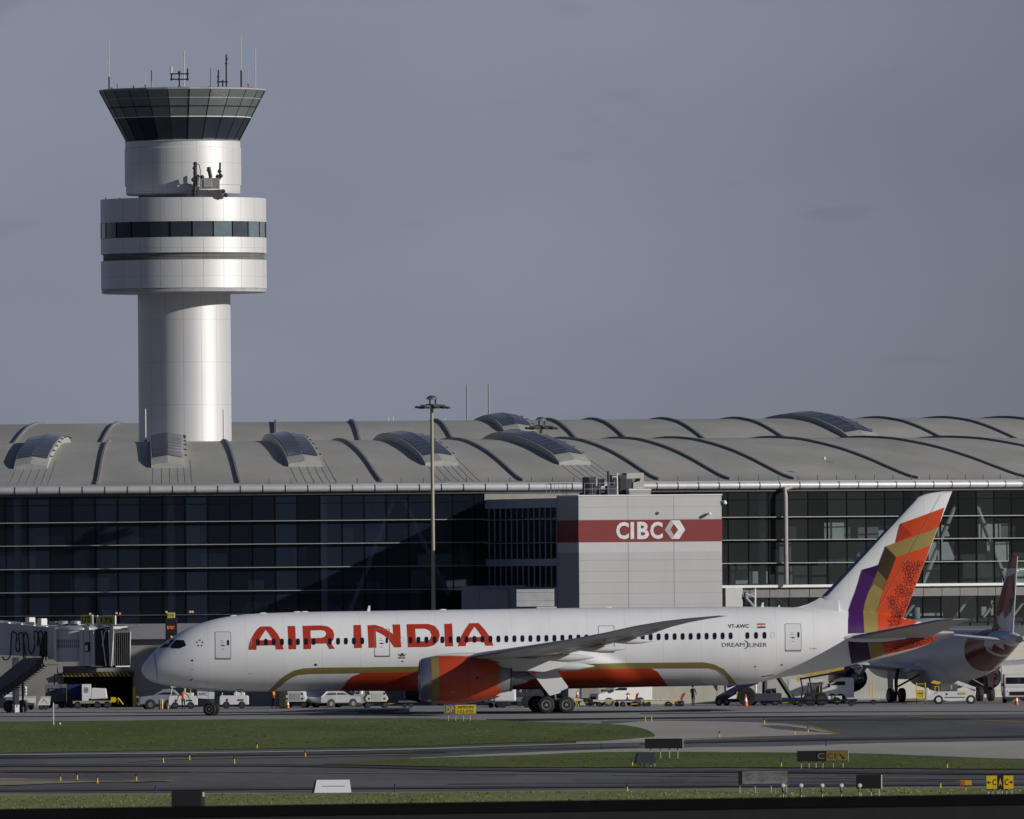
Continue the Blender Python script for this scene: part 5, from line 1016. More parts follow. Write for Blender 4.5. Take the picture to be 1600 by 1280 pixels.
for p in jf.data.polygons:
    c = p.center; s = c.x + OFF
    if s < 28.9 or len(p.vertices) > 4: continue
    d = math.hypot((s - 36) * .7, (c.z - 5.0) * 1.15); red = False
    if d > 2.45: red = True
    elif d > 2.1: red = False
    else: red = c.z < 4.75 - .6 * abs(((s * 1.1) % 1.6) - .8) and s < 36.6
    if s < 30.6 and c.z > 5.6: red = s > 30.2
    p.material_index = 1 if red else 0
MB().lathe([(0, .2), (.05, .27), (.25, .28)], (37.3 - OFF, 0, 5.08), 'X', 20).build('exhaust', BLACK, jf, smooth=True)
def jfin(z): u = (z - 5.6) / 6.1; return 30.6 + 4.9 * u, 36.0 + 1.25 * u, .28 - .14 * u
rg = []
for k in range(11):
    z = 5.6 + .61 * k; a, b, t = jfin(z); rg.append([(a - OFF, 0, z), (a + (b - a) * .15 - OFF, -t, z), (a + (b - a) * .5 - OFF, -t * .9, z), (b - OFF, -.03, z), (b - OFF, .03, z), (a + (b - a) * .5 - OFF, t * .9, z), (a + (b - a) * .15 - OFF, t, z)])
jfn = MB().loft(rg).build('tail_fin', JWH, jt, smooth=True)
def jd(name, pts, m, par):
    vs = []
    for u, z in pts:
        a, b, t = jfin(z); yy = t * (u / .15 if u < .15 else (1 - .1 * (u - .15) / .35 if u < .5 else .9 - .9 * (u - .5) / .5)) + .012
        vs.append((a + (b - a) * u - OFF, -max(yy, .02), z))
    bm = bmesh.new(); f = bm.faces.new([bm.verts.new(v) for v in vs]); bmesh.ops.triangulate(bm, faces=bm.faces, ngon_method='EAR_CLIP')
    xs_ = [v[0] for v in vs]; zs_ = [v[2] for v in vs]
    for k in range(1, 30): bmesh.ops.bisect_plane(bm, geom=bm.verts[:] + bm.edges[:] + bm.faces[:], plane_co=(0, 0, min(zs_) + (max(zs_) - min(zs_)) * k / 30), plane_no=(0, 0, 1))
    for k in range(1, 16): bmesh.ops.bisect_plane(bm, geom=bm.verts[:] + bm.edges[:] + bm.faces[:], plane_co=(min(xs_) + (max(xs_) - min(xs_)) * k / 16, 0, 0), plane_no=(1, 0, 0))
    for v in bm.verts:
        a, b, t = jfin(v.co.z); u = max(.001, min(.999, (v.co.x + OFF - a) / (b - a))); v.co.y = -(t * (u / .15 if u < .15 else (1 - .1 * (u - .15) / .35 if u < .5 else .9 - (.9 - .03 / t) * (u - .5) / .5)) + .03)
    me = bpy.data.meshes.new(name); bm.to_mesh(me); bm.free(); me.materials.append(m); o = bpy.data.objects.new(name, me); COL.objects.link(o); o.parent = par
jd('fin_tip_red', [(.0, 10.7), (.15, 10.75), (.5, 10.75), (1, 10.75), (1, 11.69), (.5, 11.69), (.15, 11.69), (0, 11.69)], DKR, jfn)
BX(30.6 + 4.85 - OFF, 37.25 - OFF, -.16, .16, 11.7, 11.8).build('fin_cap', DKR, jfn)
jd('leaf_emblem', [(.02, 7.6), (.08, 8.6), (.2, 9.4), (.4, 10.1), (.85, 10.3), (.78, 9.3), (.97, 8.4), (.74, 8.3), (.86, 7.3), (.62, 6.7), (.52, 7.4), (.3, 6.9), (.12, 7.2)], DKR, jfn)
jd('leaf_emblem', [(.02, 5.75), (.05, 6.6), (.2, 7.0), (.3, 6.4), (.5, 6.0), (.4, 5.75)], DKR, jfn)
for sg in (-1, 1):
    rg = [[(s0 - OFF + a, sg * y, z + b) for a, b in airfoil(c, .11)] for y, s0, c, z in ((1.2, 12.2, 7.2, 2.5), (6.3, 15.2, 4.2, 3.0), (16.2, 19.9, 1.7, 3.95), (17.0, 20.4, 1.2, 4.05))]
    w = MB().loft(rg).build('wing', JWH, jt, smooth=True)
    for y, s1_ in ((3.4, 20.2), (7.5, 20.2), (11.5, 21.2)): MB().lathe([(-3, .02), (-2.2, .22), (-1, .28), (0, .03)], (s1_ - OFF, sg * y, 2.5 + y * .09 - .25), 'X', 12).build('flap_track_fairing', JWH, w, smooth=True)
    rg = [[(s0 - OFF + a, sg * y, z + b) for a, b in airfoil(c, .1)] for y, s0, c, z in ((.4, 32.2, 3.6, 5.0), (6.2, 35.8, 1.5, 5.55))]
    MB().loft(rg).build('tailplane', JWH, jt, smooth=True)
    en = MB().lathe([(0, 1.0), (.1, 1.12), (.8, 1.22), (2, 1.24), (3.2, 1.12), (4.0, .95)], (9.3 - OFF, sg * 5.75, 1.95), 'X', 40, False).build('engine_nacelle', mat('nacelle_dark_red', (.06, .008, .014), .3, .3, coat=.3), jt, smooth=True)
    MB().lathe([(.5, 1.0), (3.9, .93), (3.91, .5)], (9.3 - OFF, sg * 5.75, 1.95), 'X', 40, False).build('duct', BLACK, en); MB().lathe([(3.0, .72), (4.6, .5), (5.2, .34)], (9.3 - OFF, sg * 5.75, 1.95), 'X', 32).build('core_nozzle', HOTM, en, smooth=True); MB().lathe([(5.1, .28), (5.8, .06)], (9.3 - OFF, sg * 5.75, 1.95), 'X', 24).build('exhaust_plug', HOTM, en, smooth=True)
    MB().prism([(10.3 - OFF, 3.1), (16 - OFF, 3.0), (14.5 - OFF, 2.2), (11 - OFF, 2.3)], sg * 5.75 - .15, sg * 5.75 + .15).build('pylon', JWH, en)
    lg = MB().tube([(0, sg * 3.8, .58), (0, sg * 3.8, 1.8), (-.3, sg * 3.5, 2.8)], [.12, .15, .16], 10).build('main_gear_leg', GEAR, jt, smooth=True)
    for dy in (-.48, .48): wheel(0, sg * 3.8 + dy, .58, .58, .42, lg)
    MB().tube([(0, sg * 3.8, 1.2), (.2, sg * 1.9, 2.2)], .08, 8).build('side_brace', GEAR, lg); MB().prism([(-.6, .95), (.55, .95), (.7, 2.5), (-.8, 2.6)], sg * 4.25, sg * 4.3).build('gear_door', DKR if sg > 0 else JWH, lg)
MB().lathe([(-6, .2), (-4.5, 1.55), (0, 1.95), (3.5, 1.7), (6.5, .3)], (0, 0, 2.75), 'X', 40).build('belly_fairing', JWH, jf, smooth=True)
lg = MB().tube([(-12.6, 0, .38), (-12.6, 0, 2.0)], .1, 10).build('nose_gear_leg', GEAR, jt)
for dy in (-.26, .26): wheel(-12.6, dy, .38, .38, .25, lg)
# ================================================================== small builders
def wh(par, x, y, r, w=.24, m=None):
    o = MB().lathe([(-w / 2, r * .5), (-w / 2, r * .9), (-w * .3, r), (w * .3, r), (w / 2, r * .9), (w / 2, r * .5)], (x, y, r), 'Y', 24).build('wheel', RUBBER, par, smooth=True)
    MB().lathe([(-w * .53, .01), (-w * .53, r * .55), (w * .53, r * .55), (w * .53, .01)], (x, y, r), 'Y', 18).build('hubcap', m or HUBC, o, smooth=True)
def van(name, label, cat, base, rz, Ln=5.6, Wd=2.0, Ht=2.5, kind='van', m=WHITE, emblem=False, group=None, hood=1.0):
    o = thing(name, label, cat, base, rz, group); h = Ht; c = Ln / 2     # nose at -x, visible side -y
    if kind == 'van': pr = [(-c, .35), (-c, 1.05), (-c + .1, 1.2), (-c + hood, 1.42), (-c + hood + .85, h - .12), (-c + hood + 1.2, h), (c - .1, h), (c, h - .15), (c, .35)]
    elif kind == 'suv': pr = [(-c, .38), (-c, .85), (-c + .15, 1.0), (-c + 1.15, 1.13), (-c + 1.95, h - .06), (-c + 2.5, h), (c - .7, h - .05), (c - .25, 1.15), (c, 1.0), (c, .42)]
    else: pr = [(-c, .5), (-c, 1.15), (-c + .1, 1.25), (-c + hood, 1.35), (-c + hood + .35, h), (-c + hood + 1.4, h), (-c + hood + 1.45, .5)]
    MB().prism(pr, -Wd / 2, Wd / 2).build('body', m, o, bevel=.09)
    fr = -c + hood if kind != 'suv' else -c + 1.15; zt = h - .3; xt = fr + (.68 if kind == 'van' else (.65 if kind == 'suv' else .28))
    za = 1.5 if kind != 'suv' else 1.18
    e = Wd / 2 + .015
    for s in (-1, 1):
        MB().prism([(fr + .28, za), (fr + 1.5, za), (fr + 1.5, zt), (xt + .15, zt)], s * e, s * (e - .03)).build('side_window', DGLASS, o)
        if kind == 'suv': MB().prism([(fr + 1.6, za), (c - .5, za), (c - .8, zt), (fr + 1.6, zt)], s * e, s * (e - .03)).build('side_window', DGLASS, o)
        MB().lathe([(-.04, .05), (.0, .12), (.03, .12)], (-c + .02, s * (Wd / 2 - .3), .95), 'X', 12).build('headlight', mat('headlamp', (.7, .7, .68), .15), o)
        BX(fr + .1, fr + .3, s * (Wd / 2 + .02), s * (Wd / 2 + .22), 1.35, 1.6).build('mirror', BLACK, o)
    w2 = Wd / 2 - .14; MB().add([(fr - .02 + .12, -w2, za + .02), (fr + .1, w2, za + .02), (xt - .02, w2 - .05, zt + .05), (xt - .02, -w2 + .05, zt + .05)], [(0, 1, 2, 3)]).build('windscreen', DGLASS, o)
    BX(-c - .03, -c + .02, -Wd * .3, Wd * .3, .62, .92).build('grille', BLACK, o); BX(-c - .08, -c + .1, -Wd / 2 + .03, Wd / 2 - .03, .33, .52).build('bumper', DGREY if kind != 'suv' else m, o, bevel=.03)
    for x in (-c + .95, c - 1.1):
        for y in (-Wd / 2 + .08, Wd / 2 - .08): wh(o, x, y, .36)
        for s in (-1, 1): MB().lathe([(0, .44), (.01, .44)], (x, s * (Wd / 2 + .005), .38), 'Y', 20).build('wheel_arch', BLACK, o)
    if emblem: poly_on('red_emblem', [[(c * .1 - .18, 1.1), (c * .1, 1.3), (c * .1 + .18, 1.1), (c * .1, .98)]], o, DKR, -e - .005)
    return o
def tug(name, label, base, rz, L_=2.9, cab=True, m=WHITE, cat='baggage tractor', h=1.05, nosex=1, group=None):
    o = thing(name, label, cat, base, rz, group); c = L_ / 2
    MB().prism([(-c, .3), (-c, h - .1), (-c + .12, h), (c - .12, h), (c, h - .1), (c, .3)], -.75, .75).build('body', m, o, bevel=.05); BX(-c + .1, c - .1, -.62, .62, .14, .3).build('skirt', BLACK, o)
    for x in (-c + .55, c - .55):
        for y in (-.66, .66): wh(o, x, y, .3, .2, DGREY)
    if cab:
        for x in (-c + .2, -c + 1.35):
            for y in (-.66, .66): MB().tube([(x, y, h), (x + (.12 if x < -c + 1 else 0), y, 1.75)], .035, 6).build('roof_post', m, o)
        BX(-c + .2, -c + 1.5, -.72, .72, 1.74, 1.82).build('roof', m, o, bevel=.02); BX(-c + .22, -c + .27, -.6, .6, h + .05, 1.7).build('windscreen', DGLASS, o); BX(-c + .95, -c + 1.3, -.3, .3, h - .05, h + .5).build('seat', BLACK, o, bevel=.05)
        MB().tube([(-c + .45, 0, h - .05), (-c + .62, 0, h + .25)], .03, 6).build('steering_column', BLACK, o)
        MB().tube([(c - .55, -.5, h), (c - .55, -.5, 1.65)], .03, 6).build('beacon_post', YEL, o); BX(c - 1.2, c - .3, -.5, .4, h, h + .25).build('engine_cover', m, o, bevel=.06)
    poly_on('red_emblem', [[(-c + .5, .66), (-c + .62, .82), (-c + .74, .66), (-c + .62, .56)]], o, DKR, -.765)
    BX(c - .9, c - .4, -.768, -.76, .62, .74).build('fleet_number', MARK, o)
    return o
def gpu(name, label, base, rz, m=WHITE):
    o = thing(name, label, 'ground power cart', base, rz)
    MB().prism([(-.8, .5), (-.95, .75), (-.6, 1.35), (.6, 1.35), (.95, .75), (.8, .5)], -.95, .95).build('housing', m, o, bevel=.04)
    BX(-.42, .42, -.965, -.955, .62, 1.2).build('access_panel', mat('panel_grey', (.45, .45, .45), .5), o)
    for x in (-.62, .62):
        for z in (.75, 1.15): MB().lathe([(-.03, .05), (0, .09)], (x, -.96, z), 'Y', 10).build('latch', BLACK, o)
    for x in (-.7, .7):
        for y in (-.8, .75): wh(o, x, y, .24, .18, DGREY)
    MB().tube([(1.0, 0, .45), (1.9, 0, .35)], .04, 6).build('tow_bar', BLACK, o); BX(-.75, .75, -.8, .8, .36, .5).build('chassis', BLACK, o)
    return o
def cone(label, base, s=1.0, tilt=0):
    o = thing('traffic_cone', label, 'traffic cone', base, 0, 'orange traffic cones'); 
    b = MB().lathe([(.03, .17 * s), (.3 * s, .115 * s)], n=16).build('cone_lower', CONE, o, smooth=True); MB().lathe([(.3 * s, .115 * s), (.52 * s, .07 * s)], n=16).build('white_band', WHITE, o, smooth=True); MB().lathe([(.52 * s, .07 * s), (.75 * s, .025 * s)], n=16).build('cone_tip', CONE, o, smooth=True)
    BX(-.22 * s, .22 * s, -.22 * s, .22 * s, 0, .03).build('base', mat('cone_base', (.25, .04, .01), .7), o); o.rotation_euler = (0, tilt, 0); return o
def dolly(name, label, base, rz, L_=3.4, load=None, group=None, cat='cargo dolly', m=STEEL):
    o = thing(name, label, cat, base, rz, group); c = L_ / 2
    BX(-c, c, -.8, .8, .42, .5).build('deck', m, o); 
    for y in (-.8, .8): MB().tube([(-c, y, .52), (c, y, .52)], .04, 6).build('edge_rail', m, o)
    for x in np.linspace(-c + .2, c - .2, 7): MB().tube([(x, -.75, .53), (x, .75, .53)], .05, 6).build('roller', m, o)
    for x in (-c + .5, c - .5):
        for y in (-.62, .62): wh(o, x, y, .2, .14, DGREY)
    MB().tube([(-c, 0, .35), (-c - .9, 0, .3)], .035, 6).build('tow_bar', YEL, o)
    return o
def person(label, base, rz, h=1.68, vest=True, arms=((-.22, -.05, -.55), (.22, -.02, -.55)), stride=.12, hat=None, torso=None, lean=0):
    o = thing('person', label, 'person', base, rz); k = h / 1.75
    J = {'pel': (0, 0, .95), 'sp': (0, .0, 1.15), 'ch': (0, 0, 1.36), 'nk': (0, 0, 1.50), 'hd': (0, -.02, 1.60), 'tp': (0, -.01, 1.71)}
    V = []; E = []; RR = []
    def a(p, r, par=None):
        V.append(tuple(c * k for c in p)); RR.append(r * k); i = len(V) - 1
        if par is not None: E.append((par, i))
        return i
    pl = a(J['pel'], .145); s1 = a(J['sp'], .13, pl); s2 = a(J['ch'], .155, s1); n_ = a(J['nk'], .058, s2); h1 = a(J['hd'], .098, n_); a(J['tp'], .075, h1); a((0, -.10, 1.585), .022, h1)
    feet = []
    for s, st in ((-1, stride), (1, -stride)):
        hp = a((s * .09, 0, .88), .095, pl); kn = a((s * .1, st * .5 - .02, .5), .062, hp); an = a((s * .1, st + (.03 if st > 0 else 0), .1), .042, kn); a((s * .11, st - .14, .045), .035, an)
    for s, hand in zip((-1, 1), arms):
        sh = a((s * .19, 0, 1.42), .058, s2); el = a((s * .245 + hand[0] * .2, hand[1] * .3 + .02, 1.16), .043, sh); wr = a((s * .2 + hand[0] * .35, hand[1] - .03, 1.45 + hand[2]), .03, el)
        pm_ = a((s * .2 + hand[0] * .37, hand[1] - .06, 1.45 + hand[2] - .07), .032, wr)
        for f in range(4): a((s * .2 + hand[0] * .37 + (f - 1.5) * .018, hand[1] - .09 - .004 * f, 1.45 + hand[2] - .145 + .006 * abs(f - 1.5)), .009, pm_)
        a((s * .2 + hand[0] * .37 - s * .045, hand[1] - .1, 1.45 + hand[2] - .09), .010, pm_)
    me = bpy.data.meshes.new('body'); me.from_pydata(V, E, []); b = bpy.data.objects.new('body', me); COL.objects.link(b); b.parent = o
    me.materials.append(CLOTH); me.materials.append(SKIN); me.materials.append(torso or VEST)
    sk = b.modifiers.new('skin', 'SKIN'); sv = me.skin_vertices[0].data
    for i, r in enumerate(RR): sv[i].radius = (r, r * (.78 if i in (0, 1, 2) else 1))
    sv[0].use_root = True; sb = b.modifiers.new('sub', 'SUBSURF'); sb.levels = 1; sb.render_levels = 2
    dg = bpy.context.evaluated_depsgraph_get(); ev = b.evaluated_get(dg); nm = bpy.data.meshes.new_from_object(ev); b.modifiers.clear(); b.data = nm
    for m_ in (CLOTH, SKIN, torso or VEST):
        if m_.name not in [q.name for q in nm.materials if q]: nm.materials.append(m_)
    ix = {q.name: i for i, q in enumerate(nm.materials)}
    for p in nm.polygons:
        z = p.center.z / k; x = abs(p.center.x) / k
        p.material_index = ix[SKIN.name] if (z > 1.5) else (ix[(torso or VEST).name] if (z > .93 and x < .21) else ix[CLOTH.name]); p.use_smooth = True
    hr = MB().lathe([(1.62 * k, .104 * k), (1.68 * k, .098 * k), (1.735 * k, .06 * k), (1.75 * k, .01)], (0, .01, 0), n=16).build('hair' if hat is None else 'cap', hat or BLACK, o, smooth=True)
    if vest:
        for z in (1.05, 1.22): MB().lathe([(z * k, .152 * k), ((z + .04) * k, .155 * k)], n=20).build('reflective_strip', mat('reflective_strip', (.65, .62, .35), .4), o).scale = (1, .84, 1)
    return o
# ================================================================== apron, left side: jet bridge
JR = R(-34); jbY = 1216.0; jp = P(127, 1040, jbY)
jbr = thing('jet_bridge', 'grey passenger jet bridge with ribbed canopy and yellow 175 signs', 'jet bridge', (jp.x, jbY, 0), JR)
kx = FPX / jbY * math.cos(JR); KX = lambda px: (px - 106) / kx; K0 = lambda px: KX(px - 21); Zb = lambda y, x=127: zat(x, y, jbY)
JM = mat('bridge_paint', (.55, .555, .58), .5, var=.06, scale=.6); JD = mat('bridge_dark', (.05, .052, .06), .6); 
tz0, tz1 = Zb(1027), Zb(983)
MB().loft([[(x, -1.5, z0_), (x, 1.5, z0_), (x, 1.5, z1_), (x, -1.5, z1_)] for x, z0_, z1_ in ((KX(-120), tz0 + .5, tz1 + 1.0), (KX(86), tz0, tz1))]).build('tunnel', JM, jbr)
for i in range(9): x = KX(-100 + i * 20); BX(x, x + .55, -1.56, -1.3, tz1 + .33 - .0 + (8 - i) * .11 - .18, tz1 + .43 + (8 - i) * .11 - .18).build('roof_light', FIN, jbr)
MB().loft([[(x, -1.62, z), (x, 1.62, z), (x, 1.62, z + .1), (x, -1.62, z + .1)] for x, z in ((KX(-120), tz1 + 1.0), (KX(86), tz1 + .02))]).build('tunnel_roof', ALU, jbr)
BX(KX(72), KX(88), -1.66, 1.66, tz0 - .15, tz1 + .06).build('service_door_bay', JM, jbr, bevel=.03)
for y in (989, 1014, 1023): BX(KX(74), KX(86), -1.70, -1.665, Zb(y) - .02, Zb(y) + .02).build('door_rail', ALU, jbr)
BX(KX(86.5), KX(90), -2.06, -1.6, tz0 - .25, tz1 + .1).build('bright_frame', FIN, jbr)
MB().lathe([(tz0 - .35, 1.6), (tz1 - .05, 1.6)], (KX(103), -.42, 0), n=40).build('rotunda', JM, jbr, smooth=True); MB().lathe([(tz1 - .05, 1.7), (tz1 + .1, 1.7), (tz1 + .28, 1.3)], (KX(103), -.42, 0), n=40).build('rotunda_roof', ALU, jbr)
for k in range(22):
    t = R(205 + k * 6); 
    for z in (Zb(1001), Zb(1008)): MB().tube([(KX(103) + 1.61 * math.cos(t), -.42 + 1.61 * math.sin(t), z - .2), (KX(103) + 1.61 * math.cos(t), -.42 + 1.61 * math.sin(t), z + .1)], .03, 4).build('vent_slot', JD, jbr)
BX(KX(125), KX(150), -1.9, 1.9, Zb(1039.5), Zb(984)).build('cab', JM, jbr, bevel=.05)
for x in (132.5, 142): BX(KX(x) - .015, KX(x) + .015, -1.91, -1.9, Zb(1038), Zb(986)).build('cab_seam', JD, jbr)
BX(KX(134), KX(143), -1.92, -1.9, Zb(1018.5), Zb(1003.5)).build('cab_window', DGLASS, jbr, bevel=.02); BX(KX(135), KX(139), -1.935, -1.922, Zb(1017), Zb(1008)).build('notice', FIN, jbr)
for k in range(4): BX(KX(128), KX(150), -1.4 + k * .9, -1.3 + k * .9, Zb(1044), Zb(1040)).build('underframe', JD, jbr)
CAN = mat('canopy_fabric', (.07, .07, .075), .8, var=.2)
def bellows(x0, x1, n, y0_=-1.9, zl0=1040, zt0=985, zt1=984):
    rg = []
    for k in range(2 * n + 1):
        x = KX(x0) + (KX(x1) - KX(x0)) * k / (2 * n); d = .1 if k % 2 else 0; zt = Zb(zt0 + (zt1 - zt0) * k / (2 * n)) - d; zb_ = Zb(zl0) + d; y = y0_ + d
        rg.append([(x, y, zb_), (x, y, zt), (x, -.6, zt + .3), (x, .2 - d, zt + .2), (x, .2 - d, zb_)])
    return MB().loft(rg).build('canopy_bellows', CAN, jbr)
bellows(151, 163.5, 5, zt0=984, zt1=981); bellows(165, 174.5, 4, zt0=983, zt1=983); rg = [[(KX(182), y, Zb(1041)), (KX(182), y, Zb(987) + .2), (KX(183.5), y, Zb(987) + .2), (KX(183.5), y, Zb(1041))] for y in (-2.0, -.1)]
MB().loft(rg).build('end_panel', CAN, jbr)
for k in range(7): y = -1.9 + k * .28; BX(KX(183.5), KX(183.5) + .12, y, y + .07, Zb(1040.5), Zb(989)).build('end_rib', mat('rib_dark', (.03, .03, .035), .8), jbr)
MB().tube([(KX(184), -.1, Zb(1041)), (KX(184) + .1, -.1, Zb(988))], .05, 6).build('canopy_frame', FIN, jbr); MB().tube([(KX(184), -2.0, Zb(1041.5)), (KX(184), -.1, Zb(1041.5))], .05, 6).build('canopy_frame', FIN, jbr)
BX(KX(175.5), KX(181.5), -2.05, -.1, Zb(1040), Zb(979)).build('bumper_wall', JM, jbr, bevel=.03)
for x, lean in ((150, .0), (163, .4), (174.6, .1), (182.3, -.25)): MB().tube([(KX(x) + lean, -2.08, Zb(1041)), (KX(x), -2.08, Zb(985))], .05, 6).build('canopy_frame', FIN, jbr)
MB().tube([(KX(163.5), -2.05, Zb(1010)), (KX(168), -2.05, Zb(988)), (KX(172), -2.05, Zb(984))], .045, 6).build('canopy_frame', FIN, jbr)
for x0, x1 in ((146, 164),): MB().tube([(KX(x0), -2.08, Zb(1041)), (KX(x1), -2.08, Zb(1041.3))], .05, 6).build('canopy_frame', FIN, jbr)
MB().add([(KX(150), -2.0, Zb(984)), (KX(172), -2.0, Zb(979.5)), (KX(186), 1.5, Zb(975.5)), (KX(160), 1.5, Zb(976))], [(0, 1, 2, 3)]).build('canopy_top', ALU, jbr); MB().add([(KX(183), -2.0, Zb(987)), (KX(195), -2, Zb(981.5)), (KX(192), 1.5, Zb(978)), (KX(176), 1.5, Zb(977))], [(0, 1, 2, 3)]).build('canopy_top', ALU, jbr)
def sign175(x0, x1, y0_, y1_, txt='175', yy=-.9, dim=1):
    x0 -= 11; x1 -= 11; p = BX(KX(x0), KX(x1), yy, yy + .15, Zb(y1_), Zb(y0_)).build('gate_sign', FIN, jbr); w = (KX(x1) - KX(x0))
    f = BX(KX(x0) + .05, KX(x1) - (.12 if w > .6 else .04), yy - .012, yy, Zb(y1_) + .06, Zb(y0_) - .06).build('sign_face', mat('gate_yellow', (.50, .43, .02), .5), p)
    text_on('number', txt, p, BLACK, ((KX(x0) + KX(x1)) / 2 - .03, yy - .018, (Zb(y0_) + Zb(y1_)) / 2), w * .72, (Zb(y0_) - Zb(y1_)) * .6)
sign175(127.5, 145.5, 961, 975.5); sign175(148, 154, 961.8, 976.5, '1', -.95); sign175(156, 182, 962.3, 976.5)
for x in (125, 158): BX(KX(x) - .1, KX(x) + .1, -.7, -.5, Zb(986), Zb(975)).build('sign_post', JD, jbr)
for x, w in ((80, .5),): BX(KX(x - 16), KX(91 - 16), -.8, .2, Zb(976.5), Zb(971)).build('roof_unit', mat('unit_cream', (.45, .43, .25), .5), jbr, bevel=.04)
for x in (82, 102.5): MB().lathe([(Zb(982), .45), (Zb(977), .45), (Zb(976.5), .62), (Zb(974.5), .66), (Zb(974), .4), (Zb(971), .42), (Zb(970), .3)], (KX(x), -.4, 0), n=20).build('roof_fan', ALU, jbr, smooth=True)
for x in (23, 42): zr_ = tz1 + .1 + (86 - x) / 206; BX(KX(x), KX(x + 7), -.5, .3, zr_, zr_ + .55).build('roof_unit', FIN, jbr, bevel=.05)
def hose(pts, r=.07, m=None): 
    out = []
    for i in range(len(pts) - 1):
        for t in np.linspace(0, 1, 5)[:-1]:
            p0, p1 = pts[max(i - 1, 0)], pts[i]; p2, p3 = pts[i + 1], pts[min(i + 2, len(pts) - 1)]
            q = [.5 * (2 * b + (c - a) * t + (2 * a - 5 * b + 4 * c - d) * t * t + (-a + 3 * b - 3 * c + d) * t**3) for a, b, c, d in zip(p0, p1, p2, p3)]; out.append((KX(q[0]), -1.68, Zb(q[1])))
    out.append((KX(pts[-1][0]), -1.68, Zb(pts[-1][1]))); MB().tube(out, r, 6).build('cable_loop', m or BLACK, jbr, smooth=True)
hose([(0, 1025), (3, 1030), (9, 1029), (13, 1020), (15, 990), (19, 987), (23, 992), (21.5, 1010), (24.5, 1018), (28, 1012), (26, 992), (30, 988), (33, 992), (34, 1020), (33.5, 1028), (36.5, 1026), (34, 995), (37.5, 988), (41, 996), (42, 1013), (46, 1021), (51, 1012), (51, 989), (54, 986), (57.5, 992), (62, 1020)], .055)
hose([(56, 1010), (58, 990), (62, 986), (65.5, 995), (63, 1018), (65, 1030), (67, 1000), (69, 987), (71, 992), (69, 1028)], .06); hose([(60, 1016), (61, 1024), (65, 990), (67, 1015), (70, 1032)], .05)
hose([(49, 1026), (52, 1031), (57, 1032.5), (60, 1029)], .035, FIN); hose([(52, 1026), (55, 1030), (58, 1031)], .03, FIN)
# stairs down from the service door
st = MB(); n = 18
def stair(x0, y0_, x1, y1_, d, m, name='stair_flight', r=.06, yy=-1.9): return MB().tube([(KX(x0), yy, Zb(y0_)), (KX(x1), yy, Zb(y1_))], r, 6).build(name, m, jbr)
MB().prism([(KX(66), Zb(1027)), (KX(66), Zb(1037)), (KX(-6), Zb(1087)), (KX(-10), Zb(1071)), (KX(45), Zb(1028))], -2.7, -1.75).build('stair_enclosure', mat('stair_blue_grey', (.10, .105, .13), .6), jbr)
for (a, b, c, d) in ((70, 1040, 5, 1090), (74, 1039, 10, 1090), (79, 1039, 20, 1083), (76, 1034, 14, 1079)): stair(a, b, c, d, 0, JD, 'handrail', .07, -2.75)
for k in range(14): t = k / 14; BX(KX(70 - 60 * t), KX(74 - 60 * t), -2.8, -1.9, Zb(1041 + 46 * t) - .03, Zb(1041 + 46 * t) + .03).build('tread', JD, jbr)
for k in range(7): t = k / 7; MB().tube([(KX(79 - 58 * t), -2.75, Zb(1039 + 44 * t)), (KX(76 - 58 * t), -2.75, Zb(1033 + 45 * t))], .04, 5).build('baluster', JD, jbr)
BX(KX(70), KX(87), -2.4, -1.5, Zb(1039), Zb(1038)).build('landing', YEL, jbr); MB().tube([(KX(37), -2.1, 0), (KX(37), -2.1, Zb(1053))], .1, 6).build('support_leg', JD, jbr)
BX(K0(20), K0(24.5), -.3, .3, Zb(1052), tz0).build('lift_column', FIN, jbr); BX(K0(20), K0(24), -.3, .3, 0, Zb(1052)).build('bogie_column', JM, jbr)
for y in (-.9, .9): wh(jbr, K0(22), y, .5, .35, DGREY)
BX(KX(88), KX(119), -1.0, 1.0, Zb(1052), Zb(1041)).build('equipment_box', mat('equip_grey', (.14, .14, .135), .7, var=.2), jbr, bevel=.04)
MB().tube([(KX(84.5), -1.4, Zb(1038)), (KX(84.5), -1.4, Zb(1050)), (KX(88), -1.4, Zb(1054)), (KX(92), -1.4, Zb(1053)), (KX(120), -1.4, Zb(1053.5))], .05, 6).build('hose', BLACK, jbr); MB().tube([(KX(95), -1.3, Zb(1053.5)), (KX(78.5), -1.3, Zb(1053.5)), (KX(78), -1.3, Zb(1070))], .05, 6).build('hose', BLACK, jbr)
# docking display
YD = 1256.0; dd0 = P(267.5, 985, YD); o = thing('docking_display', 'black gate docking display reading B787 under a small yellow sign', 'display', (dd0.x, YD, 0)); kd = FPX / YD
zz = lambda y: zat(267, y, YD); BX(-9 / kd, 9.3 / kd, 0, .5, zz(1000), zz(966)).build('housing', BLACK, o, bevel=.03)
BX(-6 / kd, 6 / kd, .02, .3, zz(965.5), zz(957.5)).build('sign_frame', FIN, o); BX(-5.2 / kd, 5.2 / kd, 0, .018, zz(964.6), zz(958.3)).build('sign_face', mat('gate_yellow', (.50, .43, .02), .5), o); text_on('sign_number', '174', o, mat('faded_text', (.2, .16, .02), .6), (0, -.006, zz(961.5)), .4, .17)
text_on('display_text', 'B787', o, emat('led_orange', (1, .22, .01), .45), (-.3 / kd, -.01, zz(980.8)), 11.5 / kd, 5 / kd, bold=.0); MB().lathe([(-.01, .01), (-.005, .07)], (.5 / kd, 0, zz(995)), 'Y', 12).build('status_lamp', emat('led_amber', (1, .4, .03), .9), o)
BX(-.12, .12, .2, .45, 0, zz(1000.5)).build('post', JD, o)
# ================================================================== ground vehicles
def g(px, py): return G(px, py)
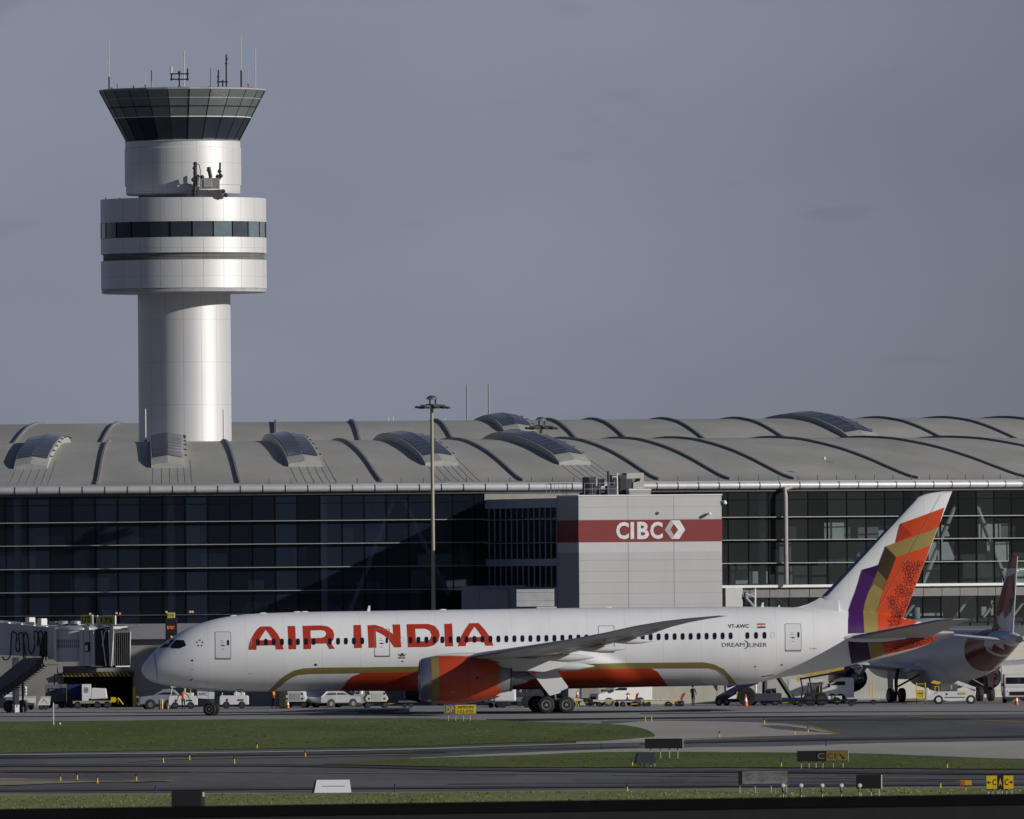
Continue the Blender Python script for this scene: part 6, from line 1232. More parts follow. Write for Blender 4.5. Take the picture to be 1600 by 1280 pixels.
# container train on the left
def ctrain(px0, px1, py, yt, m, name, label, cat, extra=None, win=False):
    a = g(px0, py); Y = a.y; w = (px1 - px0) / FPX * Y; o = thing(name, label, cat, a); h = zat(px0, yt, Y)
    BX(0, w, 0, 1.5, .5, h).build('shell', m, o, bevel=.03); BX(0, w, .1, 1.4, .3, .5).build('chassis', BLACK, o)
    for x in (.35, w - .35):
        for y in (.2, 1.3): wh(o, x, y, .24, .16, DGREY)
    return o, w, h
o, w, h = ctrain(71, 103.5, 1106.5, 1069.5, mat('box_grey', (.15, .155, .18), .6, var=.08), 'equipment_box', 'tall grey equipment box with slot window beside blue tarpaulin', 'equipment box')
BX(.2, .95, -.02, 0, h - .62, h - .33).build('slot_frame', BLACK, o); BX(.32, .85, -.03, -.02, h - .56, h - .4).build('slot_window', mat('slot_pane', (.14, .14, .16), .3), o)
BX(w * .78, w + .01, -.03, 1.52, .55, h + .01).build('end_panel', mat('box_tan', (.17, .165, .14), .7), o); BX(w * .86, w * .96, -.05, -.03, 1.2, 1.55).build('label_plate', GREYP, o)
o, w, h = ctrain(104.5, 127.5, 1106.5, 1069.8, mat('tarp_blue', (.012, .02, .10), .7, var=.4, scale=2, bump=.6), 'tarpaulin_cart', 'cart draped in deep blue tarpaulin between grey and white boxes', 'cargo cart')
o, w, h = ctrain(128, 142, 1106.5, 1069.3, FWHITE, 'white_cabinet', 'tall white cabinet on trailer right of the blue tarpaulin', 'cabinet'); BX(.2, .55, -.015, 0, h - .7, h - .25).build('notice', GREYP, o); BX(.24, .5, -.02, -.015, h - .5, h - .44).build('notice_line', MARK, o)
b_ = g(156, 1107); o = thing('pushback_tractor', 'low white tractor cab with yellow drawbar right of the white cabinet', 'tractor', b_)
MB().prism([(-.75, .75), (-.72, 1.6), (-.62, 1.68), (.5, 1.62), (.62, .8)], 0, 1.4).build('cab', WHITE, o, bevel=.06); BX(-2.2, .9, -.1, 1.5, .42, .62).build('deck', mat('deck_straw', (.35, .32, .22), .7, var=.2), o); BX(-.9, .7, .1, 1.3, .62, .8).build('bed', BLACK, o)
for x in (-1.8, -.2, .6):
    for y in (0, 1.3): wh(o, x, y, .3, .2, DGREY)
MB().tube([(.9, .1, .5), (1.5, 0, .8), (1.5, 0, .25)], .05, 6).build('drawbar', YEL, o); MB().tube([(1.5, 0, .85), (1.9, 0, .3)], .05, 6).build('drawbar', YEL, o); BX(.9, 1.3, -.1, .3, .5, .9).build('hitch', YEL, o)
# tarp covered carts
for i, (x0, x1, lab) in enumerate(((24.5, 56, 'white tarpaulin covered cart, longer left one of two coupled'), (58.5, 79, 'white tarpaulin covered cart, shorter right one of two coupled'))):
    a = g(x0, 1109.5); w = (x1 - x0) / FPX * a.y; o = thing('covered_cart', lab, 'baggage cart', a, 0, 'white tarpaulin baggage carts')
    MB().add([(0, 0, .38), (w - .1, 0, .38), (w, .45, .95), (.25, .45, .95), (w, 1.3, 1.1), (.25, 1.3, 1.1), (0, 1.5, .38), (w - .1, 1.5, .38)], [(0, 1, 2, 3), (3, 2, 4, 5), (5, 4, 7, 6), (0, 3, 5, 6), (1, 7, 4, 2), (0, 6, 7, 1)]).build('tarpaulin', mat('tarp_white', (.62, .60, .54), .7, var=.06, bump=.4), o)
    for a1, b1 in ((.3 * w, .5 * w), (.5 * w, .75 * w)): MB().tube([(a1, .14, .55) if a1 < .4 * w else (a1, .36, .84), (b1, .36, .84) if b1 < .6 * w else (b1, .1, .5)], .02, 5).build('tie_rope', DGREY, o)
    BX(.1, w - .2, .1, 1.4, .22, .37).build('chassis', BLACK, o)
    for x in (.3, w - .4):
        for y in (.15, 1.35): wh(o, x, y, .2, .14, DGREY)
a = g(8, 1109); o = thing('generator_cart', 'dark grey generator with white cover at far left under the stairs', 'generator', a); BX(0, 1.0, 0, 1.2, .35, .95).build('casing', mat('box_grey', (.15, .155, .18), .6), o, bevel=.04); MB().prism([(-.4, .98), (0, 1.35), (.75, 1.42), (.9, 1.0)], .1, .9).build('cover', FWHITE, o, bevel=.05); MB().lathe([(0, .3), (.4, .33), (.5, .2)], (.95, .5, 1.2), 'X', 16).build('drum', GREYP, o, smooth=True); MB().tube([(.55, .3, 1.4), (.6, .3, 2.1)], .05, 6).build('exhaust_pipe', GREYP, o)
for x in (.1, .8): wh(o, x, .1, .25)
a = g(38.8, 1109); o = thing('signal_post', 'short white signal post with dark rings above the tarpaulin carts', 'post', a + Vector((0, 2.2, 0))); MB().tube([(0, 0, 0), (0, 0, 1.15)], .04, 8).build('stem', YEL, o); MB().lathe([(1.15, .06), (1.25, .12), (1.8, .12), (1.9, .05)], n=14).build('head', WHITE, o, smooth=True)
for z in (1.38, 1.6): MB().lathe([(z, .125), (z + .08, .125)], n=14).build('ring', BLACK, o)
for px, lab in ((43, 'left'), (53, 'right')):
    pass
a = g(83.6, 1133.5); o = thing('marker_pole', 'tall thin white pole with yellow foot standing in the grass', 'pole', a); MB().tube([(0, 0, 0), (0, 0, .14)], .06, 8).build('foot', YEL, o); MB().tube([(0, 0, .14), (-.0, 0, zat(83.4, 1098, a.y))], .035, 8).build('shaft', FIN, o, smooth=True)
a = g(93.5, 1133); o = thing('ground_lamp', 'tiny white ground lamp in grass right of the thin pole', 'lamp', a); MB().lathe([(0, .05), (.12, .09), (.18, .03)], n=10).build('body', WHITE, o)
# shaded pickup by the nose
van('pickup_truck', 'dim grey pickup with big wheel arch in shade left of the orange-vested worker', 'pickup truck', g(248, 1108.6) + Vector((0, 3, 0)), R(8), 3.6, 1.9, 1.65, 'suv', mat('dim_car_paint', (.20, .205, .24), .45))
for px, lab, m in ((249.6, 'grey bollard left of the yellow bollard by the nose', GREYP), (253.4, 'yellow bollard standing by the aircraft nose', YEL), (262.5, 'grey bollard beside the front of the white tractor', GREYP)):
    o = thing('bollard', lab, 'bollard', g(px, 1108.5), 0, 'bollards below the nose'); MB().lathe([(0, .08), (.78 if px < 260 else .25, .08), (.85 if px < 260 else .3, .04)], n=12).build('post', m, o, smooth=True); MB().lathe([(0, .13), (.05, .13)], n=12).build('base_plate', DGREY, o)
tug('baggage_tractor', 'white baggage tractor with red emblem behind the orange-vested worker', g(286, 1107.8), 0, 2.35)
tug('baggage_tractor', 'white baggage tractor hidden behind the nose gear', g(366, 1107), 0, 2.35)
person('worker in orange vest and dark trousers walking below the nose', g(286.5, 1109), R(180), 1.62, arms=((-.9, -.25, -.5), (.9, .1, -.62)), stride=.06)
person('worker in orange vest bending forward left of the traffic cones', g(427.5, 1107.4), R(60), 1.60, arms=((.3, -.3, -.45), (.3, -.3, -.45)), stride=.1, hat=FWHITE)
bg_ = g(441, 1107.2); o = thing('equipment_stack', 'dark olive equipment crate standing behind the traffic cones', 'crate', bg_ + Vector((0, 1, 0))); BX(-.3, .3, 0, .7, .1, 1.35).build('crate', mat('olive', (.035, .04, .02), .8, var=.4, scale=3), o, bevel=.05); BX(-.25, .25, .05, .65, 0, .1).build('pallet', BLACK, o)
cone('orange traffic cone in front of the white ground power cart', g(449.6, 1107.2), 1.0); cone('dull red traffic cone in shade behind the bending worker', g(439.5, 1106.8), .9)
o = thing('wheel_chock', 'low red wheel chock beside the shaded cone', 'wheel chock', g(434, 1107.2)); MB().prism([(-.2, 0), (.2, 0), (.1, .16), (-.1, .16)], -.1, .1).build('wedge', mat('chock_red', (.3, .03, .03), .6), o); MB().tube([(.1, 0, .16), (.25, 0, .2)], .02, 5).build('handle', BLACK, o)
gpu('ground_power_cart', 'white ground power cart with black latches left of the silver car', g(463.5, 1106.2), R(-8))
van('delivery_van', 'white van half hidden between power cart and silver car', 'van', g(491, 1104.2) + Vector((0, 6, 0)), R(0), 3.4, 1.9, 1.75, 'van')
van('sport_utility_vehicle', 'silver sport utility car parked below the forward fuselage', 'car', g(521.5, 1105.6), R(180 + 42), 4.4, 1.85, 1.62, 'suv', SILV).scale = (1, 1, .88)
tug('baggage_tractor', 'small grey tractor with two white drums behind the silver car', g(566, 1105.2) + Vector((0, 3, 0)), R(10), 1.9, m=GREYP)
for px, lab in ((554.5, 'left white drum on the small grey tractor'), (563.5, 'right white drum on the small grey tractor')): o = thing('white_drum', lab, 'drum', g(px, 1105.2) + Vector((0, 2.4, .98)), 0, 'white drums'); MB().lathe([(0, .17), (.04, .2), (.42, .2), (.46, .15)], n=16).build('shell', FWHITE, o, smooth=True)
gpu('ground_power_cart', 'cream-white ground power cart right of the silver car', g(587, 1106.3), R(6), mat('cream_paint', (.62, .60, .48), .5))
dolly('cargo_dolly', 'low silver dolly just left of the near engine', g(637, 1105.8), 0, 1.5)
# behind the engine
dolly('cargo_dolly', 'low white dolly behind the near engine exhaust', g(772, 1106), 0, 1.5, m=FIN); 
a = g(776, 1105.5) + Vector((0, 5, 0)); o = thing('generator_cart', 'cream box cart seen just behind the serrated engine edge', 'cart', a); BX(-.5, .6, 0, 1, .5, 1.2).build('casing', mat('box_tan2', (.42, .41, .35), .7), o, bevel=.04); 
for x in (-.3, .4): wh(o, x, .1, .25)
a = g(812, 1104.5) + Vector((0, 4, 0)); o = thing('cargo_container', 'dark blue-grey container dolly left of the main wheels', 'cargo container', a); BX(-1.1, 1.15, 0, 1.6, .6, 1.62).build('shell', mat('container_dark', (.03, .035, .05), .6, var=.3), o, bevel=.04); BX(-1.3, 1.3, 0, 1.6, .35, .5).build('deck', DGREY, o); BX(.55, .62, -.03, 0, .7, 1.5).build('strap', STEEL, o); BX(-.6, .4, -.05, 0, .4, .75).build('side_box', mat('box_grey', (.15, .155, .18), .6), o)
for x in (-.9, 0, .9): wh(o, x, .05, .22, .16, DGREY)
for px, lab in ((788, 'round lamp on dolly nearest the engine'), ):
    o = thing('work_lamp', 'round pale work lamp on the ground behind the engine', 'lamp', g(790, 1105)); MB().tube([(0, 0, 0), (0, 0, .25)], .03, 6).build('stem', BLACK, o); MB().lathe([(-.05, .05), (0, .13), (.06, .13)], (0, 0, .35), 'Y', 12).build('lamp_head', FIN, o, smooth=True)
# box truck and van right of the main gear
def boxtruck(name, label, base, rz, w, h, m, z0=.75, cabside=1):
    o = thing(name, label, 'truck', base, rz); BX(0, w, 0, 2.3, z0, h).build('box_body', m, o, bevel=.03); BX(.05, w - .05, .2, 2.1, .5, z0 - .01).build('chassis', BLACK, o)
    for x in (.6, w - .7):
        for y in (.15, 2.1): wh(o, x, y, .42, .26, DGREY)
    MB().tube([(0.05, -.01, z0 + .05), (w - .05, -.01, z0 + .05)], .03, 5).build('side_rail', GREYP, o)
    return o
o = boxtruck('box_truck', 'white box truck half hidden by the right main gear door', g(888, 1103.5) + Vector((0, 2, 0)), 0, 1.2, 2.6, FIN, .35); 
o = boxtruck('box_truck', 'tan box trailer between the main gear and the white van', g(908.5, 1103.5) + Vector((0, 3, 0)), 0, 1.5, 2.7, mat('trailer_tan', (.40, .38, .32), .7), .6)
boxtruck('box_truck', 'pale cream box seen left of the main wheels', g(836, 1103.5) + Vector((0, 10, 0)), 0, 1.1, 2.4, mat('cream_paint', (.62, .60, .48), .5), .5)
cone('orange cone hung on the yellow stand right of the main wheels', g(902.3, 1104) + Vector((0, 0, .72)), .8); o = thing('cone_stand', 'bent yellow stand right of the main wheels', 'stand', g(902.3, 1104)); MB().tube([(.0, 0, .7), (-.05, 0, .35), (.1, 0, .02)], .035, 6).build('leg', YEL, o); MB().tube([(-.35, 0, .7), (-.1, 0, .2), (-.15, 0, 0)], .035, 6).build('leg', YEL, o); BX(-.2, .2, -.15, .15, .68, .72).build('tray', YEL, o)
van('delivery_van', 'white delivery van with red emblem behind the dollies', 'van', g(970, 1103.0) - Vector((0, 1, 0)), R(20), 4.7, 2.0, 2.05, 'van', FIN, emblem=True).scale = (1, 1, .84)
dolly('cargo_dolly', 'white deck dolly in front of the delivery van', g(950, 1104.3), 0, 2.4, m=FIN); dolly('cargo_dolly', 'grey-sided dolly right of the white deck dolly', g(982, 1104.3), R(3), 1.9, m=mat('box_grey', (.15, .155, .18), .6)); dolly('cargo_dolly', 'empty dolly with yellow bars before the tan wall', g(1028, 1104), R(-4), 2.6, m=FIN)
cone('orange cone standing before the white delivery van', g(981, 1104) + Vector((0, .3, .54)), .75)
for i, (px, lab) in enumerate(((993, 'red and black warning flag tilted on dolly by the van'), (1062, 'red and black warning flag leaning in front of tan wall'))):
    o = thing('warning_flag', lab, 'flag', g(px, 1104)); d = .45 if i else .25; MB().tube([(0, 0, .1), (d, 0, 1.15)], .025, 6).build('staff', BLACK, o); MB().prism([(d * .35, .5), (d * .9 + .05, 1.0), (d * .75 - .12, 1.05), (d * .3 - .12, .55)], -.02, .02).build('cloth', mat('flag_red', (.45, .05, .015), .7), o); BX(-.25, .25, -.15, .15, 0, .2).build('base', BLACK, o)
for i, (px, lab) in enumerate(((1003, 'yellow tow bar lying by the grey-sided dolly'), (1045, 'yellow tow bar lying right of the empty dolly'))):
    o = thing('tow_bar', lab, 'tow bar', g(px, 1104.2) - Vector((0, 1, 0))); MB().tube([(-.9, 0, .2), (0, 0, .24), (.8, 0, .5)], .05, 6).build('bar', YEL, o)
    for x in (-.2, .15): MB().lathe([(-.06, .1), (-.06, .16), (.06, .16), (.06, .1)], (x, 0, .16), 'Y', 14).build('wheel', RUBBER, o)
o = thing('tow_bar', 'black tow bar head with wheels before the tan wall', 'tow bar', g(1060, 1104) + Vector((.1, 1, 0))); BX(-.35, .35, -.2, .2, .15, .45).build('frame', BLACK, o, bevel=.04); wh(o, -.2, -.25, .2); wh(o, .2, -.25, .2); MB().tube([(-.3, 0, .4), (-.9, 0, .75)], .04, 6).build('bar', YEL, o)
person('person in dark green jacket standing before the tan wall', g(1083, 1103.6), R(160), 1.66, False, arms=((.1, -.28, -.38), (-.1, -.28, -.42)), torso=mat('jacket_green', (.02, .045, .03), .8), hat=BLACK)
# navy belt loader, tractor and stand
o = thing('belt_loader', 'navy blue belt loader with raised ramp behind orange cone', 'belt loader', g(1150, 1103.5) + Vector((0, 4, 0)))
MB().prism([(-1.6, .35), (-1.5, .75), (1.5, 2.35), (1.85, 2.3), (1.85, 1.75), (1.2, 1.5), (-1.1, .3)], 0, 1.3).build('conveyor', NAVY, o, bevel=.04); MB().prism([(-.6, 1.4), (-.9, 2.5), (1.7, 2.5), (1.6, 2.1)], .6, 1.3).build('canopy', NAVY, o)
BX(-1.6, 1.7, .1, 1.2, .3, .55).build('chassis', NAVY, o); MB().tube([(-1.5, 0, .8), (-1.2, 0, 1.5), (-.6, 0, 1.75), (-.9, 0, 1.0)], .03, 6).build('handrail', GREYP, o); BX(.1, .45, -.05, .2, .5, 1.1).build('yellow_bracket', YEL, o)
for x in (-1.3, -.7, 1.0, 1.4): wh(o, x, .1, .3)
cone('tall orange and white cone in front of the navy belt loader', g(1165.3, 1103.4), 1.25)
o = thing('tow_tractor', 'low slate-blue towing tractor with big black wheels behind the cone', 'tractor', g(1185, 1103) + Vector((0, 2, 0))); BX(-.9, 1.9, 0, 1.8, .35, .98).build('body', mat('slate_paint', (.06, .062, .085), .5), o, bevel=.06); BX(.2, 4.1, .2, 1.8, .12, .6).build('flat_deck', NAVY, o); BX(-.6, .3, .4, 1.4, .98, 1.1).build('seat_deck', FIN, o)
for x in (-.9, ): wh(o, x, -.1, .75, .5, BLACK)
for x in (1.4, 3.2): wh(o, x, .3, .3)
STG = mat('stand_dark_green', (.02, .035, .03), .6)
o = thing('support_stand', 'dark green splayed support legs behind the towing tractor', 'support stand', g(1215, 1103) + Vector((0, 6, 0))); 
for a1, b1 in (((-.9, 0, 2.3), (-.95, 0, 0)), ((-.5, 0, 1.2), (-.1, 0, .0)), ((.1, 0, 2.35), (1.6, 0, 0)), ((-.9, 0, 1.1), (.0, 0, 1.15))): MB().tube([a1, b1], .2, 4).build('leg', STG, o)
BX(-1.1, .4, -.2, .3, 2.2, 2.6).build('head_beam', STG, o)
# loaders between the two aircraft
o = boxtruck('box_truck', 'long white tank trailer behind the rear fuselage', g(1236, 1103) + Vector((0, 12, 0)), 0, 2.7, 2.0, FIN, .5)
o = tug('tow_tractor', 'dark tractor with two black wheels left of the second aircraft engine', g(1275, 1103) + Vector((0, 2, 0)), 0, 1.7, m=mat('slate_paint2', (.05, .05, .055), .5)); wh(o, -.5, -.8, .5, .3, DGREY); wh(o, .5, -.8, .5, .3, DGREY)
van('service_truck', 'white service truck with glazed cab beside the second aircraft engine', 'truck', g(1315, 1102.5) + Vector((0, 17, 0)), 0, 2.7, 1.9, 2.1, 'van', hood=.5)
o = thing('belt_loader', 'belt loader with long pale yellow conveyor beneath the tail', 'belt loader', g(1300, 1103) + Vector((0, 10, 0)))
MB().prism([(-2.2, 2.35), (-2.2, 2.55), (1.2, 3.15), (1.2, 2.8), (-1.4, 2.3)], 0, 1.0).build('conveyor', mat('belt_yellow', (.55, .42, .10), .6), o); MB().prism([(-2.3, 2.15), (1.3, 2.75), (1.3, 2.6), (-2.3, 2.0)], -.1, 1.1).build('beam', BLACK, o)
for x in (-2.3, -1.6): MB().tube([(x, 0, 2.2), (x + .2, 0, 1.2), (x, 0, .3)], .06, 6).build('hydraulic_leg', BLACK, o)
BX(-1.6, 1.0, 0, 1, .3, .7).build('chassis', FIN, o); wh(o, -1.2, 0, .3); wh(o, .6, 0, .3); BX(-2.6, -2.35, -.1, .1, 1.9, 2.3).build('beacon_box', YEL, o)
o = thing('step_ladder', 'yellow ladder standing right of the second aircraft engine', 'ladder', g(1363, 1101.5) + Vector((0, 3, 0)))
for x in (-.12, .12): MB().tube([(x, 0, 0), (x, 0, 1.9)], .03, 6).build('rail', YEL, o)
for k in range(6): MB().tube([(-.12, 0, .3 + k * .28), (.12, 0, .3 + k * .28)], .02, 5).build('rung', YEL, o)
o = dolly('cargo_dolly', 'flat white dolly under the second aircraft engine', g(1350, 1101.5) + Vector((0, 1.5, 0)), 0, 2.6, m=FIN)
o = dolly('cargo_dolly', 'low dark dolly in the shade left of the second aircraft wheels', g(1290, 1104), 0, 5.0, m=BLACK)
o = thing('wheel_chock', 'small red chock on ground by the second aircraft wheels', 'wheel chock', g(1412, 1101)); MB().prism([(-.22, 0), (.22, 0), (.12, .12), (-.12, .12)], -.1, .1).build('wedge', mat('chock_red', (.3, .03, .03), .6), o); MB().tube([(.1, 0, .1), (.3, 0, .02)], .02, 5).build('rope', BLACK, o)
# white loader with two bright wheels
o = thing('belt_loader', 'low white belt loader with bright wheels beneath the second aircraft', 'belt loader', g(1484, 1099.8) - Vector((0, 2, 0))); kl = FPX / 1246
e_ = lambda px: (px - 1484) / kl
MB().prism([(e_(1446), .3), (e_(1446), 1.3), (e_(1450), 1.3), (e_(1452), .75), (e_(1458), .8), (e_(1465), 1.0), (e_(1521), 1.0), (e_(1523), 1.15), (e_(1522), .7), (e_(1510), .25), (e_(1480), .2), (e_(1465), .4)], -.8, .8).build('body', WHITE, o, bevel=.04)
BX(e_(1475), e_(1506), -.815, -.8, .5, .56).build('stripe', BLACK, o); BX(e_(1495), e_(1507), -.815, -.8, .75, .9).build('hazard_marks', mat('hazard_gold', (.5, .35, .05), .6), o); poly_on('red_emblem', [[(e_(1476), .78), (e_(1478), .9), (e_(1480), .78), (e_(1478), .7)]], o, DKR, -.82)
BX(e_(1468), e_(1495), -.6, .6, 1.02, 1.62).build('equipment_bay', mat('bay_grey', (.12, .12, .125), .6, var=.3, scale=3), o, bevel=.04); BX(e_(1484), e_(1486.5), -.62, -.6, 1.2, 1.5).build('yellow_box', YEL, o); MB().prism([(e_(1488), 1.6), (e_(1522), 1.1), (e_(1523), 1.3), (e_(1495), 1.85)], -.5, .5).build('conveyor', FIN, o, bevel=.03); MB().prism([(e_(1454), 1.7), (e_(1466), 1.55), (e_(1470), 1.75), (e_(1458), 1.9)], -.3, .3).build('conveyor_tip', YEL, o)
for x in (1465.5, 1515):
    for y in (-.72, .72): wh(o, e_(x), y, .36, .24, WHITE)
for a1, b1 in (((1460, .9), (1460, 1.45)), ((1466, .9), (1466, 1.45)), ((1460, 1.4), (1466, 1.4))): MB().tube([(e_(a1[0]), -.7, a1[1]), (e_(b1[0]), -.7, b1[1])], .035, 5).build('guard_rail', YEL, o)
o = thing('platform_stand', 'small yellow work platform left of the white belt loader', 'platform', g(1440, 1100.5) + Vector((0, 2, 0)))
for x in (-.35, .35): MB().tube([(x, 0, 0), (x, 0, 1.7)], .04, 6).build('post', YEL, o)
for z in (.4, .9, 1.6): MB().tube([(-.35, 0, z), (.35, 0, z)], .035, 6).build('crossbar', YEL, o)
BX(-.3, .2, .05, .5, .5, 1.1).build('box', YEL, o)
van('pickup_truck', 'white truck facing the camera at the right edge of the apron', 'truck', g(1597, 1100.5) + Vector((0, 13, 0)), R(90), 5.0, 2.1, 2.3, 'van', FIN, hood=1.1)
cone('orange cone at right edge before the white truck', g(1588.5, 1101.5), 1.0)
o = boxtruck('box_truck', 'tall white box truck at the right edge behind the parked aircraft', g(1578, 1100) + Vector((0, 20, 0)), 0, 2.6, 2.9, FIN, .8)
# ================================================================== taxiway signs
SB = mat('sign_black', (.012, .012, .014), .5); SLEG = mat('sign_leg', (.40, .39, .35), .6); SYB = mat('sign_dim_yellow', (.20, .15, .02), .6)
def tsign(name, label, x0, x1, yt, yb, legs, yl, secs, body=SB, depth=.25, yaw=0, side=None, cat='taxiway sign', legm=SLEG):
    b = g(x0, yl); k = b.y / FPX; w = (x1 - x0) * k; zz = lambda y: zat(x0, y, b.y); o = thing(name, label, cat, b, yaw)
    z0_, z1_ = zz(yb), zz(yt); BX(0, w, 0, depth, z0_, z1_).build('panel', body, o, bevel=.015)
    for i, (f0, f1, bgm, txt, fg, hf) in enumerate(secs):
        a0_, a1_ = f0 * w + .015, f1 * w - .015; f = BX(a0_, a1_, -.012, -.002, z0_ + .02, z1_ - .02).build('sign_face', bgm, o)
        rows = txt.split('\n') if txt else []
        for r, t in enumerate(rows):
            hh = (z1_ - z0_ - .04) / len(rows); zc = z1_ - .02 - hh * (r + .5); text_on('lettering', t, f, fg, ((a0_ + a1_) / 2, -.018, zc), (a1_ - a0_) * .78, hh * hf)
    for lx in legs: MB().tube([((lx - x0) * k, depth / 2, 0), ((lx - x0) * k, depth / 2, z0_)], .03, 6).build('leg', legm, o)
    if side: BX(w + .003, w + .03, 0.02, depth - .02, z0_ + .02, z1_ - .02).build('end_cap', side, o)
    return o, w, z0_, z1_, k
tsign('apron_sign', 'black and yellow sign reading DP and APRON on thin legs', 694, 744, 1101.5, 1115.8, (700.5, 712, 724, 734.5), 1127.5, [(.03, .34, mat('sign_grey', (.13, .13, .12), .6), 'DP', YEL, .72), (.35, .99, YEL, 'APRON\n122.075', MARK, .62)], body=GREYP)
tsign('taxiway_sign', 'long black sign back on four legs beyond the first taxiway', 1008, 1067, 1154.5, 1170, (1017, 1032, 1046, 1059), 1186.5, [], depth=.3, side=FIN)
o, w, z0_, z1_, k = tsign('taxiway_sign', 'black sign with dim C and yellow C1 arrow panels', 1245.5, 1325, 1173.5, 1190, (1252, 1264, 1275, 1286, 1302, 1317), 1201, [(.38, .56, SB, 'C', SYB, .6), (.57, .79, SYB, 'C1', MARK, .55), (.785, .99, SYB, '', MARK, .5)], depth=.3, side=FIN)
ax = w * .87; zc = (z0_ + z1_) / 2; MB().tube([(ax - .06, -.02, zc + .12), (ax + .13, -.02, zc - .1)], .025, 4).build('arrow', MARK, o); MB().prism([(ax + .19, zc - .17), (ax + .02, zc - .13), (ax + .15, zc + .02)], -.024, -.018).build('arrow_head', MARK, o)
o, w, z0_, z1_, k = tsign('taxiway_sign', 'pale grey sign with blurred face by the near taxiway', 1154, 1231, 1204.5, 1226, (1156, 1180, 1205, 1229), 1241, [(.07, 1, mat('blurred_face', (.17, .17, .175), .6, var=.45, scale=1.6, stretch=(1, 1, 3)), '', MARK, .5)], depth=.3)
tsign('taxiway_sign', 'square black sign back with pale edge behind the runway lamps', 1338, 1377, 1210.5, 1232.5, (1345, 1361, 1373), 1246.5, [], depth=.5, side=FIN, yaw=R(-3))
o, w, z0_, z1_, k = tsign('taxiway_sign', 'yellow sign reading C A C with arrows at right edge', 1541, 1584, 1211.5, 1233.5, (1544, 1551, 1559, 1566, 1573, 1581), 1243, [(.0, .41, YEL, '', MARK, .6), (.42, .61, SB, 'A', YEL, .55), (.62, 1, YEL, '', MARK, .6)])
text_on('lettering', 'C', o, MARK, (w * .30, -.02, (z0_ + z1_) / 2), .17, .3); text_on('lettering', 'C', o, MARK, (w * .74, -.02, (z0_ + z1_) / 2), .17, .3)
for cx, s in ((w * .12, -1), (w * .9, 1)): MB().tube([(cx - .08, -.02, (z0_ + z1_) / 2), (cx + .08, -.02, (z0_ + z1_) / 2)], .02, 4).build('arrow', MARK, o); MB().prism([(cx + s * .1, (z0_ + z1_) / 2), (cx + s * .01, (z0_ + z1_) / 2 + .08), (cx + s * .01, (z0_ + z1_) / 2 - .08)], -.026, -.018).build('arrow_head', MARK, o)
tsign('small_sign', 'small orange box on a single post left of the C A C sign', 1499.5, 1518, 1219.5, 1227.5, (1509,), 1238, [(.0, .4, mat('amber_dim', (.30, .13, .01), .6), '', MARK, .5), (.42, 1, mat('amber', (.65, .33, .02), .5), '', MARK, .5)], body=mat('amber', (.65, .33, .02), .5), legm=mat('amber', (.65, .33, .02), .5))
# folded A-shaped boards
def aframe(label, x0, x1, yt, yb, yl, mf, me_, legs=(), redline=False, flip=False):
    b = g(x0, yl); k = b.y / FPX; w = (x1 - x0) * k; z0_, z1_ = zat(x0, yb, b.y), zat(x0, yt, b.y); o = thing('angled_sign', label, 'sign', b)
    MB().add([(0, 0, z0_), (w, 0, z0_), (w - .08, .35, z1_), (.1, .35, z1_)], [(0, 1, 2, 3)]).build('front_face', mf, o); MB().add([(0, 0, z0_), (.1, .35, z1_), (0, .7, z0_)], [(0, 1, 2)]).build('end_cap', me_, o); MB().add([(0, .7, z0_), (w, .7, z0_), (w - .08, .36, z1_), (.1, .36, z1_)], [(0, 1, 2, 3)]).build('back_face', mf, o)
    MB().add([(w, 0, z0_), (w - .08, .35, z1_), (w, .7, z0_)], [(0, 1, 2)]).build('end_cap', me_, o)
    MB().prism([(-.12, z0_), (.0, z0_), (.12, z1_), (.02, z1_ - .03)], .02, .6).build('end_plate', me_, o)
    if redline: BX(w * .22, w * .82, .155, .165, (z0_ + z1_) / 2, (z0_ + z1_) / 2 + .02).build('red_line', DKR, o)
    for lx in legs: MB().tube([((lx - x0) * k, .3, 0), ((lx - x0) * k, .3, z0_)], .03, 6).build('leg', SLEG, o)
    return o
aframe('white A-shaped board with black end by the near taxiway', 491, 549, 1219, 1239, 1240.5, FWHITE, SB, (), True)
aframe('small dark A-shaped board on short legs near long black sign', 994, 1025, 1176, 1193, 1199, mat('board_slate', (.045, .047, .06), .5), SB, (1000, 1007, 1017, 1023))
b_ = g(267.5, 1266); k = b_.y / FPX; o = thing('sign_box', 'black box-shaped sign with white bolt at the near grass edge', 'sign', b_ + Vector((0, 1, 0))); BX(0, 47 * k, 0, .5, .0, zat(267, 1236.5, b_.y)).build('panel', SB, o, bevel=.02); BX(47.3 * k, 52.5 * k, .05, .45, 0, zat(267, 1236.8, b_.y)).build('side_panel', DGREY, o, bevel=.01); BX(48.5 * k, 51.5 * k, .03, .05, zat(267, 1246, b_.y), zat(267, 1239, b_.y)).build('white_bolt', FIN, o)
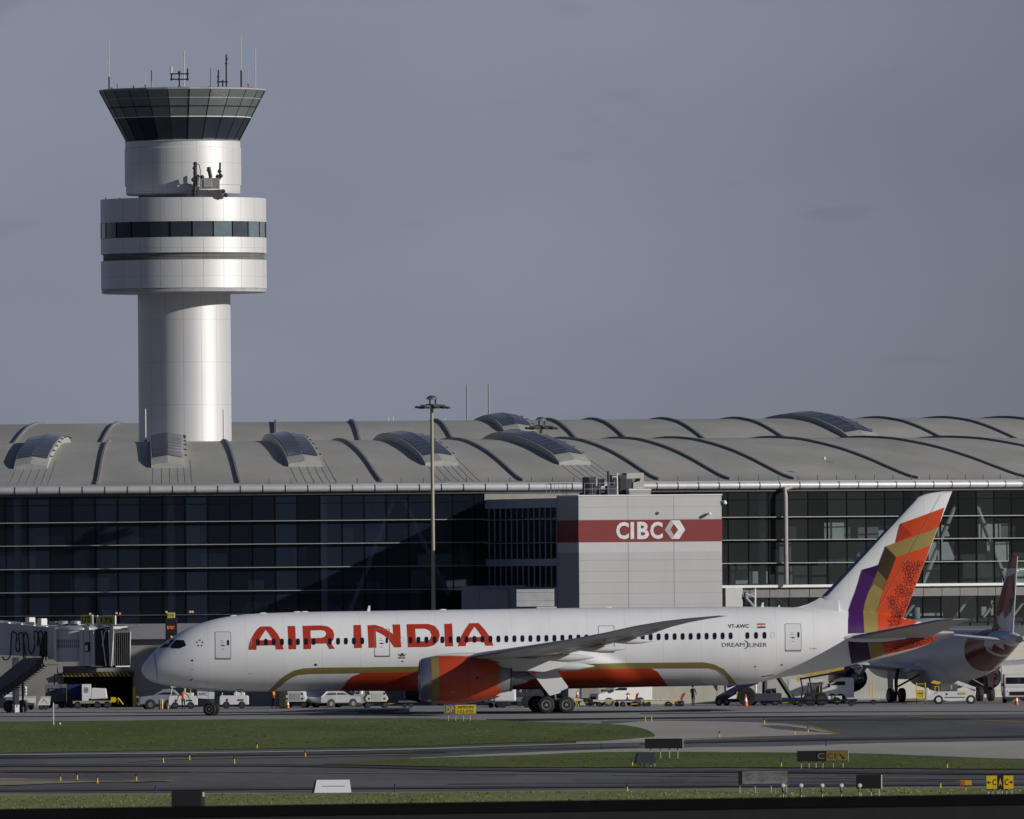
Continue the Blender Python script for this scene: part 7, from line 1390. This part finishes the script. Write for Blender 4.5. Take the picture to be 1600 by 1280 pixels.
# runway lamps
for i, (px, lab) in enumerate(((1223.5, 'leftmost of the five round lamps near the blurred sign'), (1251.5, 'second lamp from left in the row of five'), (1284.5, 'middle lamp of the five in a row'), (1314.5, 'fourth lamp of the row, left of square black sign'), (1343, 'rightmost lamp of five, in front of square black sign'))):
    b = g(px, 1247.5); o = thing('approach_lamp', lab, 'lamp', b, 0, 'row of five approach lamps'); k = b.y / FPX; hz = zat(px, 1227.5, b.y)
    MB().tube([(0, 0, 0), (0, 0, hz * .55)], .035, 8).build('stem', SLEG, o, smooth=True); MB().tube([(0, 0, hz * .5), (0, 0, hz - .05)], .06, 8).build('neck', mat('lamp_ochre', (.22, .14, .03), .6), o, smooth=True)
    MB().lathe([(-.10, .07), (-.09, .105), (.02, .105), (.12, .05)], (0.02, 0, hz), 'Y', 16).build('lamp_head', GREYP, o, smooth=True); MB().lathe([(-.12, .01), (-.105, .085)], (.02, 0, hz), 'Y', 16).build('lens', FWHITE, o)
# edge markers
BLU = mat('marker_blue', (.01, .02, .16), .5)
def marker(px, py, label, top=BLU, h=.42, base=YEL, white=False):
    b = g(px, py); o = thing('edge_marker', label, 'edge marker', b, 0, 'taxiway edge markers'); MB().lathe([(0, .07), (.04, .07), (.05, .04), (h * .6, .036)], n=10).build('post', base, o, smooth=True); MB().lathe([(h * .6, .04), (h * .95, .045), (h, .02)], n=10).build('lens_cap', top, o, smooth=True)
for a in ((401.5, 1170, 'blue-topped marker at lower edge of the long grass wedge'), (255, 1191.5, 'blue-topped marker at the start of the curved yellow line'), (296, 1187.5, 'second marker along the curved yellow line'), (366, 1193, 'third marker, below the curved yellow line'), (477, 1182.8, 'marker at the right of the curved yellow line'),
          (120.5, 1219, 'marker at the left on the sandy strip'), (152, 1223.5, 'marker at the lower edge of the sandy strip'), (213, 1221, 'marker near the tip of the sandy strip'), (1124, 1152.5, 'marker on the lower rim of pale concrete'), (1241.5, 1148.5, 'left of two markers on dark patch in the pale concrete'), (1262.5, 1145, 'right of two markers on dark patch in the pale concrete'),
          (1194, 1131.5, 'marker at upper rim of the pale concrete'), (980, 1238, 'marker at the near edge of the second taxiway'), (988, 1198, 'marker just left of the small A-shaped board'), (1220.5, 1199, 'marker in the grass island left of the C1 sign'), (1480, 1201, 'marker in the grass island at far right'), (1469.5, 1232, 'marker left of the small orange box'), (94.5, 1221.5, 'faint marker at far left of the sandy strip')): marker(*a)
marker(243.3, 1241, 'blue stub marker above the black box sign', BLU, .4, BLU); marker(617, 1237.5, 'blue stub marker right of the white A-shaped board', BLU, .4, BLU); marker(1290.8, 1167, 'blue stub marker on the strip above the C1 sign', BLU, .4, BLU)
marker(1008.3, 1127.5, 'yellow stub post, left of a pair beyond the grass tip', YEL, .36); marker(1018, 1127.5, 'yellow stub post, right of a pair beyond the grass tip', YEL, .36)
# soil mound by the near sign
